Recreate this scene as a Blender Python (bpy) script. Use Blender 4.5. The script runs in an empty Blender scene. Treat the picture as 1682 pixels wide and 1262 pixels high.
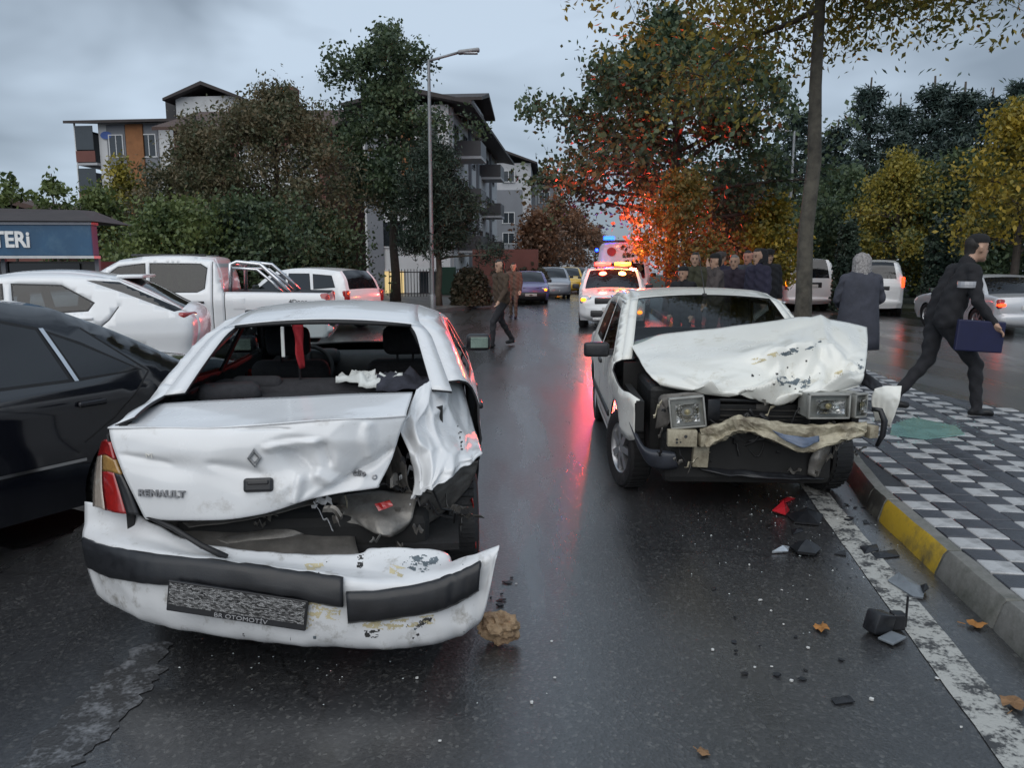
import bpy, bmesh, math, random
import numpy as np
from mathutils import Vector, Matrix, noise
from mathutils.geometry import delaunay_2d_cdt

random.seed(7)
R = math.radians
scene = bpy.context.scene
COL = scene.collection

# ------------------------------------------------------------------ camera
CAM_H, FPX, PITCH = 1.62, 1250.0, math.atan((631 - 438) / 1250.0)
cam_d = bpy.data.cameras.new('camera')
cam_d.sensor_fit = 'HORIZONTAL'; cam_d.sensor_width = 36.0
cam_d.lens = FPX / 1682 * 36.0
cam_d.clip_start = 0.05; cam_d.clip_end = 3000
cam = bpy.data.objects.new('camera', cam_d); COL.objects.link(cam)
cam.location = (0, 0, CAM_H); cam.rotation_euler = (math.pi / 2 - PITCH, 0, 0)
scene.camera = cam

# ------------------------------------------------------------------ sky
world = bpy.data.worlds.new('World'); scene.world = world; world.use_nodes = True
nt = world.node_tree; nt.nodes.clear()
SUN_EL, SUN_AZ = R(44), R(195)          # azimuth clockwise from +Y: light from behind and above the camera
o_ = nt.nodes.new('ShaderNodeOutputWorld'); bg = nt.nodes.new('ShaderNodeBackground')
sky = nt.nodes.new('ShaderNodeTexSky'); sky.sky_type = 'NISHITA'; sky.sun_disc = False
sky.sun_elevation = SUN_EL; sky.sun_rotation = SUN_AZ
tc = nt.nodes.new('ShaderNodeTexCoord')
mp = nt.nodes.new('ShaderNodeMapping'); mp.inputs['Scale'].default_value = (1.0, 1.0, 2.6)
n1 = nt.nodes.new('ShaderNodeTexNoise'); n1.inputs['Scale'].default_value = 2.2; n1.inputs['Detail'].default_value = 4; n1.inputs['Distortion'].default_value = .35
n1.inputs['Roughness'].default_value = .5
cr = nt.nodes.new('ShaderNodeValToRGB')
cr.color_ramp.elements[0].position = .36; cr.color_ramp.elements[0].color = (2.15, 2.65, 3.25, 1)
cr.color_ramp.elements[1].position = .6; cr.color_ramp.elements[1].color = (4.8, 5.75, 6.85, 1)
mx = nt.nodes.new('ShaderNodeMix'); mx.data_type = 'RGBA'; mx.inputs[0].default_value = .93
nt.links.new(tc.outputs['Generated'], mp.inputs[0]); nt.links.new(mp.outputs[0], n1.inputs[0])
nt.links.new(n1.outputs[0], cr.inputs[0]); nt.links.new(sky.outputs[0], mx.inputs[6]); nt.links.new(cr.outputs[0], mx.inputs[7])
nt.links.new(mx.outputs[2], bg.inputs[0]); bg.inputs[1].default_value = .1
nt.links.new(bg.outputs[0], o_.inputs[0])

# ------------------------------------------------------------------ overcast sun
sun_d = bpy.data.lights.new('sun', 'SUN'); sun_d.energy = 1.45; sun_d.angle = R(75); sun_d.color = (1.0, .96, .91)
sun = bpy.data.objects.new('sun', sun_d); COL.objects.link(sun)
sv = Vector((math.sin(SUN_AZ) * math.cos(SUN_EL), math.cos(SUN_AZ) * math.cos(SUN_EL), math.sin(SUN_EL)))
sun.rotation_euler = sv.to_track_quat('Z', 'Y').to_euler()

scene.view_settings.view_transform = 'Standard'; scene.view_settings.look = 'None'
scene.view_settings.exposure = 0.27; scene.view_settings.gamma = 1.0
scene.view_settings.use_curve_mapping = False
scene.render.engine = 'CYCLES'
scene.cycles.max_bounces = 7; scene.cycles.transparent_max_bounces = 12
scene.cycles.diffuse_bounces = 3; scene.cycles.glossy_bounces = 4; scene.cycles.transmission_bounces = 4
scene.cycles.sample_clamp_indirect = 4.0; scene.cycles.caustics_reflective = False; scene.cycles.caustics_refractive = False
scene.cycles.use_denoising = True

# ------------------------------------------------------------------ helpers
CT, ST = math.cos(PITCH), math.sin(PITCH)
def ray(px, py):
    u = (px - 841) / FPX; v = (631 - py) / FPX
    return Vector((u, CT + v * ST, -ST + v * CT))
def P(px, py, Y):
    """a point of the place Y metres ahead of where the photographer stood"""
    d = ray(px, py); return Vector((0, 0, CAM_H)) + d * (Y / d.y)
def G(px, py, z=0.0):
    d = ray(px, py); return Vector((0, 0, CAM_H)) + d * ((z - CAM_H) / d.z)

MATS = {}
def _n(t, kind, **kw):
    n = t.nodes.new(kind)
    for k, v in kw.items(): n.inputs[k].default_value = v
    return n
def M(name, col, rough=.5, metal=0., var=.12, scale=6., bump=0., bscale=40., coat=0., emit=None, estr=0., spec=.5,
      dirt=None, dirt_amt=0., dirt_scale=3., rvar=.0, trans=0., island=0.):
    """one procedural material: noise-varied colour, optional dirt, bump, coat, emission"""
    if name in MATS: return MATS[name]
    m = bpy.data.materials.new(name); m.use_nodes = True; t = m.node_tree; t.nodes.clear()
    out = t.nodes.new('ShaderNodeOutputMaterial'); b = t.nodes.new('ShaderNodeBsdfPrincipled')
    L = t.links.new
    tcn = t.nodes.new('ShaderNodeTexCoord'); oc = tcn.outputs['Object']
    ns = _n(t, 'ShaderNodeTexNoise', Scale=scale, Detail=5., Roughness=.6); L(oc, ns.inputs[0])
    mr = _n(t, 'ShaderNodeMapRange'); mr.inputs[1].default_value = .25; mr.inputs[2].default_value = .75
    mr.inputs[3].default_value = 1 - var; mr.inputs[4].default_value = 1 + var; L(ns.outputs[0], mr.inputs[0])
    hv = t.nodes.new('ShaderNodeHueSaturation'); hv.inputs['Color'].default_value = (*col, 1); L(mr.outputs[0], hv.inputs['Value'])
    c = hv.outputs[0]
    if island:
        g = t.nodes.new('ShaderNodeNewGeometry')
        m2 = _n(t, 'ShaderNodeMapRange'); m2.inputs[3].default_value = 1 - island; m2.inputs[4].default_value = 1 + island
        L(g.outputs['Random Per Island'], m2.inputs[0])
        h2 = t.nodes.new('ShaderNodeHueSaturation'); L(c, h2.inputs['Color']); L(m2.outputs[0], h2.inputs['Value'])
        m3 = _n(t, 'ShaderNodeMapRange'); m3.inputs[3].default_value = .5 - island * .09; m3.inputs[4].default_value = .5 + island * .05
        L(g.outputs['Random Per Island'], m3.inputs[0]); L(m3.outputs[0], h2.inputs['Hue']); c = h2.outputs[0]
    if dirt is not None:
        nd = _n(t, 'ShaderNodeTexNoise', Scale=dirt_scale, Detail=8., Roughness=.72); L(oc, nd.inputs[0])
        md = _n(t, 'ShaderNodeMapRange'); md.inputs[1].default_value = .62 - dirt_amt * .3; md.inputs[2].default_value = .78 - dirt_amt * .1
        L(nd.outputs[0], md.inputs[0])
        mm = t.nodes.new('ShaderNodeMix'); mm.data_type = 'RGBA'; L(md.outputs[0], mm.inputs[0]); L(c, mm.inputs[6]); mm.inputs[7].default_value = (*dirt, 1)
        c = mm.outputs[2]
    L(c, b.inputs['Base Color'])
    b.inputs['Roughness'].default_value = rough; b.inputs['Metallic'].default_value = metal
    b.inputs['Specular IOR Level'].default_value = spec
    if rvar:
        rr = _n(t, 'ShaderNodeMapRange'); rr.inputs[1].default_value = .3; rr.inputs[2].default_value = .7
        rr.inputs[3].default_value = max(.02, rough - rvar); rr.inputs[4].default_value = min(1, rough + rvar)
        L(ns.outputs[0], rr.inputs[0]); L(rr.outputs[0], b.inputs['Roughness'])
    if coat: b.inputs['Coat Weight'].default_value = coat; b.inputs['Coat Roughness'].default_value = .06
    if emit is not None:
        b.inputs['Emission Color'].default_value = (*emit, 1); b.inputs['Emission Strength'].default_value = estr
    if bump:
        nb = _n(t, 'ShaderNodeTexNoise', Scale=bscale, Detail=6., Roughness=.65); L(oc, nb.inputs[0])
        bp = _n(t, 'ShaderNodeBump', Strength=min(1, bump), Distance=.01); L(nb.outputs[0], bp.inputs['Height']); L(bp.outputs[0], b.inputs['Normal'])
    last = b.outputs[0]
    if trans:
        tr = t.nodes.new('ShaderNodeBsdfTranslucent'); L(c, tr.inputs[0])
        ms = t.nodes.new('ShaderNodeMixShader'); ms.inputs[0].default_value = trans; L(last, ms.inputs[1]); L(tr.outputs[0], ms.inputs[2]); last = ms.outputs[0]
    L(last, out.inputs[0]); MATS[name] = m
    return m

def glass_mat(name, tint, rough=.03, ior=1.5):
    """thin sheet glass: tinted see-through plus mirror reflection by Fresnel"""
    m = bpy.data.materials.new(name); m.use_nodes = True; t = m.node_tree; t.nodes.clear(); L = t.links.new
    out = t.nodes.new('ShaderNodeOutputMaterial'); tr = t.nodes.new('ShaderNodeBsdfTransparent'); tr.inputs[0].default_value = (*tint, 1)
    gl = t.nodes.new('ShaderNodeBsdfGlossy'); gl.inputs['Roughness'].default_value = rough
    ge = t.nodes.new('ShaderNodeNewGeometry'); dt = t.nodes.new('ShaderNodeVectorMath'); dt.operation = 'DOT_PRODUCT'; L(ge.outputs['Normal'], dt.inputs[0]); L(ge.outputs['Incoming'], dt.inputs[1])
    ab = t.nodes.new('ShaderNodeMath'); ab.operation = 'ABSOLUTE'; L(dt.outputs['Value'], ab.inputs[0])
    om = t.nodes.new('ShaderNodeMath'); om.operation = 'SUBTRACT'; om.inputs[0].default_value = 1.; L(ab.outputs[0], om.inputs[1])
    pw = t.nodes.new('ShaderNodeMath'); pw.operation = 'POWER'; pw.inputs[1].default_value = 5.; L(om.outputs[0], pw.inputs[0])
    mu = t.nodes.new('ShaderNodeMath'); mu.operation = 'MULTIPLY_ADD'; mu.inputs[1].default_value = .92; mu.inputs[2].default_value = .07; mu.use_clamp = True
    L(pw.outputs[0], mu.inputs[0])
    ms = t.nodes.new('ShaderNodeMixShader'); L(mu.outputs[0], ms.inputs[0]); L(tr.outputs[0], ms.inputs[1]); L(gl.outputs[0], ms.inputs[2]); L(ms.outputs[0], out.inputs[0])
    MATS[name] = m; return m

def link(o, parent=None):
    COL.objects.link(o)
    if parent is not None: o.parent = parent
    return o
def tag(o, label=None, cat=None, group=None, kind=None):
    if label: o['label'] = label
    if cat: o['category'] = cat
    if group: o['group'] = group
    if kind: o['kind'] = kind
    return o
def empty(name, loc=(0, 0, 0), rz=0., label=None, cat=None, group=None, kind=None):
    o = bpy.data.objects.new(name, None); COL.objects.link(o); o.location = loc; o.rotation_euler = (0, 0, rz); o.empty_display_size = .2
    return tag(o, label, cat, group, kind)
def copy_tree(o, parent=None):
    c = o.copy(); COL.objects.link(c); c.parent = parent
    for ch in list(o.children): copy_tree(ch, c)
    return c

def mesh_np(name, V, F, smooth=False):
    """fast mesh from arrays; F is an (n,k) array"""
    me = bpy.data.meshes.new(name); V = np.asarray(V, dtype=np.float32); F = np.asarray(F, dtype=np.int32)
    n, k = F.shape
    me.vertices.add(len(V)); me.vertices.foreach_set('co', V.ravel())
    me.loops.add(n * k); me.loops.foreach_set('vertex_index', F.ravel())
    me.polygons.add(n); me.polygons.foreach_set('loop_start', np.arange(0, n * k, k, dtype=np.int32)); me.polygons.foreach_set('loop_total', np.full(n, k, dtype=np.int32))
    if smooth: me.polygons.foreach_set('use_smooth', np.ones(n, dtype=bool))
    me.update(calc_edges=True); return me

class MB:
    """collects simple shapes into one mesh"""
    def __init__(s): s.v = []; s.f = []; s.m = []
    def add(s, vs, fs, mi=0):
        b = len(s.v); s.v += [tuple(p) for p in vs]; s.f += [tuple(b + i for i in f) for f in fs]; s.m += [mi] * len(fs); return s
    def box(s, c, d, rot=None, mi=0, top=1.0, topy=None):
        x, y, z = d[0] / 2, d[1] / 2, d[2] / 2; ty = top if topy is None else topy
        vs = [Vector((sx * x * (top if sz > 0 else 1), sy * y * (ty if sz > 0 else 1), sz * z)) for sz in (-1, 1) for sy in (-1, 1) for sx in (-1, 1)]
        if rot is not None: vs = [rot @ p for p in vs]
        c = Vector(c); vs = [p + c for p in vs]
        return s.add(vs, [(0, 2, 3, 1), (4, 5, 7, 6), (0, 1, 5, 4), (2, 6, 7, 3), (0, 4, 6, 2), (1, 3, 7, 5)], mi)
    def rbox(s, c, d, r=.02, rot=None, seg=2, mi=0):
        bm = bmesh.new(); bmesh.ops.create_cube(bm, size=1.0); bmesh.ops.scale(bm, vec=d, verts=bm.verts)
        bmesh.ops.bevel(bm, geom=list(bm.edges), offset=min(r, min(d) * .49), segments=seg, affect='EDGES', profile=.5)
        M4 = Matrix.Translation(c) @ (rot.to_4x4() if rot is not None else Matrix())
        bm.verts.index_update(); vs = [M4 @ v.co for v in bm.verts]; fs = [tuple(v.index for v in f.verts) for f in bm.faces]; bm.free()
        return s.add(vs, fs, mi)
    def tube(s, pts, rad, n=8, mi=0, cap=True):
        pts = [Vector(p) for p in pts]
        if not hasattr(rad, '__len__'): rad = [rad] * len(pts)
        vs = []; fs = []; prev = None
        for i, p in enumerate(pts):
            d = (pts[min(i + 1, len(pts) - 1)] - pts[max(i - 1, 0)])
            d = d.normalized() if d.length > 1e-9 else Vector((0, 0, 1))
            a = prev if prev is not None else (Vector((1, 0, 0)) if abs(d.x) < .8 else Vector((0, 1, 0)))
            a = (a - d * a.dot(d)); a = a.normalized() if a.length > 1e-6 else d.orthogonal().normalized(); prev = a; b = d.cross(a)
            for k in range(n):
                t = 2 * math.pi * k / n; vs.append(p + (a * math.cos(t) + b * math.sin(t)) * rad[i])
        for i in range(len(pts) - 1):
            for k in range(n): fs.append((i * n + k, i * n + (k + 1) % n, (i + 1) * n + (k + 1) % n, (i + 1) * n + k))
        if cap: fs.append(tuple(range(n - 1, -1, -1))); fs.append(tuple(range((len(pts) - 1) * n, len(pts) * n)))
        return s.add(vs, fs, mi)
    def lathe(s, prof, n=24, M4=None, mi=0):
        """prof: (radius, height) about +Z"""
        vs = []; fs = []; M4 = M4 or Matrix()
        for r, h in prof:
            for k in range(n): t = 2 * math.pi * k / n; vs.append(M4 @ Vector((r * math.cos(t), r * math.sin(t), h)))
        for i in range(len(prof) - 1):
            for k in range(n): fs.append((i * n + k, i * n + (k + 1) % n, (i + 1) * n + (k + 1) % n, (i + 1) * n + k))
        return s.add(vs, fs, mi)
    def prism(s, poly, z0, z1, M4=None, mi=0):
        n = len(poly); M4 = M4 or Matrix()
        vs = [M4 @ Vector((p[0], p[1], z0)) for p in poly] + [M4 @ Vector((p[0], p[1], z1)) for p in poly]
        fs = [tuple(range(n - 1, -1, -1)), tuple(range(n, 2 * n))] + [(i, (i + 1) % n, n + (i + 1) % n, n + i) for i in range(n)]
        return s.add(vs, fs, mi)
    def grid(s, rows, mi=0):
        nu = len(rows[0]); vs = [p for r in rows for p in r]
        fs = [(j * nu + i, j * nu + i + 1, (j + 1) * nu + i + 1, (j + 1) * nu + i) for j in range(len(rows) - 1) for i in range(nu - 1)]
        return s.add(vs, fs, mi)
    def build(s, name, mat, parent=None, smooth=False, angle=None):
        me = bpy.data.meshes.new(name); me.from_pydata(s.v, [], s.f)
        mats = mat if isinstance(mat, (list, tuple)) else [mat]
        for m in mats: me.materials.append(m)
        if len(mats) > 1: me.polygons.foreach_set('material_index', s.m)
        if smooth:
            me.polygons.foreach_set('use_smooth', [True] * len(me.polygons))
            if angle: me.set_sharp_from_angle(angle=R(angle))
        me.update()
        return link(bpy.data.objects.new(name, me), parent)

def solid(o, t, lining=None, off=-1):
    md = o.modifiers.new('thickness', 'SOLIDIFY'); md.thickness = t; md.offset = off
    if lining is not None: o.data.materials.append(lining); md.material_offset = len(o.data.materials) - 1; md.material_offset_rim = md.material_offset
    return o
def text_obj(name, s, size, mat, M4, parent=None, ext=.002, bold=0., sx=1., align='CENTER'):
    cu = bpy.data.curves.new(name, 'FONT'); cu.body = s; cu.size = size; cu.extrude = ext; cu.offset = bold; cu.align_x = align; cu.align_y = 'CENTER'; cu.resolution_u = 3
    to = bpy.data.objects.new(name, cu); COL.objects.link(to); bpy.context.view_layer.update()
    me = bpy.data.meshes.new_from_object(to.evaluated_get(bpy.context.evaluated_depsgraph_get())); bpy.data.objects.remove(to); bpy.data.curves.remove(cu)
    me.transform(M4 @ Matrix.Diagonal((sx, 1, 1, 1))); me.name = name; me.materials.clear(); me.materials.append(mat)
    return link(bpy.data.objects.new(name, me), parent)
def catmull(pts, n):
    """n samples per span through the points"""
    pts = [np.array(p, float) for p in pts]; out = []
    for i in range(len(pts) - 1):
        p0 = pts[i - 1] if i else 2 * pts[0] - pts[1]; p1, p2 = pts[i], pts[i + 1]; p3 = pts[i + 2] if i + 2 < len(pts) else 2 * pts[-1] - pts[-2]
        for k in range(n):
            t = k / n; out.append(.5 * (2 * p1 + (p2 - p0) * t + (2 * p0 - 5 * p1 + 4 * p2 - p3) * t * t + (3 * p1 - p0 - 3 * p2 + p3) * t ** 3))
    out.append(pts[-1]); return out
def nz(p, s=1., seed=0.): return noise.noise(Vector((p[0] * s + seed, p[1] * s + seed * 1.7, p[2] * s - seed)))
def patch(rows, nu, nv, fn=None):
    """smooth sheet through rows of control points; fn(u,v,p)->p adds dents"""
    def at(c, t):
        x = t * (len(c) - 1); i = min(len(c) - 2, int(x)); return c[i] + (c[i + 1] - c[i]) * (x - i)
    rr = []
    for r in rows:
        c = catmull(r, 12); rr.append([at(c, i / (nu - 1)) for i in range(nu)])
    cols = []
    for i in range(nu):
        c = catmull([r[i] for r in rr], 12); cols.append([at(c, j / (nv - 1)) for j in range(nv)])
    out = []
    for j in range(nv):
        row = []
        for i in range(nu):
            p = Vector(cols[i][j])
            if fn: p = fn(i / (nu - 1), j / (nv - 1), p)
            row.append(p)
        out.append(row)
    return out

# ------------------------------------------------------------------ shared materials
PAINT_W = M('white_paint', (.72, .73, .74), .28, 0, .04, 2., coat=.5, dirt=(.33, .31, .28), dirt_amt=.12, dirt_scale=3.5, rvar=.06)
PAINT_C = M('cream_white_paint', (.74, .74, .69), .3, 0, .05, 2., coat=.4, dirt=(.36, .33, .28), dirt_amt=.14, dirt_scale=4, rvar=.08)
PAINT_WB = M('clean_white_paint', (.78, .79, .8), .22, 0, .03, 2., coat=.6)
PAINT_K = M('black_paint', (.006, .007, .011), .12, 0, .2, 3., coat=1., rvar=.04)
PAINT_S = M('silver_paint', (.55, .56, .58), .28, .3, .05, 3., coat=.6)
RUBBER = M('black_rubber', (.012, .012, .013), .55, 0, .3, 20, bump=.15, bscale=120)
TYRE = M('tyre_rubber', (.014, .014, .015), .6, 0, .35, 25, bump=.3, bscale=90, rvar=.15)
PLASTIC = M('black_plastic', (.014, .015, .018), .38, 0, .3, 18, bump=.1, bscale=200, rvar=.1)
SATIN = M('dark_trim', (.02, .02, .022), .3, 0, .2, 10)
CHROME = M('chrome', (.6, .61, .63), .15, 1., .05)
ALLOY = M('alloy', (.42, .42, .43), .35, .85, .15, 12)
DARKGLASS = M('dark_tinted_glass', (.008, .009, .012), .04, 0, .1, 3, spec=.7)
GLASS = glass_mat('clear_glass', (.62, .68, .68))
GLASS_T = glass_mat('tinted_glass', (.25, .29, .31))
LAMPGLASS = M('lamp_glass', (.5, .53, .56), .08, .6, .25, 40, bump=.25, bscale=60)
RED_LENS = M('red_lens', (.33, .012, .01), .12, 0, .25, 40, coat=1., bump=.1, bscale=80)
CLEAR_LENS = M('clear_lens', (.55, .47, .4), .1, .2, .2, 50, coat=1.)
AMBER_LENS = M('amber_lens', (.55, .17, .02), .12, 0, .2, 40, coat=1.)
AMBER_ON = M('amber_lamp_lit', (.6, .25, .03), .2, emit=(1., .2, .005), estr=5.)
RED_ON = M('red_lamp_lit', (.5, .02, .01), .2, emit=(1., .05, .01), estr=3.5)
PLATE = M('number_plate_white', (.6, .6, .58), .4, 0, .1, 30)
UNDER = M('underbody', (.01, .01, .01), .8, 0, .3, 10)
LINING = M('interior_lining', (.03, .03, .033), .8, 0, .25, 12, bump=.2, bscale=60)
FABRIC = M('seat_fabric', (.028, .028, .032), .9, 0, .3, 30, bump=.4, bscale=150)
# ================================================================== the ground
def asphalt():
    m = bpy.data.materials.new('wet_asphalt'); m.use_nodes = True; t = m.node_tree; t.nodes.clear(); L = t.links.new
    out = t.nodes.new('ShaderNodeOutputMaterial'); b = t.nodes.new('ShaderNodeBsdfPrincipled'); L(b.outputs[0], out.inputs[0])
    tcn = t.nodes.new('ShaderNodeTexCoord'); oc = tcn.outputs['Object']
    # stone grains
    vo = _n(t, 'ShaderNodeTexVoronoi', Scale=80.); L(oc, vo.inputs['Vector'])
    grain = t.nodes.new('ShaderNodeValToRGB'); e = grain.color_ramp.elements; e[0].position = .0; e[0].color = (.022, .0225, .024, 1); e[1].position = 1.; e[1].color = (.12, .118, .113, 1)
    el = grain.color_ramp.elements.new(.72); el.color = (.043, .043, .045, 1)
    L(vo.outputs['Color'], grain.inputs[0])
    big = _n(t, 'ShaderNodeTexNoise', Scale=.55, Detail=5., Roughness=.55); L(oc, big.inputs[0])
    mr = _n(t, 'ShaderNodeMapRange'); mr.inputs[1].default_value = .3; mr.inputs[2].default_value = .7; mr.inputs[3].default_value = .62; mr.inputs[4].default_value = 1.15; L(big.outputs[0], mr.inputs[0])
    hv = t.nodes.new('ShaderNodeHueSaturation'); L(grain.outputs[0], hv.inputs['Color']); L(mr.outputs[0], hv.inputs['Value'])
    # hairline cracks and seams
    wob = _n(t, 'ShaderNodeTexNoise', Scale=1.6, Detail=5.); L(oc, wob.inputs[0]); wv = t.nodes.new('ShaderNodeVectorMath'); wv.operation = 'MULTIPLY_ADD'; wv.inputs[1].default_value = (.7, .7, 0); L(wob.outputs['Color'], wv.inputs[0]); L(oc, wv.inputs[2])
    ck = t.nodes.new('ShaderNodeTexVoronoi'); ck.feature = 'DISTANCE_TO_EDGE'; ck.inputs['Scale'].default_value = .38; L(wv.outputs[0], ck.inputs['Vector'])
    cm = _n(t, 'ShaderNodeMapRange'); cm.inputs[1].default_value = .002; cm.inputs[2].default_value = .006; cm.inputs[3].default_value = .62; cm.inputs[4].default_value = 1.; L(ck.outputs['Distance'], cm.inputs[0])
    h3 = t.nodes.new('ShaderNodeHueSaturation'); L(hv.outputs[0], h3.inputs['Color']); L(cm.outputs[0], h3.inputs['Value'])
    L(h3.outputs[0], b.inputs['Base Color'])
    # wet film: tracks stretched along the road, rough where the grains stick out
    mp = t.nodes.new('ShaderNodeMapping'); mp.inputs['Scale'].default_value = (1.1, .16, 1); mp.inputs['Rotation'].default_value = (0, 0, R(5)); L(oc, mp.inputs[0])
    wet = _n(t, 'ShaderNodeTexNoise', Scale=1.2, Detail=6., Roughness=.6); L(mp.outputs[0], wet.inputs[0])
    wr = _n(t, 'ShaderNodeMapRange'); wr.inputs[1].default_value = .28; wr.inputs[2].default_value = .58; L(wet.outputs[0], wr.inputs[0])
    ro = _n(t, 'ShaderNodeMapRange'); ro.inputs[3].default_value = .46; ro.inputs[4].default_value = .23; L(wr.outputs[0], ro.inputs[0]); L(ro.outputs[0], b.inputs['Roughness'])
    bs = _n(t, 'ShaderNodeMapRange'); bs.inputs[3].default_value = .4; bs.inputs[4].default_value = .06; L(wr.outputs[0], bs.inputs[0])
    fine = _n(t, 'ShaderNodeTexNoise', Scale=70., Detail=5., Roughness=.7); L(oc, fine.inputs[0])
    mul = t.nodes.new('ShaderNodeMath'); mul.operation = 'ADD'; L(fine.outputs[0], mul.inputs[0]); L(vo.outputs['Distance'], mul.inputs[1])
    bp = _n(t, 'ShaderNodeBump', Distance=.007); L(bs.outputs[0], bp.inputs['Strength']); L(mul.outputs[0], bp.inputs['Height']); L(bp.outputs[0], b.inputs['Normal'])
    b.inputs['Specular IOR Level'].default_value = 1.0
    b.inputs['Coat IOR'].default_value = 1.5; b.inputs['Coat Roughness'].default_value = .17
    cw = _n(t, 'ShaderNodeMapRange'); cw.inputs[3].default_value = .3; cw.inputs[4].default_value = 1.; L(wr.outputs[0], cw.inputs[0]); L(cw.outputs[0], b.inputs['Coat Weight'])
    bc = _n(t, 'ShaderNodeBump', Strength=.2, Distance=.01); L(fine.outputs[0], bc.inputs['Height']); L(bc.outputs[0], b.inputs['Coat Normal'])
    return m
ASPHALT = asphalt()

def sheet(name, poly, z, mat, kind='structure', div=0):
    bm = bmesh.new(); vs = [bm.verts.new((p[0], p[1], z)) for p in poly]; bm.faces.new(vs)
    bmesh.ops.triangulate(bm, faces=bm.faces[:])
    me = bpy.data.meshes.new(name); bm.normal_update(); bm.to_mesh(me); bm.free(); me.materials.append(mat)
    if me.polygons and me.polygons[0].normal.z < 0: me.flip_normals()
    return tag(link(bpy.data.objects.new(name, me)), kind=kind)
road = sheet('road', [(-900, -60), (900, -60), (900, 1600), (-900, 1600)], 0., ASPHALT)

# right-hand pavement that runs between the two carriageways; its kerb follows the road edge
KL = [G(1682, 1085), G(1560, 962), G(1420, 835)]           # foot of the kerb seen in the photograph
d0 = (KL[0] - KL[2]).normalized()
kerb_line = [KL[2] + d0 * 6.0, KL[2] + d0 * 3.0, KL[0], KL[2], Vector((3.05, 7.6, 0)), Vector((3.35, 11, 0)), Vector((4.0, 18, 0)), Vector((5.2, 30, 0)), Vector((8.8, 66, 0))]
far_edge = [Vector((10.6, 66, 0)), Vector((7.2, 30, 0)), Vector((5.9, 18, 0)), Vector((5.25, 11.5, 0)), Vector((4.95, 9.2, 0)), Vector((5.35, 7.6, 0)), Vector((7.2, 4.5, 0)), Vector((9.5, -1, 0))]
PAVE_Z = .135
BED = M('pavement_bed', (.035, .037, .042), .6, 0, .3, 8, bump=.4, bscale=60, rvar=.2)
# sand bed and joints under the tiles: a solid slab with its own sides
mb = MB(); ay0 = Vector((-d0.y, d0.x, 0)); ay0 = ay0 if ay0.x > 0 else -ay0
poly = [(p.x + ay0.x * .1, p.y + ay0.y * .1) for p in kerb_line] + [(p.x, p.y) for p in far_edge]
mb.prism(poly, -.05, PAVE_Z - .012)
pavement = tag(mb.build('pavement', BED), kind='structure')

T_DARK = M('dark_paver', (.05, .054, .065), .4, 0, .4, 3, bump=.35, bscale=50, rvar=.25, island=.3)
T_PALE = M('pale_paver', (.47, .475, .48), .42, 0, .3, 3, bump=.35, bscale=60, dirt=(.1, .1, .1), dirt_amt=.6, dirt_scale=6., island=.25)
def tile_mesh(name, mat):
    m = MB(); m.rbox((0, 0, -.02), (.161, .161, .05), .005, seg=1); o = m.build(name, mat); me = o.data; bpy.data.objects.remove(o); return me
tdm, tpm = tile_mesh('paver_dark', T_DARK), tile_mesh('paver_pale', T_PALE)
ax = -d0; ay = Vector((-ax.y, ax.x, 0)); ay = ay if ay.x > 0 else -ay      # along and across the kerb
def inside(p, poly):
    c = False; j = len(poly) - 1
    for i in range(len(poly)):
        (xi, yi), (xj, yj) = poly[i], poly[j]
        if (yi > p[1]) != (yj > p[1]) and p[0] < (xj - xi) * (p[1] - yi) / (yj - yi) + xi: c = not c
        j = i
    return c
cand = []
S_ = .168
for i in range(0, 34):
    for j in range(-36, 64):
        c = KL[2] + ax * (j * S_) + ay * (.22 + i * S_)
        if not all(inside((c.x + ex * .085, c.y + ey * .085), poly) for ex in (-1, 1) for ey in (-1, 1)): continue
        if c.y < .8: continue
        rel = c - Vector((0, 0, CAM_H)); zc = rel.y * CT
        if zc < .5: continue
        px = 841 + FPX * c.x / (c.y * CT + 1.5 * ST)
        if px > 1760 or c.y > 11: continue
        pale = (i % 3 == 0 and j % 2 == 0) or (i % 3 == 1 and j % 2 == 1)
        cand.append((rel.length, c, pale))
cand.sort(key=lambda a: a[0])
rz = math.atan2(ax.y, ax.x); rest = MB()
for k, (dist, c, pale) in enumerate(cand):
    dz = random.uniform(-.004, .004); tilt = (random.gauss(0, .008), random.gauss(0, .008), rz + random.gauss(0, .012))
    if k < 300:
        o = bpy.data.objects.new('paving_tile', tpm if pale else tdm); link(o, pavement)
        o.location = (c.x, c.y, PAVE_Z + dz); o.rotation_euler = tilt
    else:
        rest.rbox((c.x, c.y, PAVE_Z - .02 + dz), (.161, .161, .05), .005, Matrix.Rotation(rz, 3, 'Z'), 1, 1 if pale else 0)
if rest.v: tag(rest.build('paving_tiles', [T_DARK, T_PALE], pavement), kind='stuff')

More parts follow.
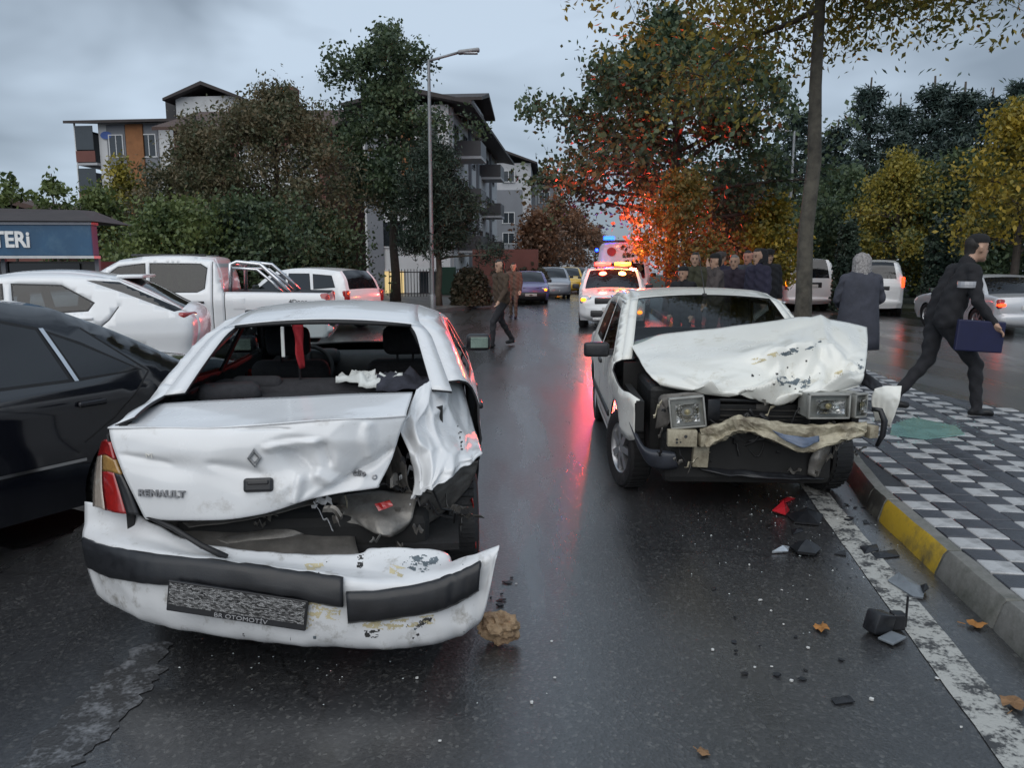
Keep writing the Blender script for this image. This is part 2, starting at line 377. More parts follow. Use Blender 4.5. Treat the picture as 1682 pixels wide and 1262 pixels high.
# kerb stones
K_GREY = M('kerb_concrete', (.2, .195, .18), .6, 0, .25, 5, bump=.5, bscale=30, dirt=(.045, .05, .035), dirt_amt=.75, dirt_scale=3.)
K_YEL = M('kerb_yellow_paint', (.5, .33, .03), .5, 0, .15, 5, bump=.35, bscale=30, dirt=(.06, .06, .05), dirt_amt=.5, dirt_scale=5.)
K_BLK = M('kerb_black_paint', (.035, .035, .032), .55, 0, .3, 5, bump=.45, bscale=30, dirt=(.17, .165, .14), dirt_amt=.4, dirt_scale=4.)
kerb = tag(empty('kerb', (0, 0, 0)), kind='structure')
cum = 0.
def kerb_stone(a, b, mat):
    d = b - a; l = d.length; m = MB(); n = Vector((-d.y, d.x, 0)).normalized(); n = n if n.x > 0 else -n
    sg0 = -1 if Vector((-d.y, d.x, 0)).x > 0 else 1; hl_ = l / 2 - .006
    sec = [(sg0 * .065, -.13), (sg0 * .062, .0), (sg0 * .03, .105), (sg0 * .012, .128), (-sg0 * .05, .13), (-sg0 * .065, .12), (-sg0 * .065, -.13)]; ks = [-1, -.97, -.5, 0, .5, .97, 1]
    rows = [[(k_ * hl_, y_ * (1 if abs(k_) < 1 else .97) + random.gauss(0, .0022), z_ - (.006 if abs(k_) == 1 else 0) + random.gauss(0, .0022)) for y_, z_ in sec] for k_ in ks]; m.grid(rows); m.add(rows[0], [tuple(range(len(sec)))]); m.add(rows[-1], [tuple(range(len(sec) - 1, -1, -1))])
    o = m.build('kerb_stone', [K_GREY, mat], kerb, smooth=True, angle=40)
    sgn = -1 if Vector((-d.y, d.x, 0)).x > 0 else 1
    bm_ = bmesh.new(); bm_.from_mesh(o.data); bmesh.ops.recalc_face_normals(bm_, faces=bm_.faces[:]); bm_.to_mesh(o.data); bm_.free()
    for p_ in o.data.polygons: p_.material_index = 1 if p_.normal.y * sgn > .45 else 0
    o.location = (a + b) / 2 + n * .065 + Vector((0, 0, PAVE_Z + .012 - .13 + random.uniform(-.004, .004))); o.rotation_euler = (random.gauss(0, .008), 0, math.atan2(d.y, d.x) + random.gauss(0, .004)); return o
y0 = G(1560, 945).y; y1 = G(1470, 855).y
pos = KL[2].copy()
# stones towards the camera; the one seen yellow in the photograph lies between y0 and y1
marks = []
s_yel0 = (KL[2].y - y1) / abs(d0.y); s_yel1 = (KL[2].y - y0) / abs(d0.y)
edges = [0., s_yel0, s_yel1]
while edges[-1] < 6: edges.append(edges[-1] + .62)
for i in range(len(edges) - 1):
    if edges[i + 1] - edges[i] < .05: continue
    mt = K_YEL if i % 2 == 1 else (K_BLK if i != 2 else K_GREY)
    kerb_stone(KL[2] + d0 * edges[i], KL[2] + d0 * edges[i + 1], mt)
pts = kerb_line[3:]
k = 0
for i in range(len(pts) - 1):
    a, b = pts[i], pts[i + 1]; n = max(1, int((b - a).length / (.7 if a.y < 20 else 1.6)))
    for q in range(n):
        kerb_stone(a.lerp(b, q / n), a.lerp(b, (q + 1) / n), [K_BLK, K_GREY, K_YEL][k % 3] if a.y < 30 else K_GREY); k += 1

# white edge line beside the kerb, worn
def worn_paint():
    m = bpy.data.materials.new('worn_road_paint'); m.use_nodes = True; t = m.node_tree; L = t.links.new
    b = t.nodes['Principled BSDF']; tcn = t.nodes.new('ShaderNodeTexCoord'); oc = tcn.outputs['Object']
    n = _n(t, 'ShaderNodeTexNoise', Scale=9., Detail=9., Roughness=.75); L(oc, n.inputs[0])
    n2 = _n(t, 'ShaderNodeTexNoise', Scale=60., Detail=4., Roughness=.6); L(oc, n2.inputs[0])
    ad = t.nodes.new('ShaderNodeMath'); ad.operation = 'MULTIPLY_ADD'; L(n2.outputs[0], ad.inputs[0]); ad.inputs[1].default_value = .35; L(n.outputs[0], ad.inputs[2])
    r = t.nodes.new('ShaderNodeValToRGB'); r.color_ramp.elements[0].position = .6; r.color_ramp.elements[0].color = (.045, .045, .046, 1); r.color_ramp.elements[1].position = .7; r.color_ramp.elements[1].color = (.4, .4, .375, 1)
    L(ad.outputs[0], r.inputs[0]); L(r.outputs[0], b.inputs['Base Color']); b.inputs['Roughness'].default_value = .42
    bp = _n(t, 'ShaderNodeBump', Strength=.5, Distance=.006); L(n2.outputs[0], bp.inputs['Height']); L(bp.outputs[0], b.inputs['Normal'])
    return m
PAINTLINE = worn_paint()
def strip_line(name, left, right, z=.004, mat=None):
    mbl = MB(); ny = 40; rows = []
    for k in range(ny + 1):
        t = k / ny; a = left[0].lerp(left[1], t); b = right[0].lerp(right[1], t); w = random.gauss(0, .002)
        rows.append([(a.x + w, a.y, z), (b.x + random.gauss(0, .002), b.y, z)])
    mbl.grid(rows); o = mbl.build(name, mat or PAINTLINE)
    if o.data.polygons[0].normal.z < 0: o.data.flip_normals()
    return tag(o, kind='structure')
la, lb = G(1345, 840), G(1648, 1262); ra, rb = G(1385, 840), G(1735, 1262)
strip_line('road_edge_line', (la + (la - lb) * .55, lb + (lb - la) * .4), (ra + (ra - rb) * .55, rb + (rb - ra) * .4))

# far-side ground: footway on the left behind the parking, grass under the trees on the right
FOOT = M('footway_concrete', (.14, .135, .13), .45, 0, .25, 2, bump=.4, bscale=25, rvar=.2)
GRASS = M('park_soil', (.022, .026, .013), .9, 0, .5, 3, bump=.8, bscale=14)
def slab(name, pl, h, mat):
    m = MB(); m.prism([(p[0], p[1]) for p in pl], -.05, h); o = m.build(name, mat); return tag(o, kind='structure')
slab('footway', [(-40, 21), (-8.5, 21), (-4.3, 24.5), (-2.35, 27.5), (-1.5, 30), (-.6, 38), (4.2, 88), (1.2, 88), (-4, 46), (-40, 46)], .14, FOOT)
slab('park_ground', [(9, 32.5), (22, 21), (90, 15), (90, 140), (13, 140)], .12, GRASS)
slab('building_plot', [(-90, 47), (-4.2, 47), (1., 88), (6, 150), (-90, 150)], .1, FOOT)

# thin standing water
def water():
    m = bpy.data.materials.new('standing_water'); m.use_nodes = True; t = m.node_tree; b = t.nodes['Principled BSDF']; L = t.links.new
    b.inputs['Base Color'].default_value = (.028, .03, .032, 1); b.inputs['Roughness'].default_value = .07; b.inputs['Specular IOR Level'].default_value = .6
    tcn = t.nodes.new('ShaderNodeTexCoord'); n = _n(t, 'ShaderNodeTexNoise', Scale=9., Detail=3.); L(tcn.outputs['Object'], n.inputs[0])
    bp = _n(t, 'ShaderNodeBump', Strength=.12, Distance=.01); L(n.outputs[0], bp.inputs['Height']); L(bp.outputs[0], b.inputs['Normal'])
    return m
WATER = water()
def puddle(pts, z=.004, seed=0):
    """irregular outline through ground points seen in the photograph"""
    cl = [Vector(p) for p in pts]; c = sum(cl, Vector()) / len(cl); out = []
    loop = catmull([tuple(q) for q in cl + [cl[0]]], 10)[:-1]
    for q in loop:
        q = Vector(q); r = 1 + .22 * nz(q, 3.1, seed) + .12 * nz(q, 11., seed); q = c + (q - c) * r; out.append((q.x, q.y))
    return sheet('puddle', out, z, WATER)
puddle([G(0, 850), G(110, 835), G(140, 860), G(60, 890), G(0, 900)], seed=7)

# smeared, nearly worn-off paint curve at the lower left
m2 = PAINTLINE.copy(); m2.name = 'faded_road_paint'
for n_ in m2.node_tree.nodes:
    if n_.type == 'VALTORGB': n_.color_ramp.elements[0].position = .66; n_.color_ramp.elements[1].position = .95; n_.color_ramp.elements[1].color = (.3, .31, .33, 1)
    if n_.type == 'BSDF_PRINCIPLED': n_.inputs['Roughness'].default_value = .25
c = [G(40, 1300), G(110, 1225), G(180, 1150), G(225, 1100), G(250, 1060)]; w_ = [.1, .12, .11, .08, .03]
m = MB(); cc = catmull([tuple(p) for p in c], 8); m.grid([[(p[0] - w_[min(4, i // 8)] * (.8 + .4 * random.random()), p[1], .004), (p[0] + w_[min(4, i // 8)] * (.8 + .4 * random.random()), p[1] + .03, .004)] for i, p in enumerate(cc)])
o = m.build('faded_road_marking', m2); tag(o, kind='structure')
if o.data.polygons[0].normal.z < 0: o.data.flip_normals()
# ================================================================== vehicles
def subdiv(poly, s, closed=True):
    out = []; n = len(poly)
    for i in range(n if closed else n - 1):
        a = np.array(poly[i], float); b = np.array(poly[(i + 1) % n], float); k = max(1, int(np.hypot(*(b - a)) / s))
        for q in range(k): out.append(tuple(a + (b - a) * q / k))
    if not closed: out.append(tuple(poly[-1]))
    return out
def inpoly(pts, poly):
    x, y = pts[:, 0], pts[:, 1]; c = np.zeros(len(pts), bool); j = len(poly) - 1
    for i in range(len(poly)):
        xi, yi = poly[i]; xj, yj = poly[j]
        if yi != yj: c ^= ((yi > y) != (yj > y)) & (x < (xj - xi) * (y - yi) / (yj - yi) + xi)
        j = i
    return c
def buffer_line(pl, w):
    pl = [np.array(p, float) for p in pl]; L = []; Rr = []
    for i, p in enumerate(pl):
        d = pl[min(i + 1, len(pl) - 1)] - pl[max(0, i - 1)]; d = d / (np.hypot(*d) + 1e-9); n = np.array((-d[1], d[0])) * w / 2
        L.append(tuple(p + n)); Rr.append(tuple(p - n))
    return L + Rr[::-1]
def inset_poly(poly, d):
    c = np.mean(np.array(poly), axis=0); out = []
    n = len(poly); A = sum(poly[i][0] * poly[(i + 1) % n][1] - poly[(i + 1) % n][0] * poly[i][1] for i in range(n)); sg = 1 if A > 0 else -1
    for i in range(n):
        p0, p1, p2 = (np.array(poly[(i + k - 1) % n], float) for k in range(3))
        e1 = p1 - p0; e2 = p2 - p1; e1 /= np.hypot(*e1) + 1e-9; e2 /= np.hypot(*e2) + 1e-9
        n1 = np.array((-e1[1], e1[0])) * sg; n2 = np.array((-e2[1], e2[0])) * sg; b = n1 + n2; l = np.dot(b, n1)
        out.append(tuple(p1 + b * d / max(.35, l)))
    return out

WHEELS = {}
def wheel_meshes(r, w, style):
    key = (round(r, 3), round(w, 3), style)
    if key in WHEELS: return WHEELS[key]
    X90 = Matrix.Rotation(R(90), 4, 'X')     # axis along -Y .. outer face towards -Y
    t = MB(); h = w / 2; ri = r * .64
    t.lathe([(ri, -h * .8), (r * .8, -h), (r * .95, -h * .92), (r, -h * .7), (r, h * .7), (r * .95, h * .92), (r * .8, h), (ri, h * .8)], 32, X90)
    for k in range(40):      # tread blocks
        a = 2 * math.pi * k / 40; c = Vector((math.cos(a) * r, 0, math.sin(a) * r))
        t.box(c, (.012, w * .72, .022), Matrix.Rotation(-a, 3, 'Y'))
    to = t.build('tyre', TYRE, smooth=True, angle=35); tm = to.data; bpy.data.objects.remove(to)
    m = MB()
    m.lathe([(ri, h * .8), (ri * .97, h * .72), (ri * .9, h * .35), (ri * .9, -h * .7)], 32, X90)
    if style == 'cap':
        m.lathe([(ri * .95, h * .62), (ri * .6, h * .72), (ri * .2, h * .62), (0.001, h * .62)], 32, X90)
        for k in range(12):
            a = 2 * math.pi * k / 12; c = Vector((math.cos(a) * ri * .74, -h * .72, math.sin(a) * ri * .74)); m.box(c, (.05, .012, .016), Matrix.Rotation(-a, 3, 'Y'))
    else:
        ns = 5 if style == 'five' else 7
        m.lathe([(ri * .3, h * .55), (ri * .25, h * .68), (0.001, h * .68)], 20, X90)
        for k in range(ns):
            a = 2 * math.pi * k / ns; c = Vector((math.cos(a) * ri * .56, -h * .55, math.sin(a) * ri * .56)); m.box(c, (ri * .75, .03, ri * .26), Matrix.Rotation(-a, 3, 'Y'))
    ro = m.build('rim', ALLOY, smooth=True, angle=35); rm = ro.data; bpy.data.objects.remove(ro)
    WHEELS[key] = (tm, rm); return tm, rm
def add_wheel(root, x, y, r, w, style, steer=0., name='wheel'):
    tm, rm = wheel_meshes(r, w, style); s = -1 if y < 0 else 1
    o = link(bpy.data.objects.new(name, None), root); o.empty_display_size = .1
    o.location = (x, y, r); o.rotation_euler = (0, random.uniform(0, 1) if False else 0, (0 if s < 0 else math.pi) + steer)
    a = link(bpy.data.objects.new('tyre', tm), o); b = link(bpy.data.objects.new('rim', rm), o)
    return o

def make_car(name, label, cat, loc, heading, S, group=None):
    """heading: direction the nose points (x,y). local +X is the nose, +Y the car's left"""
    root = empty(name, loc, math.atan2(heading[1], heading[0]), label, cat, group)
    paint = S['paint']; W = S['W']; belt = S['belt']; tum = S['tumble']; lining = S.get('lining')
    glass = S.get('glass', DARKGLASS); dens = S.get('dens', .09); deform = S.get('deform')
    # --- silhouette
    prof = []; segs = []
    for (sn, pts, crown, rad, mt, pil) in S['prof']:
        c = catmull(pts, S.get('ns', 5)); i0 = len(prof) - 1 if prof else 0
        c = c[1:] if prof else c
        prof += [(p[0], p[1], rad, crown) for p in c]; segs.append((sn, i0, len(prof) - 1, mt, pil))
    A = np.array(prof); PX, PZ, PR, PC = A.T
    for k in range(3):                       # blend radii and crowns along the profile
        PR = np.concatenate(([PR[0]], (PR[:-2] + 2 * PR[1:-1] + PR[2:]) / 4, [PR[-1]])); PC = np.concatenate(([PC[0]], (PC[:-2] + 2 * PC[1:-1] + PC[2:]) / 4, [PC[-1]]))
    xmax, xmin = PX.max(), PX.min(); xc = (xmax + xmin) / 2; hl = (xmax - xmin) / 2
    def base_w(X, Z):
        w = W - tum * np.maximum(0, Z - belt) - S.get('tuck', .25) * np.maximum(0, .48 - Z) ** 1.4
        w = w * (1 - S.get('plan', .07) * np.abs((X - xc) / hl) ** 3.2)
        w = w + S.get('crease', .012) * np.exp(-((Z - (belt - S.get('crease_dz', .12))) / .05) ** 2)
        return w
    def near(X, Z):
        best = np.full(X.shape, 1e9); rr = np.zeros(X.shape)
        for i in range(len(PX) - 1):
            ax_, az_ = PX[i], PZ[i]; bx, bz = PX[i + 1] - ax_, PZ[i + 1] - az_; l2 = bx * bx + bz * bz + 1e-12
            t = np.clip(((X - ax_) * bx + (Z - az_) * bz) / l2, 0, 1); d = np.hypot(X - ax_ - t * bx, Z - az_ - t * bz)
            r = PR[i] + t * (PR[i + 1] - PR[i]); m = d < best; best[m] = d[m]; rr[m] = r[m]
        return best, rr
    def yside(X, Z):
        w = base_w(X, Z); d, r = near(X, Z); q = np.clip((r - d) / r, 0, 1)
        return w - r * (1 - np.sqrt(np.maximum(0, 1 - q * q)))
    # --- sides: one constrained triangulation, split into regions
    arches = S['arches']; sill = S['sill']
    outline = [(x, z) for x, z in zip(PX, PZ)]
    regs = []                                # (name, poly, material) first match wins
    for (ax_, az_, ar) in arches:
        regs.append((None, [(ax_ + ar * math.cos(t), az_ + ar * math.sin(t)) for t in np.linspace(0, 2 * math.pi, 33)[:-1]], None))
    for poly in S.get('cuts', []): regs.append((None, poly, None))
    for (rn, poly) in S.get('torn', []): regs.append((rn, poly, paint))
    for (wn, poly) in S['windows']:
        regs.append((wn, inset_poly(poly, .018), glass)); 
    for (wn, poly) in S['windows']: regs.append(('window_trim', poly, S.get('trim', RUBBER)))
    for ln in S.get('seams', []): regs.append(('panel_gap', buffer_line(ln, .012), RUBBER))
    for (rn, poly, mt) in S.get('panels', []): regs.append((rn, poly, mt or paint))
    V2 = []; E2 = []
    def addloop(poly):
        p = subdiv(poly, dens * .8); b = len(V2); V2.extend(p); E2.extend([(b + i, b + (i + 1) % len(p)) for i in range(len(p))])
    addloop(outline)
    for r_ in regs: addloop(r_[1])
    gx = np.arange(xmin + .03, xmax, dens); gz = np.arange(PZ.min() + .03, PZ.max(), dens)
    GX, GZ = np.meshgrid(gx, gz); pts = np.stack([GX.ravel(), GZ.ravel()], 1); pts = pts[inpoly(pts, outline)]
    V2 += [tuple(p) for p in pts]
    vo, eo, fo, *_ = delaunay_2d_cdt([Vector(p) for p in V2], E2, [], 0, 1e-4)
    vv = np.array([(v.x, v.y) for v in vo]); ff = np.array(fo)
    cen = vv[ff].mean(axis=1); keep = inpoly(cen, outline); ff = ff[keep]; cen = cen[keep]
    lab = np.full(len(ff), len(regs), int); und = np.ones(len(ff), bool)
    for k, r_ in enumerate(regs):
        m = und & inpoly(cen, r_[1]); lab[m] = k; und &= ~m
    ys = yside(vv[:, 0], vv[:, 1])
    a_, b_, c_ = vv[ff[:, 0]], vv[ff[:, 1]], vv[ff[:, 2]]
    ori = ((b_ - a_)[:, 0] * (c_ - a_)[:, 1] - (b_ - a_)[:, 1] * (c_ - a_)[:, 0]) > 0
    ff[~ori] = ff[~ori][:, ::-1]
    for side in (1, -1):
        V3 = np.stack([vv[:, 0], side * ys, vv[:, 1]], 1)
        if deform: V3 = deform(V3)
        F3 = ff[:, ::-1] if side > 0 else ff
        fn = np.cross(V3[F3[:, 1]] - V3[F3[:, 0]], V3[F3[:, 2]] - V3[F3[:, 0]]); vn = np.zeros_like(V3)
        for k in range(3): np.add.at(vn, F3[:, k], fn)
        vn /= np.linalg.norm(vn, axis=1, keepdims=True) + 1e-12
        seen = set(); group_ = {}
        for k, r_ in enumerate(regs):
            if r_[0] is None: continue
            key = (r_[0], k); group_.setdefault(key, (r_[0], r_[2], []))[2].append(k)
        group_['body'] = ('body_side', paint, [len(regs)])
        for key, (nm, mt, ks) in group_.items():
            if mt is None or (nm, side) in S.get('skip', ()): continue
            sel = np.isin(lab, ks)
            if S.get('drop'): sel &= ~S['drop'](cen, side, nm)
            if not sel.any(): continue
            f_ = F3[sel]; u, inv = np.unique(f_, return_inverse=True); me = mesh_np(nm, V3[u], inv.reshape(-1, 3), True); me.materials.append(mt)
            o = link(bpy.data.objects.new(nm, me), root)
            if lining is not None and mt is paint: solid(o, .012, lining)
            else: me.normals_split_custom_set_from_vertices([tuple(n) for n in vn[u]])
    # --- the strip over the top, from bumper to bumper
    dX = np.gradient(PX); dZ = np.gradient(PZ); ln = np.hypot(dX, dZ) + 1e-9; NX, NZ = dZ / ln, -dX / ln
    sgn = 1 if (NX[len(NX) // 2] * 0 + NZ[np.argmax(PZ)]) > 0 else -1; NX *= sgn; NZ *= sgn
    yw = yside(PX, PZ)
    def strip(i0, i1, k0, k1, n, nm, mt, off=0., inset=0.):
        idx = np.arange(i0, i1 + 1); ks = np.linspace(k0, k1, n); V3 = []
        for i in idx:
            for k in ks:
                c = PC[i] * (1 - k * k) + off; V3.append((PX[i] + NX[i] * c, k * yw[i], PZ[i] + NZ[i] * c))
        V3 = np.array(V3)
        if deform: V3 = deform(V3)
        F = [(j * n + q, j * n + q + 1, (j + 1) * n + q + 1, (j + 1) * n + q) for j in range(len(idx) - 1) for q in range(n - 1)]
        me = mesh_np(nm, V3, np.array(F)[:, ::-1] if False else F, True); me.materials.append(mt)
        me.update(); 
        return link(bpy.data.objects.new(nm, me), root)
    nw = S.get('nw', 13)
    for sn, i0, i1, mt, pil in segs:
        if mt is None: continue
        if pil:                              # glass between two painted pillars
            ye = yw[i0:i1 + 1].mean(); kp = 1 - pil / ye
            for sg in (1, -1):
                o = strip(i0, i1, sg * kp, sg * 1., 3, 'pillar', paint)
                fix_out(o, xc, lining)
            if mt != 'open':
                o = strip(i0, i1, -kp, kp, nw, sn, mt, -.004); fix_out(o, xc)
        else:
            o = strip(i0, i1, -1, 1, nw, sn, mt); fix_out(o, xc, lining if mt is paint else None)
    # --- underbody, wheels
    u = MB(); z0, z1 = S.get('under', (.2, .55)); u.rbox((xc, 0, (z0 + z1) / 2), (2 * hl * .9, 2 * (W - .27), z1 - z0), .05); u.build('underbody', UNDER, root)
    for wi, (ax_, az_, ar) in enumerate(arches):
        for s in (1, -1):
            add_wheel(root, ax_, s * (W - S.get('wheel_in', .115)), S['wheel'][0], S['wheel'][1], S['wheel'][2], S.get('steer', 0.) if wi == 0 else 0.)
    for b in S.get('blocks', []):
        nm, mt, c, d, r = b[:5]; opt = b[5] if len(b) > 5 else {}
        for s in ((1, -1) if opt.get('mirror') else (1,)):
            m = MB(); rot = Matrix.Rotation(s * opt.get('rz', 0.), 3, 'Z') @ Matrix.Rotation(opt.get('ry', 0.), 3, 'Y')
            m.rbox((c[0], c[1] * s, c[2]), d, r, rot, 2); m.build(nm, mt, root, smooth=True, angle=50)
    if S.get('cabin'):
        zb = S['belt']; m = MB(); m.rbox((S['cabin'][0] - .15, 0, zb - .1), (.35, 2 * W - .3, .2), .06); m.build('dashboard', LINING, root)
        for sx_ in S['cabin'][1]:
            for yy in (.38, -.38):
                m = MB(); m.rbox((sx_, yy, zb - .22), (.16, .48, .62), .06, Matrix.Rotation(R(-14), 3, 'Y'), 2); m.rbox((sx_ - .1, yy, zb + .2), (.1, .26, .18), .045, Matrix.Rotation(R(-10), 3, 'Y'), 2); m.build('seat', FABRIC, root, smooth=True, angle=60)
        m = MB(); m.box(((S['cabin'][0] - 1.2), 0, S['sill'] + .22), (2.6, 2 * W - .25, .06)); m.build('cabin_floor', UNDER, root)
    if S.get('mirror'):
        mxx, mz, mm = S['mirror']
        for s in (1, -1):
            yy = float(yside(np.array([mxx]), np.array([mz]))[0]); m = MB(); m.rbox((mxx, s * (yy + .11), mz + .04), (.1, .19, .13), .035, seg=3); m.box((mxx, s * (yy + .01), mz - .01), (.05, .06, .035))
            mo = m.build('wing_mirror', mm, root, smooth=True, angle=60)
            g = MB(); g.rbox((mxx - .05, s * (yy + .115), mz + .04), (.006, .135, .082), .002); g.build('mirror_glass', M('mirror_green_tint', (.2, .25, .21), .08, 1., .2, 8), mo)
    if S.get('handles'):
        for hx, hz in S['handles']:
            for s in (1, -1):
                yy = float(yside(np.array([hx]), np.array([hz]))[0]); m = MB(); m.rbox((hx, s * (yy + .012), hz), (.17, .03, .035), .012, seg=2); m.build('door_handle', S.get('handle_mat', SATIN), root, smooth=True)
    return root, yside
def fix_out(o, xc, lining=None):
    """make a top-strip panel face outwards (up, or away from the middle of the car)"""
    me = o.data; s = 0.
    for p in me.polygons: s += (p.normal.z * 1.0 + p.normal.x * (1 if p.center.x > xc else -1)) * p.area
    if s < 0: me.flip_normals()
    if lining is not None: solid(o, .012, lining)

def plate(root, x, z, w=.5, h=.11, face=1, name='number_plate', y=0.):
    m = MB(); m.rbox((x, y, z), (.014, w, h), .004); return m.build(name, PLATE, root)

def sedan_spec(**k):
    """boxy three-volume car, 4.1 m; nose +X"""
    S = dict(paint=PAINT_WB, W=.82, belt=.86, tumble=.32, sill=.22, plan=.05, wheel=(.29, .17, 'cap'), arches=[(1.22, .3, .345), (-1.26, .3, .345)],
        prof=[('front_bumper', [(1.95, .2), (2.06, .3), (2.08, .44), (2.04, .52)], .05, .12, PLASTIC, 0), ('front_panel', [(2.04, .52), (2.03, .62), (2.0, .74)], .05, .08, k.get('paint', PAINT_WB), 0),
              ('bonnet', [(2.0, .74), (1.6, .84), (1.0, .92)], .03, .05, k.get('paint', PAINT_WB), 0), ('windscreen', [(1.0, .92), (.62, 1.17), (.3, 1.35)], .05, .05, DARKGLASS, .07),
              ('roof', [(.3, 1.35), (-.1, 1.4), (-.6, 1.4), (-.98, 1.34)], .025, .07, k.get('paint', PAINT_WB), 0), ('rear_window', [(-.98, 1.34), (-1.2, 1.18), (-1.45, .95)], .04, .05, DARKGLASS, .07),
              ('boot_lid', [(-1.45, .95), (-1.75, .93), (-2.0, .89)], .02, .05, k.get('paint', PAINT_WB), 0), ('rear_panel', [(-2.0, .89), (-2.05, .7), (-2.04, .52)], .04, .08, k.get('paint', PAINT_WB), 0),
              ('rear_bumper', [(-2.04, .52), (-2.1, .44), (-2.08, .3), (-1.98, .22)], .05, .12, PLASTIC, 0)],
        windows=[('front_window', [(.78, .93), (.3, 1.27), (-.12, 1.3), (-.14, .93)]), ('rear_side_window', [(-.2, .93), (-.18, 1.3), (-.72, 1.29), (-1.05, .95)])],
        seams=[[(.85, .3), (.88, .88)], [(-.17, .25), (-.17, .9)], [(-.85, .5), (-1.1, .75), (-1.1, .92)]],
        mirror=(.72, .95, PLASTIC), handles=[(.02, .8), (-.85, .8)],
        blocks=[('headlight', LAMPGLASS, (2.01, .58, .65), (.06, .34, .14), .02, dict(mirror=1)), ('grille', SATIN, (2.03, 0, .66), (.05, .7, .13), .015),
                ('tail_light', RED_LENS, (-2.03, .6, .72), (.07, .3, .17), .02, dict(mirror=1)), ('number_plate', PLATE, (2.12, 0, .42), (.02, .5, .11), .004), ('number_plate', PLATE, (-2.13, 0, .68), (.02, .5, .11), .004)])
    p = k.get('paint'); S.update(k); return S
# ------------------------------------------------------------------ black saloon on the left, seen along its left side
KS = dict(paint=PAINT_K, W=.87, belt=.9, tumble=.34, sill=.2, plan=.05, dens=.07, ns=6, crease=.018, crease_dz=.06, wheel=(.31, .2, 'seven'), arches=[(1.45, .31, .36), (-1.35, .31, .36)],
    prof=[('front_bumper', [(2.25, .2), (2.36, .32), (2.37, .48), (2.3, .55)], .06, .15, PAINT_K, 0), ('front_panel', [(2.3, .55), (2.28, .65), (2.22, .78)], .06, .1, SATIN, 0),
          ('bonnet', [(2.22, .78), (1.7, .9), (1.05, .97)], .04, .06, PAINT_K, 0), ('windscreen', [(1.05, .97), (.7, 1.2), (.3, 1.39)], .06, .06, DARKGLASS, .07),
          ('roof', [(.3, 1.39), (-.1, 1.44), (-.6, 1.44), (-1.0, 1.38)], .03, .09, PAINT_K, 0), ('rear_window', [(-1.0, 1.38), (-1.35, 1.22), (-1.75, 1.0)], .05, .07, DARKGLASS, .1),
          ('boot_lid', [(-1.75, 1.0), (-2.0, .98), (-2.25, .93)], .03, .07, PAINT_K, 0), ('rear_panel', [(-2.25, .93), (-2.33, .75), (-2.32, .55)], .05, .1, PAINT_K, 0),
          ('rear_bumper', [(-2.32, .55), (-2.38, .46), (-2.36, .32), (-2.25, .22)], .06, .15, PAINT_K, 0)],
    windows=[('front_window', [(.86, .96), (.32, 1.3), (-.1, 1.34), (-.12, .96)]), ('rear_side_window', [(-.18, .96), (-.16, 1.34), (-.66, 1.335), (-.86, 1.28), (-.98, .96)]), ('quarter_window', [(-1.01, .96), (-.89, 1.265), (-1.08, 1.18), (-1.42, .98)])],
    seams=[[(-.15, .24), (-.15, .95)], [(-1.0, .6), (-1.2, .72), (-1.46, .97)], [(-1.46, .97), (-1.1, 1.26)], [(.95, .3), (1.0, .95)]],
    mirror=(.78, 1.0, PAINT_K), handles=[(.02, .83), (-1.05, .83)], handle_mat=M('black_gloss_trim', (.02, .02, .024), .2, .3),
    blocks=[('tail_light', RED_LENS, (-2.3, .66, .78), (.08, .4, .2), .03, dict(mirror=1)), ('number_plate', PLATE, (-2.36, 0, .7), (.02, .5, .11), .004)])
c0 = G(0, 743, .5); c1 = G(176, 709, .5); hd = (c0 - c1).normalized(); left = Vector((-hd.y, hd.x, 0))
# C-pillar foot: local x about -1.42
cp = G(240, 612, .96); org = cp - Vector((hd.x, hd.y, 0)) * (-1.44) - Vector((left.x, left.y, 0)) * .84; org.z = 0
blk, ysk = make_car('black_saloon', 'glossy black saloon with tinted windows beside the smashed white car', 'car', org, (hd.x, hd.y), KS)
m = MB(); zz = .5
xs = np.linspace(-1.0, 1.05, 16); yy = ysk(xs, np.full(16, zz))
for s in (1, -1): m.grid([[(x, s * (y + .006), zz + dz) for x, y in zip(xs, yy)] for dz in (-.009, .009)])
m.build('side_trim', CHROME, blk)
m = MB(); m.grid([[(x, float(ysk(np.array([x]), np.array([z]))[0]) + .006, z) for z, x in ((.965, -.995 + d), (1.1, -.945 + d), (1.275, -.875 + d))] for d in (-.012, .012)]); m.build('window_bar', CHROME, blk)

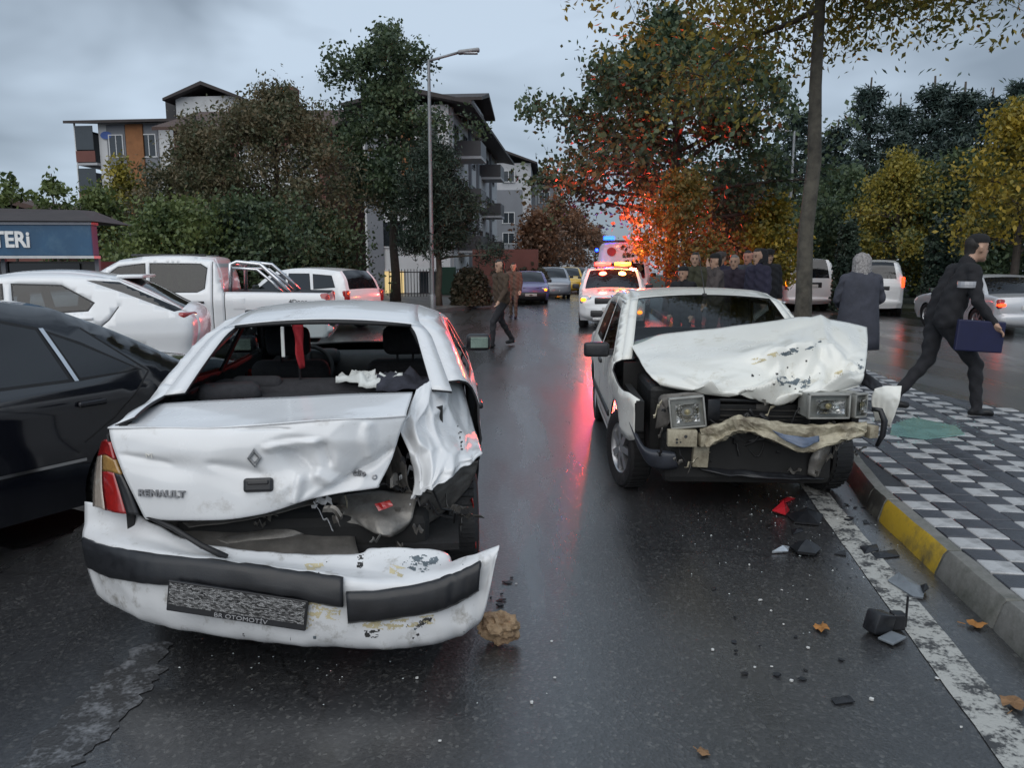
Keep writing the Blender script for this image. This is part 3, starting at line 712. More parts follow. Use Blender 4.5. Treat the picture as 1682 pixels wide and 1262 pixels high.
# ------------------------------------------------------------------ white crossover behind it
CS = dict(paint=PAINT_WB, lining=LINING, glass=GLASS_T, cabin=(1.05, (.1, -.75)), W=.895, belt=1.0, tumble=.42, sill=.25, plan=.09, dens=.08, ns=6, crease=.03, crease_dz=.2, wheel=(.34, .22, 'five'), arches=[(1.32, .34, .4), (-1.32, .34, .4)],
    prof=[('front_bumper', [(2.0, .25), (2.16, .4), (2.17, .6)], .12, .25, PAINT_WB, 0), ('bonnet', [(2.17, .6), (2.05, .85), (1.5, 1.0), (1.0, 1.07)], .05, .12, PAINT_WB, 0), ('windscreen', [(1.0, 1.07), (.6, 1.3), (.2, 1.47)], .06, .07, DARKGLASS, .07),
          ('roof', [(.2, 1.47), (-.2, 1.54), (-.75, 1.55), (-1.3, 1.47)], .03, .1, PAINT_WB, 0), ('rear_window', [(-1.3, 1.47), (-1.65, 1.3), (-1.98, 1.1)], .07, .07, DARKGLASS, .1),
          ('tailgate', [(-1.98, 1.1), (-2.12, 1.02), (-2.15, .85), (-2.1, .62)], .1, .14, PAINT_WB, 0), ('rear_bumper', [(-2.1, .62), (-2.18, .5), (-2.12, .3), (-2.0, .26)], .1, .22, PLASTIC, 0)],
    windows=[('front_window', [(.82, 1.06), (.2, 1.38), (-.1, 1.43), (-.14, 1.06)]), ('rear_side_window', [(-.22, 1.06), (-.18, 1.43), (-.7, 1.41), (-1.05, 1.2), (-.98, 1.1)])],
    seams=[[(-.18, .3), (-.18, 1.05)], [(-.7, .4), (-.85, .7), (-1.2, 1.0), (-1.3, 1.15)], [(.9, .3), (.95, 1.05)]],
    panels=[('rear_glass_side', [(-.95, 1.46), (-1.3, 1.44), (-2.0, 1.1), (-1.9, 1.08), (-1.35, 1.31)], DARKGLASS)],
    mirror=(.7, 1.1, PAINT_WB), handles=[(.0, .93), (-.95, 1.02)], handle_mat=PAINT_WB,
    blocks=[('tail_light', RED_LENS, (-1.93, .62, 1.03), (.34, .3, .075), .03, dict(mirror=1, rz=-.5)), ('tail_light_lens', CLEAR_LENS, (-2.08, .5, .78), (.08, .2, .16), .04, dict(mirror=1, rz=-.5)),
            ('spoiler', PAINT_WB, (-1.4, 0, 1.5), (.3, 1.1, .045), .02), ('fuel_flap', PAINT_WB, (-1.45, .838, .95), (.16, .02, .16), .01)])
hd = Vector((-.955, -.30)).normalized()
crossover, _ = make_car('crossover_car', 'white crossover with black sloping tailgate glass parked behind the black saloon', 'car', (-6.15, 9.45, 0), hd, CS)

# ------------------------------------------------------------------ white double-cab pickup
PS = dict(paint=PAINT_WB, lining=LINING, glass=GLASS_T, cabin=(1.5, (.6, -.3)), W=.93, belt=1.12, tumble=.3, sill=.35, plan=.04, dens=.09, ns=5, crease=.015, wheel=(.38, .25, 'five'), arches=[(1.62, .38, .46), (-1.6, .38, .46)], tuck=.1, under=(.3, .7),
    prof=[('front_bumper', [(2.5, .4), (2.66, .5), (2.68, .75)], .1, .2, PAINT_WB, 0), ('bonnet', [(2.68, .75), (2.62, 1.05), (2.1, 1.15), (1.45, 1.2)], .05, .1, PAINT_WB, 0), ('windscreen', [(1.45, 1.2), (1.1, 1.5), (.75, 1.72)], .05, .07, DARKGLASS, .08),
          ('roof', [(.75, 1.72), (.3, 1.79), (-.25, 1.8), (-.75, 1.76)], .03, .1, PAINT_WB, 0), ('cab_rear', [(-.75, 1.76), (-.86, 1.5), (-.9, 1.2)], .02, .05, PAINT_WB, 0),
          ('bed_cover', [(-.9, 1.2), (-1.6, 1.19), (-2.6, 1.17)], -.06, .04, PLASTIC, 0), ('tailgate', [(-2.6, 1.17), (-2.64, .9), (-2.62, .62)], .02, .05, PAINT_WB, 0), ('rear_bumper', [(-2.62, .62), (-2.7, .55), (-2.6, .4)], .03, .08, CHROME, 0)],
    windows=[('front_window', [(1.28, 1.19), (.75, 1.62), (.32, 1.68), (.3, 1.19)]), ('rear_side_window', [(.24, 1.19), (.26, 1.68), (-.55, 1.67), (-.66, 1.6), (-.62, 1.25), (-.5, 1.19)])],
    seams=[[(.27, .45), (.27, 1.15)], [(-.74, .45), (-.74, 1.7)], [(-.93, .4), (-.93, 1.2)], [(1.2, .5), (1.3, 1.15)]],
    mirror=(1.15, 1.22, PAINT_WB), handles=[(.45, 1.03), (-.52, 1.03)],
    blocks=[('tail_light', RED_LENS, (-2.56, .82, .98), (.16, .16, .36), .03, dict(mirror=1)), ('roof_rail', SATIN, (.0, .55, 1.81), (1.2, .04, .035), .015, dict(mirror=1)),
            ('arch_flare', PLASTIC, (-1.6, .9, .86), (.72, .1, .09), .04, dict(mirror=1)), ('fuel_flap', PAINT_WB, (-1.16, .925, 1.0), (.2, .02, .2), .01)])
pickup, _ = make_car('pickup_truck', 'white double-cab pickup truck with chrome roll bar behind the crossover', 'pickup', (-5.9, 13.6, 0), (-.985, -.17), PS)
m = MB()
for s in (1, -1):
    m.tube([(-1.0, s * .78, 1.18), (-1.02, s * .74, 1.66), (-1.12, s * .72, 1.7), (-1.5, s * .73, 1.66), (-1.78, s * .77, 1.4), (-1.98, s * .8, 1.18)], .035, 8)
    m.tube([(-1.05, s * .76, 1.6), (-1.45, s * .75, 1.57), (-1.7, s * .78, 1.35), (-1.85, s * .8, 1.18)], .025, 8)
m.tube([(-1.02, -.74, 1.66), (-1.02, .74, 1.66)], .035, 8)
m.build('roll_bar', M('satin_steel', (.62, .63, .65), .25, .9), pickup, smooth=True)
text_obj('side_lettering', '4Door', .1, SATIN, Matrix.Translation((-2.12, .935, 1.03)) @ Matrix.Rotation(math.pi, 4, 'Z') @ Matrix.Rotation(R(90), 4, 'X'), pickup, sx=1.1)

# ------------------------------------------------------------------ white estate far behind the pickup
def hatch_spec(**k):
    p = k.get('paint', PAINT_WB)
    S = dict(paint=p, W=.86, belt=.98, tumble=.3, sill=.25, plan=.07, wheel=(.31, .19, 'five'), arches=[(1.25, .31, .37), (-1.25, .31, .37)], dens=.1,
        prof=[('front_bumper', [(1.9, .22), (2.04, .35), (2.05, .55)], .1, .18, k.get('bumper', p), 0), ('bonnet', [(2.05, .55), (1.98, .8), (1.5, .95), (1.1, 1.02)], .05, .1, p, 0), ('windscreen', [(1.1, 1.02), (.7, 1.32), (.35, 1.5)], .06, .07, DARKGLASS, .07),
              ('roof', [(.35, 1.5), (-.2, 1.57), (-1.0, 1.56), (-1.65, 1.5)], .03, .09, p, 0), ('rear_window', [(-1.65, 1.5), (-1.82, 1.3), (-1.92, 1.05)], .05, .08, DARKGLASS, .1),
              ('tailgate', [(-1.92, 1.05), (-1.98, .85), (-1.98, .55)], .05, .1, p, 0), ('rear_bumper', [(-1.98, .55), (-2.06, .48), (-2.0, .28)], .07, .16, k.get('bumper', p), 0)],
        windows=[('front_window', [(.88, 1.02), (.35, 1.4), (-.05, 1.45), (-.08, 1.02)]), ('rear_side_window', [(-.15, 1.02), (-.12, 1.45), (-.8, 1.45), (-.92, 1.04)]), ('quarter_window', [(-1.0, 1.05), (-.9, 1.44), (-1.5, 1.4), (-1.66, 1.1)])],
        seams=[[(-.11, .3), (-.11, 1.0)], [(-.85, .5), (-1.0, .8), (-.97, 1.02)]], mirror=(.8, 1.05, PLASTIC), handles=[(.05, .93), (-.75, .93)],
        blocks=[('headlight', LAMPGLASS, (1.93, .62, .72), (.14, .32, .16), .04, dict(mirror=1)), ('grille', SATIN, (2.05, 0, .62), (.06, .6, .14), .02), ('tail_light', RED_LENS, (-1.93, .72, .88), (.14, .16, .3), .03, dict(mirror=1)),
                ('number_plate', PLATE, (2.13, 0, .42), (.02, .5, .11), .004), ('number_plate', PLATE, (-2.05, 0, .72), (.02, .5, .11), .004)])
    S.update(k); return S
make_car('estate_car', 'white estate car half hidden behind the tail of the pickup', 'car', (-5.55, 20.5, 0), (-.9, .43), hatch_spec())

# ------------------------------------------------------------------ police car facing us
POL = hatch_spec(paint=PAINT_WB, W=.9, belt=1.02)
POL['blocks'] = [('headlight', LAMPGLASS, (1.96, .68, .76), (.14, .3, .2), .05, dict(mirror=1)), ('indicator', AMBER_ON, (2.0, -.74, .77), (.12, .13, .09), .03), ('grille', SATIN, (2.06, 0, .74), (.08, .9, .17), .03),
    ('lower_grille', SATIN, (2.13, 0, .42), (.06, 1.1, .16), .03), ('skid_plate', ALLOY, (2.1, 0, .27), (.1, 1.0, .09), .02), ('fog_lamp', AMBER_ON, (2.04, .72, .45), (.1, .12, .08), .03), ('number_plate', PLATE, (2.17, 0, .53), (.02, .5, .11), .004)]
pp = Vector((2.85, 21.8, 0))
police, _ = make_car('police_car', 'white police car with lit light bar facing the camera behind the crumpled car', 'police car', pp, (-.13, -1), POL)
m = MB(); m.rbox((.0, 0, 1.63), (.28, 1.1, .05), .02); m.box((0, .45, 1.58), (.08, .06, .08)); m.box((0, -.45, 1.58), (.08, .06, .08)); bar = m.build('light_bar', SATIN, police)
EM_RED = M('red_beacon_lit', (.6, .02, .03), .3, emit=(1., .012, .012), estr=45.)
EM_ORG = M('amber_beacon_lit', (.6, .2, .05), .3, emit=(1., .2, .01), estr=14.)
EM_BLU = M('blue_beacon_lit', (.02, .05, .6), .3, emit=(.004, .03, 1.), estr=16.)
m = MB(); m.rbox((.02, .28, 1.7), (.22, .46, .09), .03); m.build('amber_beacon', EM_ORG, bar)
m = MB(); m.rbox((.02, -.28, 1.7), (.22, .46, .09), .03); m.build('red_beacon', M('red_beacon_dim', (.4, .02, .03), .3, emit=(1, .015, .012), estr=20.), bar)
text_obj('lettering', 'POLİS', .2, M('blue_print', (.03, .04, .14), .4), Matrix.Translation((1.55, 0, 1.015)) @ Matrix.Rotation(R(90), 4, 'Z') @ Matrix.Rotation(R(8), 4, 'X'), police, ext=.004, bold=.006, sx=1.5)
m = MB()
for r0, r1 in ((.075, .05),):
    q = [(math.cos(t) * r0 * .72 if True else 0, math.sin(t) * r0) for t in np.linspace(0, 2 * math.pi, 5)[:-1]]
    m.prism(q, 0, .02, Matrix.Translation((2.105, 0, .75)) @ Matrix.Rotation(R(90), 4, 'Y') @ Matrix.Rotation(R(90), 4, 'Z'))
m.build('diamond_badge', CHROME, police)
def lamp(name, parent, loc, col, power, size=.12, cone=None, tilt=0., pan=0.):
    l = bpy.data.lights.new(name, 'SPOT' if cone else 'POINT'); l.energy = power; l.color = col; l.shadow_soft_size = size
    o = bpy.data.objects.new(name, l); link(o, parent); o.location = loc
    if cone: l.spot_size = R(cone); l.spot_blend = .6; o.rotation_euler = (0, -math.pi / 2 - R(tilt), R(pan))   # shines out along the vehicle's nose
    return o
lamp('beacon_light', bar, (.3, .3, 1.86), (1., .3, .06), 90)
lamp('beacon_light', bar, (.3, -.3, 1.86), (1., .06, .03), 130)

# ------------------------------------------------------------------ ambulance behind it
AMB = dict(paint=PAINT_WB, W=.98, belt=1.25, tumble=.12, sill=.3, plan=.04, wheel=(.34, .21, 'cap'), arches=[(1.75, .34, .4), (-1.55, .34, .4)], dens=.14, crease=0.,
    prof=[('front_bumper', [(2.5, .3), (2.66, .45), (2.68, .7)], .1, .2, PLASTIC, 0), ('bonnet', [(2.68, .7), (2.55, 1.0), (2.1, 1.2)], .06, .12, PAINT_WB, 0), ('windscreen', [(2.1, 1.2), (1.85, 1.5), (1.66, 1.72)], .08, .1, DARKGLASS, .08),
          ('roof', [(1.66, 1.72), (1.5, 2.25), (1.25, 2.46), (-1., 2.52), (-2.55, 2.5)], .03, .16, PAINT_WB, 0), ('rear_door', [(-2.55, 2.5), (-2.66, 1.5), (-2.66, .5)], .02, .08, PAINT_WB, 0), ('rear_bumper', [(-2.66, .5), (-2.72, .42), (-2.6, .3)], .03, .1, PLASTIC, 0)],
    windows=[('front_window', [(1.95, 1.27), (1.55, 1.75), (.95, 1.78), (.95, 1.25)])], seams=[[(.85, .4), (.85, 2.0)], [(-.4, .4), (-.4, 2.1)]], mirror=(1.85, 1.3, PLASTIC), handles=[(1.05, 1.05)],
    blocks=[('headlight', LAMPGLASS, (2.58, .68, .9), (.16, .3, .22), .05, dict(mirror=1)), ('grille', SATIN, (2.7, 0, .8), (.06, .8, .16), .03)])
ambulance, _ = make_car('ambulance', 'tall white ambulance with a blue beacon behind the police car', 'ambulance', (4.2, 29.2, 0), (-.14, -1), AMB)
m = MB(); m.rbox((1.1, 0, 2.54), (.3, 1.5, .06), .02); abar = m.build('light_bar', SATIN, ambulance)
m = MB(); m.rbox((1.12, -.52, 2.64), (.26, .4, .14), .04); m.build('blue_beacon', EM_BLU, abar)
m = MB(); m.rbox((1.12, .52, 2.63), (.24, .4, .12), .04); m.build('red_beacon', EM_RED, abar)
m = MB(); m.rbox((2.05, -.93, 2.2), (.12, .1, .1), .03); m.build('side_beacon', EM_BLU, ambulance)
m = MB(); q = [(math.cos(t) * .16, math.sin(t) * .16) for t in np.linspace(0, 2 * math.pi, 25)[:-1]]
m.prism(q, 0, .01, Matrix.Translation((1.6, -.42, 2.15)) @ Matrix.Rotation(R(72), 4, 'Y')); m.build('red_emblem', M('red_print', (.4, .02, .02), .4), ambulance)
lamp('beacon_light', abar, (1.7, .5, 2.75), (1., .06, .03), 5200, .15, 110, 18, 0)
lamp('beacon_light', abar, (1.1, .5, 2.85), (1., .02, .05), 60, .15)
lamp('beacon_light', abar, (1.7, -.5, 2.8), (.06, .12, 1.), 60, .15, 110, 0, 0)

# ------------------------------------------------------------------ cars queued along the left side of the road
def far(px, py): g = G(px, py); return (g.x, g.y, 0)
VIO = M('violet_paint', (.13, .11, .3), .3, .1, .05, coat=.6); GREY = M('grey_paint', (.3, .32, .36), .3, .2, .05, coat=.6); YELP = M('taxi_yellow_paint', (.6, .38, .03), .3, 0, .05, coat=.6); REDP = M('dark_red_paint', (.09, .012, .012), .3, 0, .1, coat=.5)
S = sedan_spec(paint=VIO); S['blocks'] += [('indicator', AMBER_ON, (2.05, .63, .64), (.05, .1, .09), .02)]
make_car('saloon_car', 'violet-blue saloon with a lit amber lamp parked at the left kerb', 'car', far(868, 497), (.03, -1), S)
make_car('hatchback_car', 'pale grey hatchback parked just behind the violet saloon', 'car', (2.15, 41, 0), (.02, -1), hatch_spec(paint=GREY))
S = hatch_spec(paint=YELP); S['blocks'] += [('indicator', AMBER_ON, (2.0, .66, .6), (.1, .2, .14), .03), ('indicator', AMBER_ON, (2.0, -.66, .6), (.1, .2, .14), .03)]
make_car('taxi_car', 'yellow car with both front lamps glowing behind the grey hatchback', 'car', (3.55, 48.5, 0), (-.02, -1), S)
make_car('hatchback_car', 'dark red hatchback farther up the road behind the yellow car', 'car', (4.7, 57, 0), (-.05, -1), hatch_spec(paint=REDP))
make_car('saloon_car', 'small white saloon at the far end of the road beside the police car', 'car', (4.95, 46, 0), (-.1, -1), sedan_spec())
# ------------------------------------------------------------------ vans and saloon on the right carriageway
def van_spec(**k):
    S = dict(paint=PAINT_WB, W=.93, belt=1.15, tumble=.2, sill=.28, plan=.05, wheel=(.33, .21, 'cap'), arches=[(1.5, .33, .39), (-1.45, .33, .39)], dens=.12, crease=.008,
        prof=[('front_bumper', [(2.2, .28), (2.38, .42), (2.4, .65)], .08, .2, PLASTIC, 0), ('bonnet', [(2.4, .65), (2.3, .95), (1.95, 1.12)], .06, .12, PAINT_WB, 0), ('windscreen', [(1.95, 1.12), (1.5, 1.55), (1.2, 1.82)], .06, .09, DARKGLASS, .07),
              ('roof', [(1.2, 1.82), (.6, 1.9), (-1., 1.92), (-2.2, 1.86)], .03, .12, PAINT_WB, 0), ('rear_window', [(-2.2, 1.86), (-2.32, 1.5), (-2.38, 1.2)], .03, .08, DARKGLASS, .12), ('tailgate', [(-2.38, 1.2), (-2.42, .8), (-2.4, .5)], .03, .08, PAINT_WB, 0), ('rear_bumper', [(-2.4, .5), (-2.48, .42), (-2.38, .28)], .05, .14, PAINT_WB, 0)],
        windows=[('front_window', [(1.78, 1.14), (1.3, 1.66), (.72, 1.7), (.72, 1.14)]), ('side_window', [(.6, 1.16), (.6, 1.7), (-.5, 1.72), (-.5, 1.16)])], seams=[[(.66, .4), (.66, 1.75)], [(-.6, .4), (-.6, 1.75)]],
        mirror=(1.6, 1.16, PLASTIC), handles=[(.85, 1.0)],
        blocks=[('headlight', LAMPGLASS, (2.3, .66, .82), (.14, .3, .2), .04, dict(mirror=1)), ('tail_light', RED_LENS, (-2.36, .86, .98), (.1, .1, .4), .03, dict(mirror=1)), ('number_plate', PLATE, (-2.46, 0, .92), (.02, .52, .11), .004), ('plate_panel', SATIN, (-2.43, 0, .95), (.04, .8, .2), .02)])
    S.update(k); return S
S = van_spec(); S['blocks'] += [('indicator', AMBER_ON, (-2.38, .86, 1.0), (.12, .12, .16), .03, dict(mirror=1)), ('headlight_lit', M('warm_lamp_lit', (.6, .5, .3), .2, emit=(1., .75, .35), estr=6.), (2.34, .74, .84), (.12, .16, .12), .03)]
make_car('panel_van', 'white van with amber hazard lamps flashing beyond the tree trunk', 'van', (11.1, 30.5, 0), (.07, 1), S)
S = hatch_spec(); S['prof'] = [(a, [(x, z * (1.16 if z > .6 else 1)) for x, z in b], c, d, e, f) for a, b, c, d, e, f in S['prof']]; S['windows'] = [(n, [(x, z * 1.15) for x, z in q]) for n, q in S['windows']]; S['belt'] = 1.12
S['blocks'] = [('tail_light', RED_ON, (-1.93, .78, 1.12), (.1, .1, .34), .03, dict(mirror=1)), ('plate_panel', SATIN, (-2.0, 0, .92), (.06, .8, .14), .02), ('number_plate', PLATE, (-2.03, 0, .8), (.03, .52, .11), .004), ('roof_rail', CHROME, (-.4, .62, 1.85), (1.9, .04, .04), .015, dict(mirror=1))]
make_car('compact_van', 'white compact van with roof rails seen from the rear beside the woman in grey', 'van', (12.75, 27.0, 0), (.40, .92), S)
VS = sedan_spec(paint=PAINT_S, W=.85)
VS['prof'] = [(a, b, c, d if 'bumper' not in a else .2, (PAINT_S if e in (PLASTIC,) else e), f) for a, b, c, d, e, f in VS['prof']]
VS['wheel'] = (.31, .2, 'seven'); VS['blocks'] = [('tail_light', RED_LENS, (-1.96, .7, .74), (.2, .2, .24), .05, dict(mirror=1, rz=.3)), ('tail_light_lit', RED_ON, (-2.02, .7, .72), (.17, .17, .08), .03, dict(mirror=1, rz=.3)), ('number_plate', PLATE, (-2.1, 0, .66), (.02, .5, .11), .004)]
make_car('saloon_car', 'silver-white saloon with lit red tail lamps behind the man with the blue folder', 'car', (12.3, 20.0, 0), (.04, 1), VS)
# ================================================================== the two damaged cars
from mathutils.bvhtree import BVHTree
def bvh_of(rows):
    m = MB(); m.grid(rows); return BVHTree.FromPolygons([tuple(v) for v in m.v], m.f)
def stick(bvh, px, py):
    """where the line of sight through a photo point meets a sheet already built"""
    d = ray(px, py).normalized(); h, n, i, dist = bvh.ray_cast(Vector((0, 0, CAM_H)), d)
    if h is None: return None, None
    if n.dot(d) > 0: n = -n
    return h, n
def decal(bvh, poly, step, name, mat, inv, parent, off=.003, rag=0., seed=0.):
    """thin flake, print or scrape lying on a sheet"""
    xs = [p[0] for p in poly]; ys = [p[1] for p in poly]; nx = max(2, int((max(xs) - min(xs)) / step)); ny = max(2, int((max(ys) - min(ys)) / step)); V = {}; m = MB()
    def at(i, j):
        if (i, j) not in V:
            h, n = stick(bvh, min(xs) + i * (max(xs) - min(xs)) / nx, min(ys) + j * (max(ys) - min(ys)) / ny); V[(i, j)] = None if h is None else (h + n * off)
        return V[(i, j)]
    for i in range(nx):
        for j in range(ny):
            cx = min(xs) + (i + .5) * (max(xs) - min(xs)) / nx; cy = min(ys) + (j + .5) * (max(ys) - min(ys)) / ny
            if not inside((cx, cy), poly): continue
            if rag and noise.noise(Vector((cx * .07, cy * .16, seed + 3))) + .55 * noise.noise(Vector((cx * .25, cy * .4, seed))) + .3 * noise.noise(Vector((cx * .8, cy * .9, seed))) < .04: continue
            c = [at(i, j), at(i, j + 1), at(i + 1, j + 1), at(i + 1, j)]
            if any(a is None for a in c): continue
            m.add([inv @ a for a in c], [(0, 1, 2, 3)])
    return m.build(name, mat, parent) if m.v else None
def sheet_part(name, rows_px, nu, nv, mat, inv, parent, fn=None, thick=.004, smooth=True):
    rows = patch([[P(*q) for q in r] for r in rows_px], nu, nv, fn); m = MB(); m.grid([[inv @ p for p in r] for r in rows])
    o = m.build(name, mat, parent, smooth=smooth)
    if thick: solid(o, thick, None, 0)
    return o, rows
def gs(u, v, cu, cv, su, sv): return math.exp(-((u - cu) / su) ** 2 - ((v - cv) / sv) ** 2)
def facing(h, n, up=Vector((0, 0, 1))):
    """matrix whose Z is n and Y as near to up as it goes"""
    y = (up - n * up.dot(n)).normalized(); x = y.cross(n).normalized(); return Matrix.Translation(h) @ Matrix((x, y, n)).transposed().to_4x4()
def facet(u, v, k, seed, amp):
    """sharp-edged buckles: cells pulled in and out"""
    d, pts = noise.voronoi(Vector((u * k, v * k * .8, seed))); return amp * (min(d[1] - d[0], .5) - .2)
def crease(u, v, a, b, amp, w):
    """a straight sharp fold from a to b on a sheet"""
    dx, dy = b[0] - a[0], b[1] - a[1]; t = ((u - a[0]) * dx + (v - a[1]) * dy) / (dx * dx + dy * dy); tc_ = max(0, min(1, t)); d = math.hypot(u - a[0] - tc_ * dx, v - a[1] - tc_ * dy); return amp * max(0, 1 - d / (w * (.35 + .65 * math.sin(math.pi * (.15 + .7 * tc_)))))
BARE = M('bare_bent_steel', (.2, .19, .175), .45, .5, .35, 9, bump=.3, bscale=40, dirt=(.05, .04, .03), dirt_amt=.4, dirt_scale=7)
PRIMER = M('cream_inner_panel', (.42, .38, .28), .55, 0, .3, 9, bump=.25, bscale=40, dirt=(.08, .055, .035), dirt_amt=.6, dirt_scale=8)
GRIME = M('dirty_inner_panel', (.12, .112, .102), .6, .2, .4, 10, bump=.4, bscale=30)
SCRAPE = M('scraped_grey_primer', (.13, .16, .18), .5, .2, .5, 14, bump=.3, bscale=70)
FLAKE = M('flaked_cream_filler', (.55, .48, .3), .6, 0, .25, 14, bump=.3, bscale=50)
SCUFF = M('black_scuff', (.03, .03, .03), .6, 0, .4, 20)

# ------------------------------------------------------------------ white saloon with the stove-in boot
C1 = Vector((-1.075, 5.02, 0)); H1 = Vector((-.088, 1)).normalized()
W1 = dict(paint=PAINT_W, lining=LINING, glass=GLASS_T, W=.815, belt=.93, tumble=.5, sill=.22, plan=.08, dens=.055, ns=7, crease=.012, crease_dz=.18, wheel=(.29, .175, 'cap'), arches=[(1.3, .29, .345), (-1.22, .29, .35)], nw=17,
    prof=[('front_bumper', [(1.95, .2), (2.05, .35), (2.06, .5), (2.0, .62)], .12, .22, PAINT_W, 0), ('bonnet', [(2.0, .62), (1.9, .75), (1.5, .9), (1.05, .98)], .05, .1, PAINT_W, 0), ('windscreen', [(1.05, .98), (.65, 1.2), (.28, 1.325)], .06, .06, GLASS, .07),
          ('roof', [(.28, 1.325), (-.05, 1.37), (-.45, 1.38), (-.8, 1.355), (-1.02, 1.31)], .035, .12, PAINT_W, 0), ('rear_window', [(-1.02, 1.31), (-1.28, 1.18), (-1.52, 1.035)], .05, .08, 'open', .085),
          ('deck', [(-1.52, 1.035), (-1.75, 1.03), (-1.95, 1.0)], .03, .08, None, 0), ('rear', [(-1.95, 1.0), (-2.02, .85), (-2.0, .68)], .06, .14, None, 0), ('bumper', [(-2.0, .68), (-2.06, .58), (-2.05, .4), (-1.95, .28)], .1, .2, None, 0)],
    windows=[('front_window', [(.84, .99), (.28, 1.25), (-.08, 1.29), (-.1, .97)]), ('rear_side_window', [(-.17, .97), (-.15, 1.29), (-.66, 1.27), (-.88, 1.19), (-1.1, 1.03)]), ],
    seams=[[(.92, .3), (.95, .95)], [(-.135, .28), (-.135, .96)], [(-.62, .38), (-.82, .6), (-1.02, .82), (-1.13, 1.0)], [(-1.13, 1.0), (-.93, 1.21), (-.66, 1.31)]],
    panels=[('front_door', [(.93, .28), (.95, .99), (.25, 1.3), (-.1, 1.335), (-.13, .28)], None), ('rear_door', [(-.14, .28), (-.12, 1.335), (-.65, 1.3), (-.9, 1.18), (-1.02, 1.0), (-.98, .8), (-.6, .36), (-.55, .28)], None)],
    mirror=(.8, 1.0, PLASTIC), handles=[(.0, .82), (-.78, .84)],
    cuts=[[(-1.9, 0), (-1.9, 1.2), (-2.5, 1.2), (-2.5, 0)], [(-1.58, 0), (-1.58, .68), (-2.5, .68), (-2.5, 0)]], torn=[('rear_quarter', [(-1.27, 0), (-1.27, .7), (-1.2, 1.0), (-1.42, 1.075), (-2.5, 1.075), (-2.5, 0)])], skip={('rear_quarter', -1)})
wreck, ys1 = make_car('wrecked_saloon', 'white saloon with caved-in boot, no rear window and torn rear bumper', 'car', C1, H1, W1)
INV1 = (Matrix.Translation(C1) @ Matrix.Rotation(math.atan2(H1.y, H1.x), 4, 'Z')).inverted()

# boot lid
def lid_fn(u, v, p):
    y = 0.
    y += .06 * gs(u, v, .62, .58, .1, .1) + .05 * gs(u, v, .82, .72, .12, .12) + .018 * gs(u, v, .36, .66, .14, .09) + .02 * gs(u, v, .15, .62, .1, .07)
    for a, b, am, w in (((.5, .53), (.71, .5), -.034, .035), ((.55, .55), (.66, .66), .035, .05), ((.71, .5), (.73, .62), .03, .04), ((.68, .67), (.8, .76), -.035, .04), ((.8, .76), (.97, .6), .03, .05), ((.3, .6), (.47, .66), .014, .04), ((.03, .56), (.15, .6), .012, .035), ((.62, .68), (.66, .84), -.025, .03), ((.86, .38), (.9, .62), -.02, .04), ((.4, .36), (.56, .4), .012, .03)):
        y += crease(u, v, a, b, am, w)
    y += facet(u, v, 5.2, 3.3, .035) * (gs(u, v, .75, .68, .25, .22) + .06) * min(1, v * 4)
    y += .003 * nz((u, v, 0), 9., 2.)
    z = -.012 * gs(u, v, .55, .1, .2, .12) + .006 * nz((u, 0, v), 5., 1.) * (1 if v > .12 else .3)
    return Vector((p.x, p.y + y, p.z + z))
LID = [[(262, 664, 3.42), (400, 655, 3.44), (540, 648, 3.47), (678, 645, 3.5)],
       [(186, 698, 3.08), (330, 698, 3.07), (450, 690, 3.08), (560, 684, 3.12), (668, 678, 3.24)],
       [(180, 706, 3.05), (330, 706, 3.03), (450, 699, 3.05), (560, 692, 3.09), (667, 686, 3.22)],
       [(186, 734, 3.03), (320, 738, 2.99), (440, 728, 3.01), (545, 724, 3.05), (656, 712, 3.2)],
       [(203, 778, 3.0), (325, 784, 2.97), (440, 782, 2.99), (545, 776, 3.04), (642, 758, 3.18)],
       [(236, 846, 2.99), (335, 849, 2.96), (430, 839, 2.98), (520, 814, 3.03), (622, 797, 3.13)],
       [(240, 850, 3.02), (338, 852, 2.99), (432, 842, 3.01), (522, 817, 3.06), (624, 799, 3.16)]]
lid, lid_rows = sheet_part('boot_lid', LID, 90, 64, PAINT_W, INV1, wreck, lid_fn, .006)
lb = bvh_of(lid_rows)
# lock recess, badge and lettering on the lid
def on_lid(px, py, d=0.): h, n = stick(lb, px, py); return facing(h + n * d, n)
m = MB(); L4 = INV1 @ on_lid(425, 797, .0)
q = lambda m_, c, s, r: m_.rbox(c, s, r, seg=2)
q(m, (0, 0, .006), (.118, .058, .024), .012); o = m.build('boot_lock', PLASTIC, lid); o.matrix_local = L4
m = MB(); m.rbox((0, .012, .018), (.085, .02, .012), .005); o = m.build('lock_barrel', SATIN, lid); o.matrix_local = L4
m = MB(); L4 = INV1 @ on_lid(418, 752, .004)
for s0, s1, h in ((1., .78, .012), (.62, .4, .01)):
    a = [(0, .042), (-.03, 0), (0, -.042), (.03, 0)]; V = [(x * s, y * s, z) for s, z in ((s0, 0), ((s0 + s1) / 2, h), (s1, 0)) for x, y in a]
    m.add(V, [(r * 4 + k, r * 4 + (k + 1) % 4, r * 4 + 4 + (k + 1) % 4, r * 4 + 4 + k) for r in (0, 1) for k in range(4)])
o = m.build('diamond_badge', CHROME, lid); o.matrix_local = L4
BADGE = M('worn_badge_chrome', (.3, .3, .31), .3, .8, .5, 60)
text_obj('lettering', 'RENAULT', .038, BADGE, INV1 @ on_lid(267, 811, .007), lid, ext=.005, bold=.0012, sx=1.22)
text_obj('model_lettering', 'clio', .036, BADGE, INV1 @ on_lid(592, 780, .01), lid, ext=.005, bold=.001, sx=1.2)
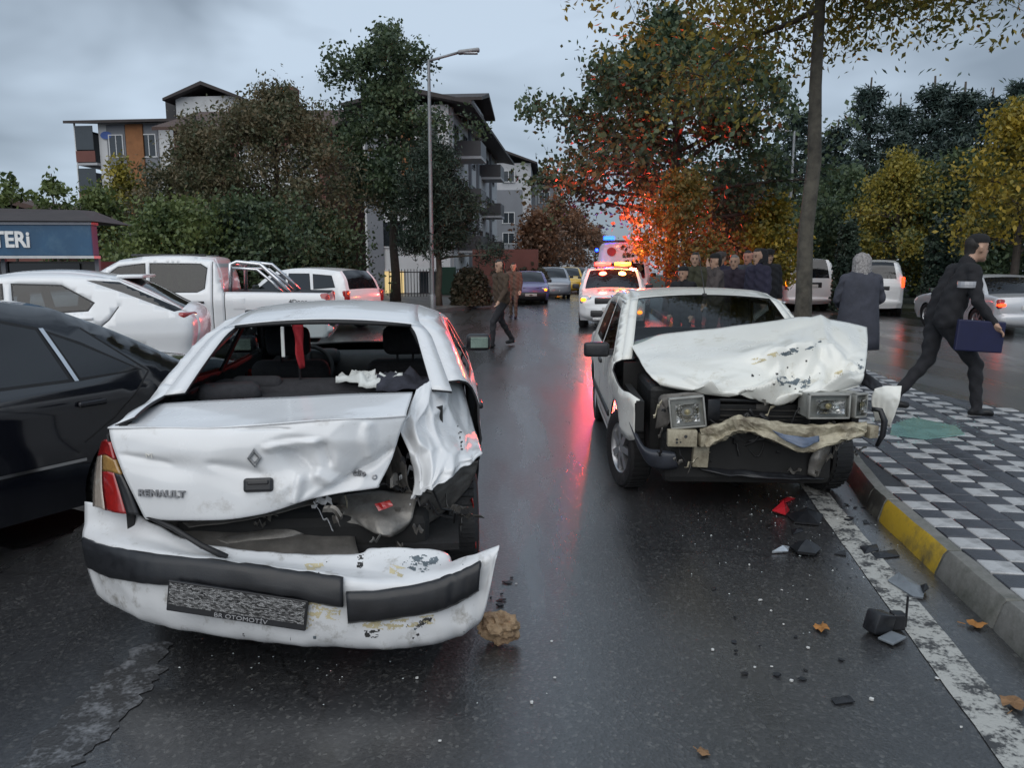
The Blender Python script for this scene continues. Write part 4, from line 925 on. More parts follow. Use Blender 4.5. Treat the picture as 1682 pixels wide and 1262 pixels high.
m = MB(); m.lathe([(.012, 0), (.012, .004), (.007, .005), (.006, .001)], 16); o = m.build('round_badge', BADGE, lid); o.matrix_local = INV1 @ on_lid(615, 784, .003)
text_obj('stuck_note', 'M', .03, M('white_print', (.8, .78, .72), .4), INV1 @ on_lid(246, 748, .006), lid, ext=.001, sx=1.4)

# torn rear bumper
def bmp_fn(u, v, p):
    d = .01 * nz(p, 6., 4.) + .005 * nz(p, 19., 2.)
    if u > .45: d += .05 * facet(u * 2, v, 4., 1.1, .35) * min(1, (u - .45) * 5)
    return Vector((p.x, p.y + d, p.z + .35 * d))
BX = [(140, 824, 3.22), (205, 836, 3.12), (252, 862, 3.05), (330, 894, 3.0), (455, 909, 2.97), (515, 912, 2.97), (590, 911, 2.98), (618, 901, 3.0), (725, 906, 3.0), (745, 926, 2.98), (778, 916, 2.9), (820, 897, 2.84)]
B1_ = [(137, 884, 3.13), (178, 899, 2.97), (240, 911, 2.88), (375, 926, 2.8), (484, 941, 2.78), (564, 950, 2.77), (640, 958, 2.78), (702, 955, 2.79), (745, 942, 2.8), (789, 920, 2.81), (808, 908, 2.81), (820, 899, 2.82)]
B2_ = [(143, 931, 3.13), (183, 947, 2.96), (240, 956, 2.86), (375, 966, 2.78), (484, 980, 2.76), (564, 996, 2.75), (640, 1012, 2.76), (702, 1003, 2.77), (742, 992, 2.79), (787, 966, 2.8), (806, 940, 2.8), (817, 908, 2.81)]
B3_ = [(160, 975, 3.1), (200, 1000, 2.96), (260, 1022, 2.87), (375, 1042, 2.79), (484, 1054, 2.77), (564, 1060, 2.76), (640, 1062, 2.77), (702, 1057, 2.78), (748, 1044, 2.79), (778, 1027, 2.8), (796, 1000, 2.8), (814, 915, 2.81)]
B4_ = [(x, y - 3, Y + .12) for x, y, Y in B3_]
sh = lambda r, d: [(x, y, Y + d) for x, y, Y in r]
BW = M('scuffed_white_bumper', (.68, .69, .7), .35, 0, .05, 3., coat=.3, dirt=(.2, .18, .14), dirt_amt=.22, dirt_scale=9)
bumper, brow = sheet_part('rear_bumper', [BX, [(a[0], (a[1] * .45 + b[1] * .55), a[2] * .6 + b[2] * .4) for a, b in zip(BX, B1_)], B1_, B2_, B3_, B4_], 110, 44, BW, INV1, wreck, bmp_fn, .005)
bb = bvh_of(brow)
def band(rows_px, nm, nu=60):
    rows = patch([[P(*q) for q in r] for r in rows_px], nu, 8, bmp_fn); m = MB(); m.grid([[INV1 @ p for p in r] for r in rows]); o = m.build(nm, PLASTIC, bumper, smooth=True); solid(o, .014, None, 0); return o
b1 = B1_[:6]; b2 = B2_[:6]
band([sh(b1, -.006), [(x, y + 4, Y - .03) for x, y, Y in b1], [(x, y - 4, Y - .03) for x, y, Y in b2], sh(b2, -.006)], 'rubbing_strip')
t2 = [(569, 974, 2.75), (640, 970, 2.755), (702, 958, 2.77), (745, 943, 2.78), (790, 922, 2.79)]; u2 = [(571, 1023, 2.745), (640, 1016, 2.75), (702, 1006, 2.76), (742, 992, 2.775), (786, 968, 2.785)]
band([sh(t2, -.0), [(x, y + 5, Y - .03) for x, y, Y in t2], [(x, y - 5, Y - .03) for x, y, Y in u2], sh(u2, -.0)], 'rubbing_strip', 40)
# number-plate holder: mosaic print, dealer lettering
def mosaic():
    m = bpy.data.materials.new('plate_mosaic_print'); m.use_nodes = True; t = m.node_tree; L = t.links.new; b = t.nodes['Principled BSDF']
    uv = t.nodes.new('ShaderNodeTexCoord'); br = t.nodes.new('ShaderNodeTexBrick'); br.inputs['Scale'].default_value = 2.6; br.inputs['Mortar Size'].default_value = .035; br.inputs['Bias'].default_value = -.1
    br.inputs['Color1'].default_value = (.012, .012, .013, 1); br.inputs['Color2'].default_value = (.5, .5, .5, 1); br.inputs['Mortar'].default_value = (.01, .01, .01, 1)
    n = _n(t, 'ShaderNodeTexNoise', Scale=7., Detail=2.); mx_ = t.nodes.new('ShaderNodeVectorMath'); mx_.operation = 'MULTIPLY_ADD'; mx_.inputs[1].default_value = (.03, .1, .0)
    L(uv.outputs['Generated'], n.inputs[0]); mp = t.nodes.new('ShaderNodeMapping'); mp.inputs['Scale'].default_value = (8, 2.2, 1)
    L(n.outputs['Color'], mx_.inputs[0]); L(uv.outputs['Generated'], mx_.inputs[2]); L(mx_.outputs[0], mp.inputs[0]); L(mp.outputs[0], br.inputs[0]); L(br.outputs[0], b.inputs['Base Color']); b.inputs['Roughness'].default_value = .4
    return m
pc = [P(277, 953, 2.745), P(508, 989, 2.725), P(500, 1037, 2.725), P(272, 1004, 2.745)]
ex = ((pc[1] - pc[0]) + (pc[2] - pc[3])).normalized(); n_ = (pc[3] - pc[0]).cross(ex).normalized(); n_ = n_ if n_.y < 0 else -n_; ey = n_.cross(ex)
c_ = sum(pc, Vector()) / 4; Wd = ((pc[1] - pc[0]).length + (pc[2] - pc[3]).length) / 2; Hd = ((pc[3] - pc[0]).length + (pc[2] - pc[1]).length) / 2
PM = INV1 @ (Matrix.Translation(c_) @ Matrix((ex, ey, n_)).transposed().to_4x4())
m = MB(); m.rbox((0, 0, -.006), (Wd, Hd, .014), .004); holder = m.build('plate_holder', PLASTIC, bumper); holder.matrix_local = PM
m = MB(); m.grid([[(-Wd * .485 + Wd * .97 * i / 8, y, .004 + .002 * nz((i, y, 0), 1.)) for i in range(9)] for y in (-Hd * .27, Hd * .46)]); o = m.build('plate_print', mosaic(), holder)
text_obj('dealer_lettering', 'BR OTOMOTİV', .024, M('pale_print', (.35, .35, .36), .4), Matrix.Translation((.02, -Hd * .385, .004)), holder, ext=.001, sx=1.25)
# flaked paint and scuffs on the bumper
for k, (poly, mt) in enumerate([([(508, 985), (535, 996), (520, 1022), (500, 1036)], FLAKE), ([(500, 1006), (512, 1012), (508, 1040), (486, 1042)], BW), ([(590, 1010), (640, 1020), (712, 1010), (716, 1024), (640, 1036), (596, 1030)], FLAKE), ([(598, 1034), (624, 1034), (622, 1048), (600, 1047)], SCUFF),
                                ([(668, 916), (715, 910), (725, 930), (690, 944), (660, 930)], SCRAPE), ([(500, 928), (530, 926), (534, 938), (505, 938)], FLAKE), ([(640, 928), (672, 936), (660, 950), (640, 944)], FLAKE), ([(676, 1024), (712, 1010), (708, 1022), (690, 1034)], SCUFF), ([(532, 996), (560, 1000), (558, 1020), (535, 1016)], FLAKE), ([(588, 914), (598, 912), (596, 935), (586, 934)], SCUFF), ([(675, 1045), (688, 1040), (690, 1046), (678, 1050)], SCUFF)]):
    decal(bb, poly, 1.1, 'flaked_paint', mt, INV1, bumper, .003, 1., k * 3.1)
random.seed(11)
for k in range(26):
    x = random.uniform(300, 780); y = random.choice([random.uniform(900, 945), random.uniform(1015, 1050)]); s = random.uniform(1.5, 4)
    decal(bb, [(x - s, y - s), (x + s, y - s * .6), (x + s, y + s), (x - s, y + s)], 1.5, 'paint_chip', random.choice([SCUFF, SCUFF, SCRAPE]), INV1, bumper, .0025, .3, k)

# left tail lamp in bands
TL = [[(166, 726, 3.17), (172, 722, 3.1), (178, 728, 3.05)], [(158, 758, 3.17), (173, 756, 3.07), (190, 764, 3.03)], [(153, 800, 3.16), (178, 800, 3.04), (209, 802, 3.0)], [(152, 832, 3.15), (186, 842, 3.01), (227, 847, 2.985)]]
rows = patch([[P(*q) for q in r] for r in TL], 14, 28)
for nm, j0, j1, i0, i1, mt in (('red_lens', 0, 8, 0, 14, RED_LENS), ('amber_lens', 7, 14, 4, 14, M('smoky_amber_lens', (.35, .2, .06), .12, 0, .3, 40, coat=1.)), ('reverse_lens', 7, 28, 0, 5, CLEAR_LENS), ('lower_red_lens', 13, 28, 4, 11, RED_LENS), ('dark_lens_edge', 13, 28, 10, 14, SATIN)):
    m = MB(); m.grid([[INV1 @ p for p in r[i0:i1]] for r in rows[j0:j1]]); o = m.build(nm, mt, wreck, smooth=True); solid(o, .02, None, 1); o.name = 'tail_light'
# crumpled right rear wing
def wing_fn(u, v, p):
    d = .075 * facet(u, v, 3.6, 7.7, 1.) + .035 * gs(u, v, .45, .5, .12, .3) - .03 * gs(u, v, .2, .45, .1, .25) + .012 * nz((u, v, 1), 7.)
    e = min(1, v * 5) * min(1, (1 - u) * 6 + .2)
    return Vector((p.x - .4 * d * e, p.y + d * e, p.z + .012 * nz((u, v, 4), 13.) * (1 if v > .85 else .3)))
WG = [[(684, 640, 3.52), (718, 622, 3.66), (758, 628, 3.95)], [(668, 680, 3.38), (716, 660, 3.52), (768, 664, 3.92)], [(658, 704, 3.3), (714, 698, 3.4), (778, 702, 3.8)], [(672, 745, 3.27), (726, 738, 3.28), (787, 728, 3.6)], [(683, 785, 3.24), (726, 775, 3.18), (791, 741, 3.42)], [(674, 820, 3.22), (718, 797, 3.16), (792, 746, 3.4)]]
wing, wrow = sheet_part('rear_wing', WG, 60, 60, PAINT_W, INV1, wreck, wing_fn, .005)
wb = bvh_of(wrow)
decal(wb, [(750, 700), (756, 705), (762, 738), (757, 740)], 2, 'scratch', SCUFF, INV1, wing, .004, .5)
# inside of the boot, laid open
def crum(a, s): return lambda u, v, p: p + Vector((0, a * (nz(p, s, 5.) + facet(u, v, 4, s, .6)), a * .5 * nz(p, s * 1.3, 8.)))
m = MB(); m.box((-1.38, .0, .4), (1.0, 1.36, .03)); m.box((-.9, 0, .68), (.03, 1.36, .6)); m.box((-1.4, .69, .7), (1.02, .03, .56)); m.box((-1.25, -.6, .72), (.65, .03, .5)); m.build('boot_well', M('boot_carpet', (.016, .016, .017), .9, 0, .3, 20, bump=.3, bscale=80), wreck)
sheet_part('boot_floor_panel', [[(238, 848, 3.2), (330, 852, 3.22), (450, 840, 3.3), (565, 812, 3.4)], [(285, 885, 3.08), (370, 882, 3.12), (470, 862, 3.22), (575, 845, 3.32)], [(330, 910, 3.0), (420, 915, 3.02), (500, 918, 3.04), (590, 916, 3.06)]], 30, 18, GRIME, INV1, wreck, crum(.03, 4))
sheet_part('cross_member', [[(352, 880, 3.16), (430, 868, 3.2), (548, 830, 3.32)], [(356, 886, 3.1), (432, 876, 3.14), (550, 840, 3.26)], [(390, 902, 3.08), (450, 893, 3.12), (555, 858, 3.24)]], 30, 9, BARE, INV1, wreck, crum(.012, 7))
sheet_part('rear_panel', [[(300, 858, 3.1), (400, 846, 3.15), (520, 818, 3.24)], [(310, 866, 3.06), (402, 856, 3.11), (522, 828, 3.2)]], 24, 6, GRIME, INV1, wreck, crum(.01, 9))
sheet_part('inner_wing_panel', [[(562, 815, 3.32), (620, 808, 3.34), (688, 812, 3.3)], [(552, 842, 3.24), (612, 838, 3.2), (680, 838, 3.22)], [(575, 858, 3.2), (625, 872, 3.12), (676, 852, 3.2)], [(596, 862, 3.2), (634, 882, 3.12), (662, 868, 3.2)]], 26, 20, BARE, INV1, wreck, crum(.035, 6))
sheet_part('wheel_housing', [[(690, 812, 3.3), (740, 776, 3.45), (785, 755, 3.6)], [(690, 835, 3.32), (735, 805, 3.46), (780, 780, 3.62)], [(692, 870, 3.34), (722, 850, 3.5), (770, 800, 3.66)]], 20, 20, GRIME, INV1, wreck, crum(.05, 5))
sheet_part('torn_inner_panel', [[(640, 715, 3.4), (655, 735, 3.36), (668, 765, 3.34)], [(632, 760, 3.42), (648, 775, 3.4), (672, 800, 3.34)], [(636, 800, 3.42), (660, 812, 3.36), (690, 815, 3.32)]], 14, 14, GRIME, INV1, wreck, crum(.04, 6))
sheet_part('crumpled_red_strip', [[(772, 820, 3.66), (777, 855, 3.66), (779, 900, 3.62)], [(776, 818, 3.62), (781, 855, 3.62), (782, 902, 3.58)]], 14, 6, RED_LENS, INV1, wreck, crum(.03, 7))  # narrow upright red strip beside the rear wheel
m = MB(); m.tube([INV1 @ P(236, 846, 3.0), INV1 @ P(285, 868, 2.97), INV1 @ P(330, 896, 2.92), INV1 @ P(372, 916, 2.9)], [.008, .011, .012, .014], 7); m.build('boot_seal', RUBBER, wreck, smooth=True)
m = MB(); random.seed(5)
for k in range(9):
    a = INV1 @ P(random.uniform(640, 750), random.uniform(790, 850), random.uniform(3.25, 3.4)); b = a + Vector((random.uniform(-.12, .12), random.uniform(-.15, .15), random.uniform(-.2, .05))); mid = (a + b) / 2 + Vector((0, 0, -.05)); m.tube([a, mid, b], .006, 5)
m.build('wiring', RUBBER, wreck)
m = MB(); m.grid([[INV1 @ p for p in r] for r in patch([[P(615, 830, 3.16), P(640, 822, 3.14)], [P(622, 842, 3.14), P(646, 832, 3.13)]], 6, 4, crum(.02, 9))]); solid(m.build('broken_lamp_piece', RED_LENS, wreck), .004)
def clutter(n, box, mats, inv, parent, seed, name, wmax=.035, lmax=.16):
    rd = random.Random(seed)
    for k in range(n):
        a = P(rd.uniform(box[0], box[2]), rd.uniform(box[1], box[3]), rd.uniform(box[4], box[5])); d = Vector((rd.gauss(0, 1), rd.gauss(0, .5), rd.gauss(0, .6))).normalized() * rd.uniform(.05, lmax); w = Vector((rd.gauss(0, .4), rd.gauss(0, .5), rd.gauss(0, 1))).normalized() * rd.uniform(.012, wmax); m = MB(); rows = []
        for i in range(7):
            t = i / 6; p = a + d * t + Vector((rd.gauss(0, .0025), rd.gauss(0, .003), .05 * math.sin(t * 3) * rd.uniform(-.5, .5))); rows.append([inv @ (p - w * .5), inv @ (p + Vector((0, -.008, .004))), inv @ (p + w * (.5 + rd.gauss(0, .06)))])
        m.grid(rows); o = m.build(name, rd.choice(mats), parent); solid(o, .0025, None, 0)
clutter(18, (430, 818, 700, 895, 3.06, 3.3), [BARE, GRIME, BARE, PAINT_W, RUBBER, PRIMER], INV1, wreck, 41, 'torn_metal_strip')
clutter(12, (640, 720, 700, 830, 3.25, 3.4), [BARE, GRIME, PAINT_W, RUBBER], INV1, wreck, 43, 'torn_metal_strip')
clutter(10, (700, 790, 760, 880, 3.4, 3.6), [GRIME, RUBBER, BARE, RED_LENS], INV1, wreck, 47, 'torn_lining_strip')
# rubber around the empty rear window
wl = [(-1.03, 1.303), (-1.28, 1.176), (-1.5, 1.045)]; mr_ = MB()
ring = []
for s in (1, -1):
    pts_ = [(x, s * (float(ys1(np.array([x]), np.array([z]))[0]) - .088), z - .002) for x, z in wl]; ring.append(pts_)
mr_.tube(ring[0], .012, 6); mr_.tube(ring[1], .012, 6)
top = [(-1.04 - .05 * (1 - k * k), k * ring[0][0][1], 1.31 + .025 * (1 - k * k)) for k in np.linspace(-1, 1, 11)]; mr_.tube(top, .011, 6)
mr_.build('window_seal', RUBBER, wreck, smooth=True)
# interior
m = MB(); m.rbox((-.95, 0, .78), (.2, 1.25, .5), .08, Matrix.Rotation(R(-14), 3, 'Y'), 3); m.rbox((-.6, 0, .48), (.6, 1.25, .2), .07, seg=3); rs = m.build('rear_seat', FABRIC, wreck, smooth=True, angle=60)
for yy in (.36, -.36): m = MB(); m.rbox((-1.02, yy, 1.0), (.09, .27, .1), .04, seg=3); m.build('headrest', FABRIC, rs, smooth=True)
for yy in (.37, -.37):
    m = MB(); m.rbox((-.02, yy, .72), (.16, .5, .62), .07, Matrix.Rotation(R(-16), 3, 'Y'), 3); m.rbox((.28, yy, .42), (.52, .5, .18), .07, seg=3); fs = m.build('front_seat', FABRIC, wreck, smooth=True, angle=60)
    m = MB(); m.rbox((-.14, yy, 1.15), (.11, .28, .19), .05, Matrix.Rotation(R(-10), 3, 'Y'), 3); m.tube([(-.12, yy - .05, .95), (-.13, yy - .05, 1.1)], .008, 6); m.tube([(-.12, yy + .05, .95), (-.13, yy + .05, 1.1)], .008, 6); m.build('headrest', FABRIC, fs, smooth=True, angle=60)
m = MB(); m.rbox((.86, 0, .84), (.42, 1.36, .26), .09, seg=3); m.rbox((.68, .37, .95), (.2, .42, .12), .05, seg=3); dash = m.build('dashboard', LINING, wreck, smooth=True, angle=60)
m = MB(); RM = Matrix.Translation((.5, .37, .88)) @ Matrix.Rotation(R(-62), 4, 'Y')
m.tube([RM @ Vector((math.cos(t) * .18, math.sin(t) * .18, 0)) for t in np.linspace(0, 2 * math.pi, 25)], .015, 8, cap=False)
for t in (0, 2.2, 4.1): m.tube([RM @ Vector((0, 0, -.02)), RM @ Vector((math.cos(t) * .18, math.sin(t) * .18, 0))], .016, 6)
m.lathe([(.06, -.02), (.05, .02), (.001, .025)], 16, RM); m.build('steering_wheel', LINING, dash, smooth=True)
m = MB(); m.rbox((-1.28, 0, .96), (.36, 1.2, .03), .012); m.rbox((-1.22, .45, .99), (.2, .3, .1), .04, Matrix.Rotation(.3, 3, 'Z'), 2); m.build('parcel_shelf', FABRIC, wreck, smooth=True, angle=50)
def rag(name, label, c, s, mat, seed, cat='cloth'):
    m = MB(); rows = [[Vector(c) + Vector(((i / 11 - .5) * s[0], (j / 11 - .5) * s[1], s[2] * (.5 + .5 * nz((i * .33, j * .33, seed), 1.3)) * (1 - ((i - 5.5) / 7) ** 2))) for i in range(12)] for j in range(12)]; m.grid(rows)
    o = m.build(name, mat, wreck, smooth=True); solid(o, .006); return o
PAPER = M('white_cloth', (.62, .64, .62), .8, 0, .1, 8, bump=.3, bscale=30)
rag('crumpled_airbag', '', (-1.02, -.16, 1.0), (.2, .2, .12), PAPER, 3.)
rag('folded_paper', '', (-1.15, -.3, .99), (.18, .22, .13), PAPER, 7.)
rag('heap_of_clothes', '', (-1.12, -.46, .97), (.3, .36, .16), M('dark_clothes', (.03, .032, .045), .9, 0, .4, 20, bump=.4, bscale=40), 9.)
m = MB(); m.tube([(-1.0, .14, .98), (-1.02, .15, 1.34)], .006, 6); m.build('pennant_stick', SATIN, wreck)
m = MB(); rows = [[(-1.04 + .02 * math.sin(j * .9 + i), .14 + w * (i / 5) - .03, 1.33 - .24 * j / 9) for i in range(6)] for j, w in ((j, .055 - .025 * j / 9) for j in range(10))]; m.grid(rows); pn = m.build('pennant', M('red_pennant_cloth', (.3, .012, .02), .8, 0, .15, 12), wreck, smooth=True); solid(pn, .003)
m = MB(); m.rbox((-1.04, .215, 1.23), (.01, .018, .16), .004); m.build('pennant_fringe', PAPER, wreck)
# ------------------------------------------------------------------ boxy white saloon with the crumpled bonnet
C2 = Vector((1.62, 6.72, 0)); H2 = Vector((-.04, -1)).normalized()
W2 = sedan_spec(paint=PAINT_C, lining=LINING, glass=GLASS_T, dens=.055, ns=7, steer=.24)
pr = []
for a, b, c, d, e, f in W2['prof']:
    if a in ('front_bumper', 'front_panel', 'bonnet'): e = None
    if e is PAINT_WB: e = PAINT_C
    if a in ('windscreen', 'rear_window'): e = GLASS
    pr.append((a, b, c, d, e, f))
W2['prof'] = pr; W2['wheel'] = (.29, .175, 'seven')
W2['windows'] = [('front_window', [(.8, .93), (.3, 1.27), (-.12, 1.3), (-.14, .93)]), ('rear_side_window', [(-.2, .93), (-.18, 1.3), (-.72, 1.29), (-.9, 1.12), (-.98, .95)])]
W2['panels'] = [('front_door', [(.86, .28), (.88, .93), (.26, 1.34), (-.14, 1.36), (-.16, .28)], None), ('rear_door', [(-.18, .28), (-.17, 1.36), (-.75, 1.34), (-1.05, 1.0), (-1.05, .8), (-.85, .5), (-.8, .28)], None)]
W2['blocks'] = [b for b in W2['blocks'] if b[0] in ('tail_light',)] + [('side_trim', PLASTIC, (-.05, .825, .47), (1.75, .02, .05), .008, dict(mirror=1)), ('rain_gutter', CHROME, (-.3, .66, 1.325), (1.3, .012, .014), .004, dict(mirror=1))]
W2['mirror'] = None
def def2(V):
    V = V.copy(); f = np.clip((V[:, 0] - 1.45) / .5, 0, 1) ** 1.3
    V[:, 0] -= f * .16; V[:, 1] -= np.sign(V[:, 1]) * f * .06; V[:, 2] += f * .02 * np.sin(V[:, 0] * 23 + V[:, 2] * 9)
    return V
W2['deform'] = def2
W2['cuts'] = [[(1.0, .84), (1.3, .8), (1.9, .76), (2.4, .7), (2.4, 1.2), (1.0, 1.2)], [(1.52, 0), (1.52, .46), (2.4, .46), (2.4, 0)], [(1.93, 0), (1.93, 1.), (2.4, 1.), (2.4, 0)]]
W2['torn'] = [('front_wing', [(.88, .1), (.88, .9), (2.3, .9), (2.3, .1)])]; W2['skip'] = {('front_wing', 1)}
wreck2, ys2 = make_car('crumpled_saloon', 'boxy white saloon with a buckled bonnet and exposed front end by the kerb', 'car', C2, H2, W2)
INV2 = (Matrix.Translation(C2) @ Matrix.Rotation(math.atan2(H2.y, H2.x), 4, 'Z')).inverted()
BW2 = M('scuffed_cream_bonnet', (.74, .74, .69), .3, 0, .04, 2., coat=.35, dirt=(.42, .38, .28), dirt_amt=.12, dirt_scale=5, rvar=.06)
def hood_fn(u, v, p):
    z = 0.; y = 0.
    ridge = max(0, 1 - abs(u - (.76 + .03 * v)) / .05); z += .018 * ridge * (1 - v * .5)
    z -= .075 * gs(u, v, .64, .46, .12, .1); z += .05 * gs(u, v, .55, .36, .16, .08); z -= .06 * gs(u, v, .86, .5, .07, .12) ; z += .035 * gs(u, v, .9, .68, .08, .1)
    t = (u - .62) + .45 * (v - .55); z += .045 * max(0, 1 - abs(t) / .05) * gs(0, v, 0, .7, 1, .28) - .05 * max(0, 1 - abs(t - .09) / .08) * gs(0, v, 0, .7, 1, .25)
    t2 = (u - .3) + .5 * (v - .75); z += .03 * max(0, 1 - abs(t2) / .07) * gs(0, v, 0, .8, 1, .22)
    for a, b, am, w in (((.5, .4), (.72, .33), .03, .04), ((.72, .33), (.9, .52), -.025, .04), ((.56, .44), (.44, .85), .025, .035), ((.8, .3), (.96, .48), .02, .035), ((.82, .75), (.95, .6), .03, .04), ((.2, .62), (.32, .85), .02, .04)): z += crease(u, v, a, b, am, w)
    z += facet(u, v, 5.0, 2.2, .07) * gs(u, v, .72, .55, .3, .4) + .004 * nz((u, v, 2), 8.)
    y += .03 * nz((u, v, 6), 4.) * v
    z *= 1.6; return Vector((p.x, p.y + y - .35 * z, p.z + z))
HD = [[(1032, 563, 6.0), (1090, 549, 5.95), (1173, 540, 5.87), (1260, 529, 5.8), (1318, 521, 5.76), (1370, 526, 5.74), (1424, 538, 5.7)],
      [(1046, 583, 5.65), (1098, 578, 5.52), (1175, 571, 5.45), (1256, 560, 5.4), (1320, 552, 5.36), (1374, 556, 5.35), (1425, 566, 5.35)],
      [(1056, 602, 5.36), (1106, 602, 5.22), (1178, 602, 5.12), (1258, 596, 5.1), (1323, 588, 5.06), (1375, 590, 5.06), (1422, 596, 5.1)],
      [(1068, 618, 5.14), (1118, 624, 5.0), (1180, 630, 4.92), (1250, 632, 4.9), (1312, 630, 4.87), (1368, 625, 4.9), (1418, 620, 4.95)],
      [(1082, 630, 5.06), (1130, 639, 4.92), (1182, 645, 4.85), (1240, 649, 4.83), (1304, 648, 4.81), (1362, 640, 4.85), (1414, 630, 4.92)],
      [(1085, 634, 5.09), (1132, 644, 4.95), (1184, 650, 4.88), (1242, 653, 4.86), (1304, 652, 4.84), (1362, 645, 4.88), (1412, 635, 4.95)]]
hood, hrow = sheet_part('bonnet', HD, 96, 72, BW2, INV2, wreck2, hood_fn, .006)
hb = bvh_of(hrow)
for k, (poly, mt, nm) in enumerate([([(1278, 583), (1295, 573), (1312, 571), (1310, 580), (1290, 585)], SCRAPE, 'scrape'), ([(1274, 620), (1300, 616), (1314, 624), (1306, 636), (1280, 634)], SCRAPE, 'scrape'), ([(1318, 576), (1348, 560), (1350, 562), (1322, 579)], SCRAPE, 'scrape'), ([(1308, 630), (1330, 622), (1334, 634), (1316, 640)], SCRAPE, 'scrape'),
                                    ([(1230, 592), (1275, 578), (1280, 584), (1236, 600)], FLAKE, 'scrape'), ([(1408, 595), (1416, 590), (1418, 606), (1410, 610)], SCRAPE, 'scrape'), ([(1370, 612), (1384, 608), (1384, 618), (1372, 622)], FLAKE, 'scrape')]):
    decal(hb, poly, .9, nm, mt, INV2, hood, .004, 1.3, k * 2.3 + .4)
random.seed(3)
for k in range(20):
    x = random.gauss(1320, 45); y = random.uniform(565, 642); s = random.uniform(.8, 2.2); decal(hb, [(x - s, y - s), (x + s, y - s * .5), (x + s, y + s), (x - s, y + s)], 1.2, 'paint_chip', SCUFF, INV2, hood, .004, .3, k)
def L2(px, py, Y): return INV2 @ P(px, py, Y)
# dark engine bay behind everything
m = MB(); m.rbox((1.3, 0, .58), (.75, 1.25, .5), .04); m.build('engine_block', M('oily_black', (.009, .009, .009), .55, .2, .4, 12, bump=.5, bscale=25), wreck2)
m = MB(); m.box((.98, 0, .7), (.06, 1.46, .4)); m.build('bulkhead', UNDER, wreck2)
for s in (1, -1): m = MB(); m.box((1.4, s * .7, .64), (.8, .05, .2)); m.build('inner_wing', UNDER, wreck2)
radm = MB(); radm.rbox((1.74, 0, .5), (.05, .85, .44), .01)
rad_ = radm.build('radiator', M('radiator_black', (.02, .02, .02), .5, .3, .4, 10), wreck2)
finm = None
for k in range(12):
    if finm is None: fm_ = MB(); fm_.box((0, 0, 0), (.02, .8, .007)); fo = fm_.build('fin', M('radiator_fin', (.06, .057, .052), .5, .5, .5, 14), rad_); finm = fo.data
    else: fo = link(bpy.data.objects.new('fin', finm), rad_)
    fo.location = (1.79 + random.gauss(0, .008), random.gauss(0, .02), .29 + k * .036 + random.gauss(0, .006)); fo.rotation_euler = (random.gauss(0, .04), 0, random.gauss(0, .03))
# headlamps
GL_FR = M('lamp_housing_grey', (.3, .3, .28), .45, .2, .25, 12, bump=.2, bscale=40)
def lampbox(name, x0, y0, x1, y1, Y, tilt, lens, frame, depth=.14):
    c = P((x0 + x1) / 2, (y0 + y1) / 2, Y); w = (P(x1, y0, Y) - P(x0, y0, Y)).length; h = (P(x0, y1, Y) - P(x0, y0, Y)).length
    M4 = INV2 @ (Matrix.Translation(c) @ tilt.to_4x4()); m = MB()
    f = .012
    for (cx, cz, sx, sz) in ((0, h / 2 - f / 2, w, f), (0, -h / 2 + f / 2, w, f), (-w / 2 + f / 2, 0, f, h), (w / 2 - f / 2, 0, f, h)): m.rbox((cx, 0, cz), (sx, .04, sz), .004)
    m.box((0, depth / 2 + .02, 0), (w * .96, depth, h * .92)); o = m.build(name, frame, wreck2, smooth=True, angle=40); o.matrix_local = M4
    bz = MB(); bz.box((0, .035, 0), (w * .95, .012, h * .9)); bz.build('bezel', SATIN, o)
    r = MB(); rows = [[((i / 8 - .5) * (w - .03), .012 + .1 * (1 - ((i - 4) / 4.1) ** 2) * (1 - ((j - 3) / 3.1) ** 2), (j / 6 - .5) * (h - .03)) for i in range(9)] for j in range(7)]; rows = [[(x * .74, -.045 + y_ * .75, z_ * .66) for x, y_, z_ in q_] for q_ in rows]; r.grid(rows); r.build('reflector', M('lamp_reflector', (.5, .5, .49), .1, 1., .4, 30, bump=.35, bscale=38), o, smooth=False)
    g = MB(); g.grid([[((i / 4 - .5) * (w - .02), .004 - .012 * (1 - ((i - 2) / 2.3) ** 2), (j / 3 - .5) * (h - .02)) for i in range(5)] for j in range(4)]); g.build('lens', lens, o, smooth=True)
    b_ = MB(); b_.lathe([(.001, .0), (.02, .01), (.016, .03)], 12, Matrix.Translation((.0, -.01, 0)) @ Matrix.Rotation(R(-90), 4, 'X')); b_.build('bulb', M('bulb_smoky', (.3, .25, .12), .2, .3), o)
    return o
LENS = glass_mat('lamp_lens_glass', (.92, .94, .94), .02)
lampbox('headlight', 1100, 652, 1158, 703, 4.8, Matrix.Rotation(R(-10), 3, 'Z') @ Matrix.Rotation(R(-7), 3, 'Y'), LENS, GL_FR)
lampbox('headlight', 1326, 647, 1396, 688, 4.72, Matrix.Rotation(R(2), 3, 'Z'), LENS, GL_FR)
lampbox('indicator', 1398, 646, 1425, 686, 4.76, Matrix.Rotation(R(22), 3, 'Z'), LENS, GL_FR)
sheet_part('lamp_surround', [[(1082, 655, 4.95), (1090, 648, 4.92), (1120, 644, 4.9), (1150, 645, 4.88)], [(1078, 690, 4.95), (1088, 668, 4.9), (1120, 652, 4.88), (1150, 652, 4.86)], [(1076, 705, 4.95), (1090, 702, 4.9), (1097, 700, 4.88), (1102, 690, 4.86)]], 18, 14, GRIME, INV2, wreck2, crum(.02, 9))
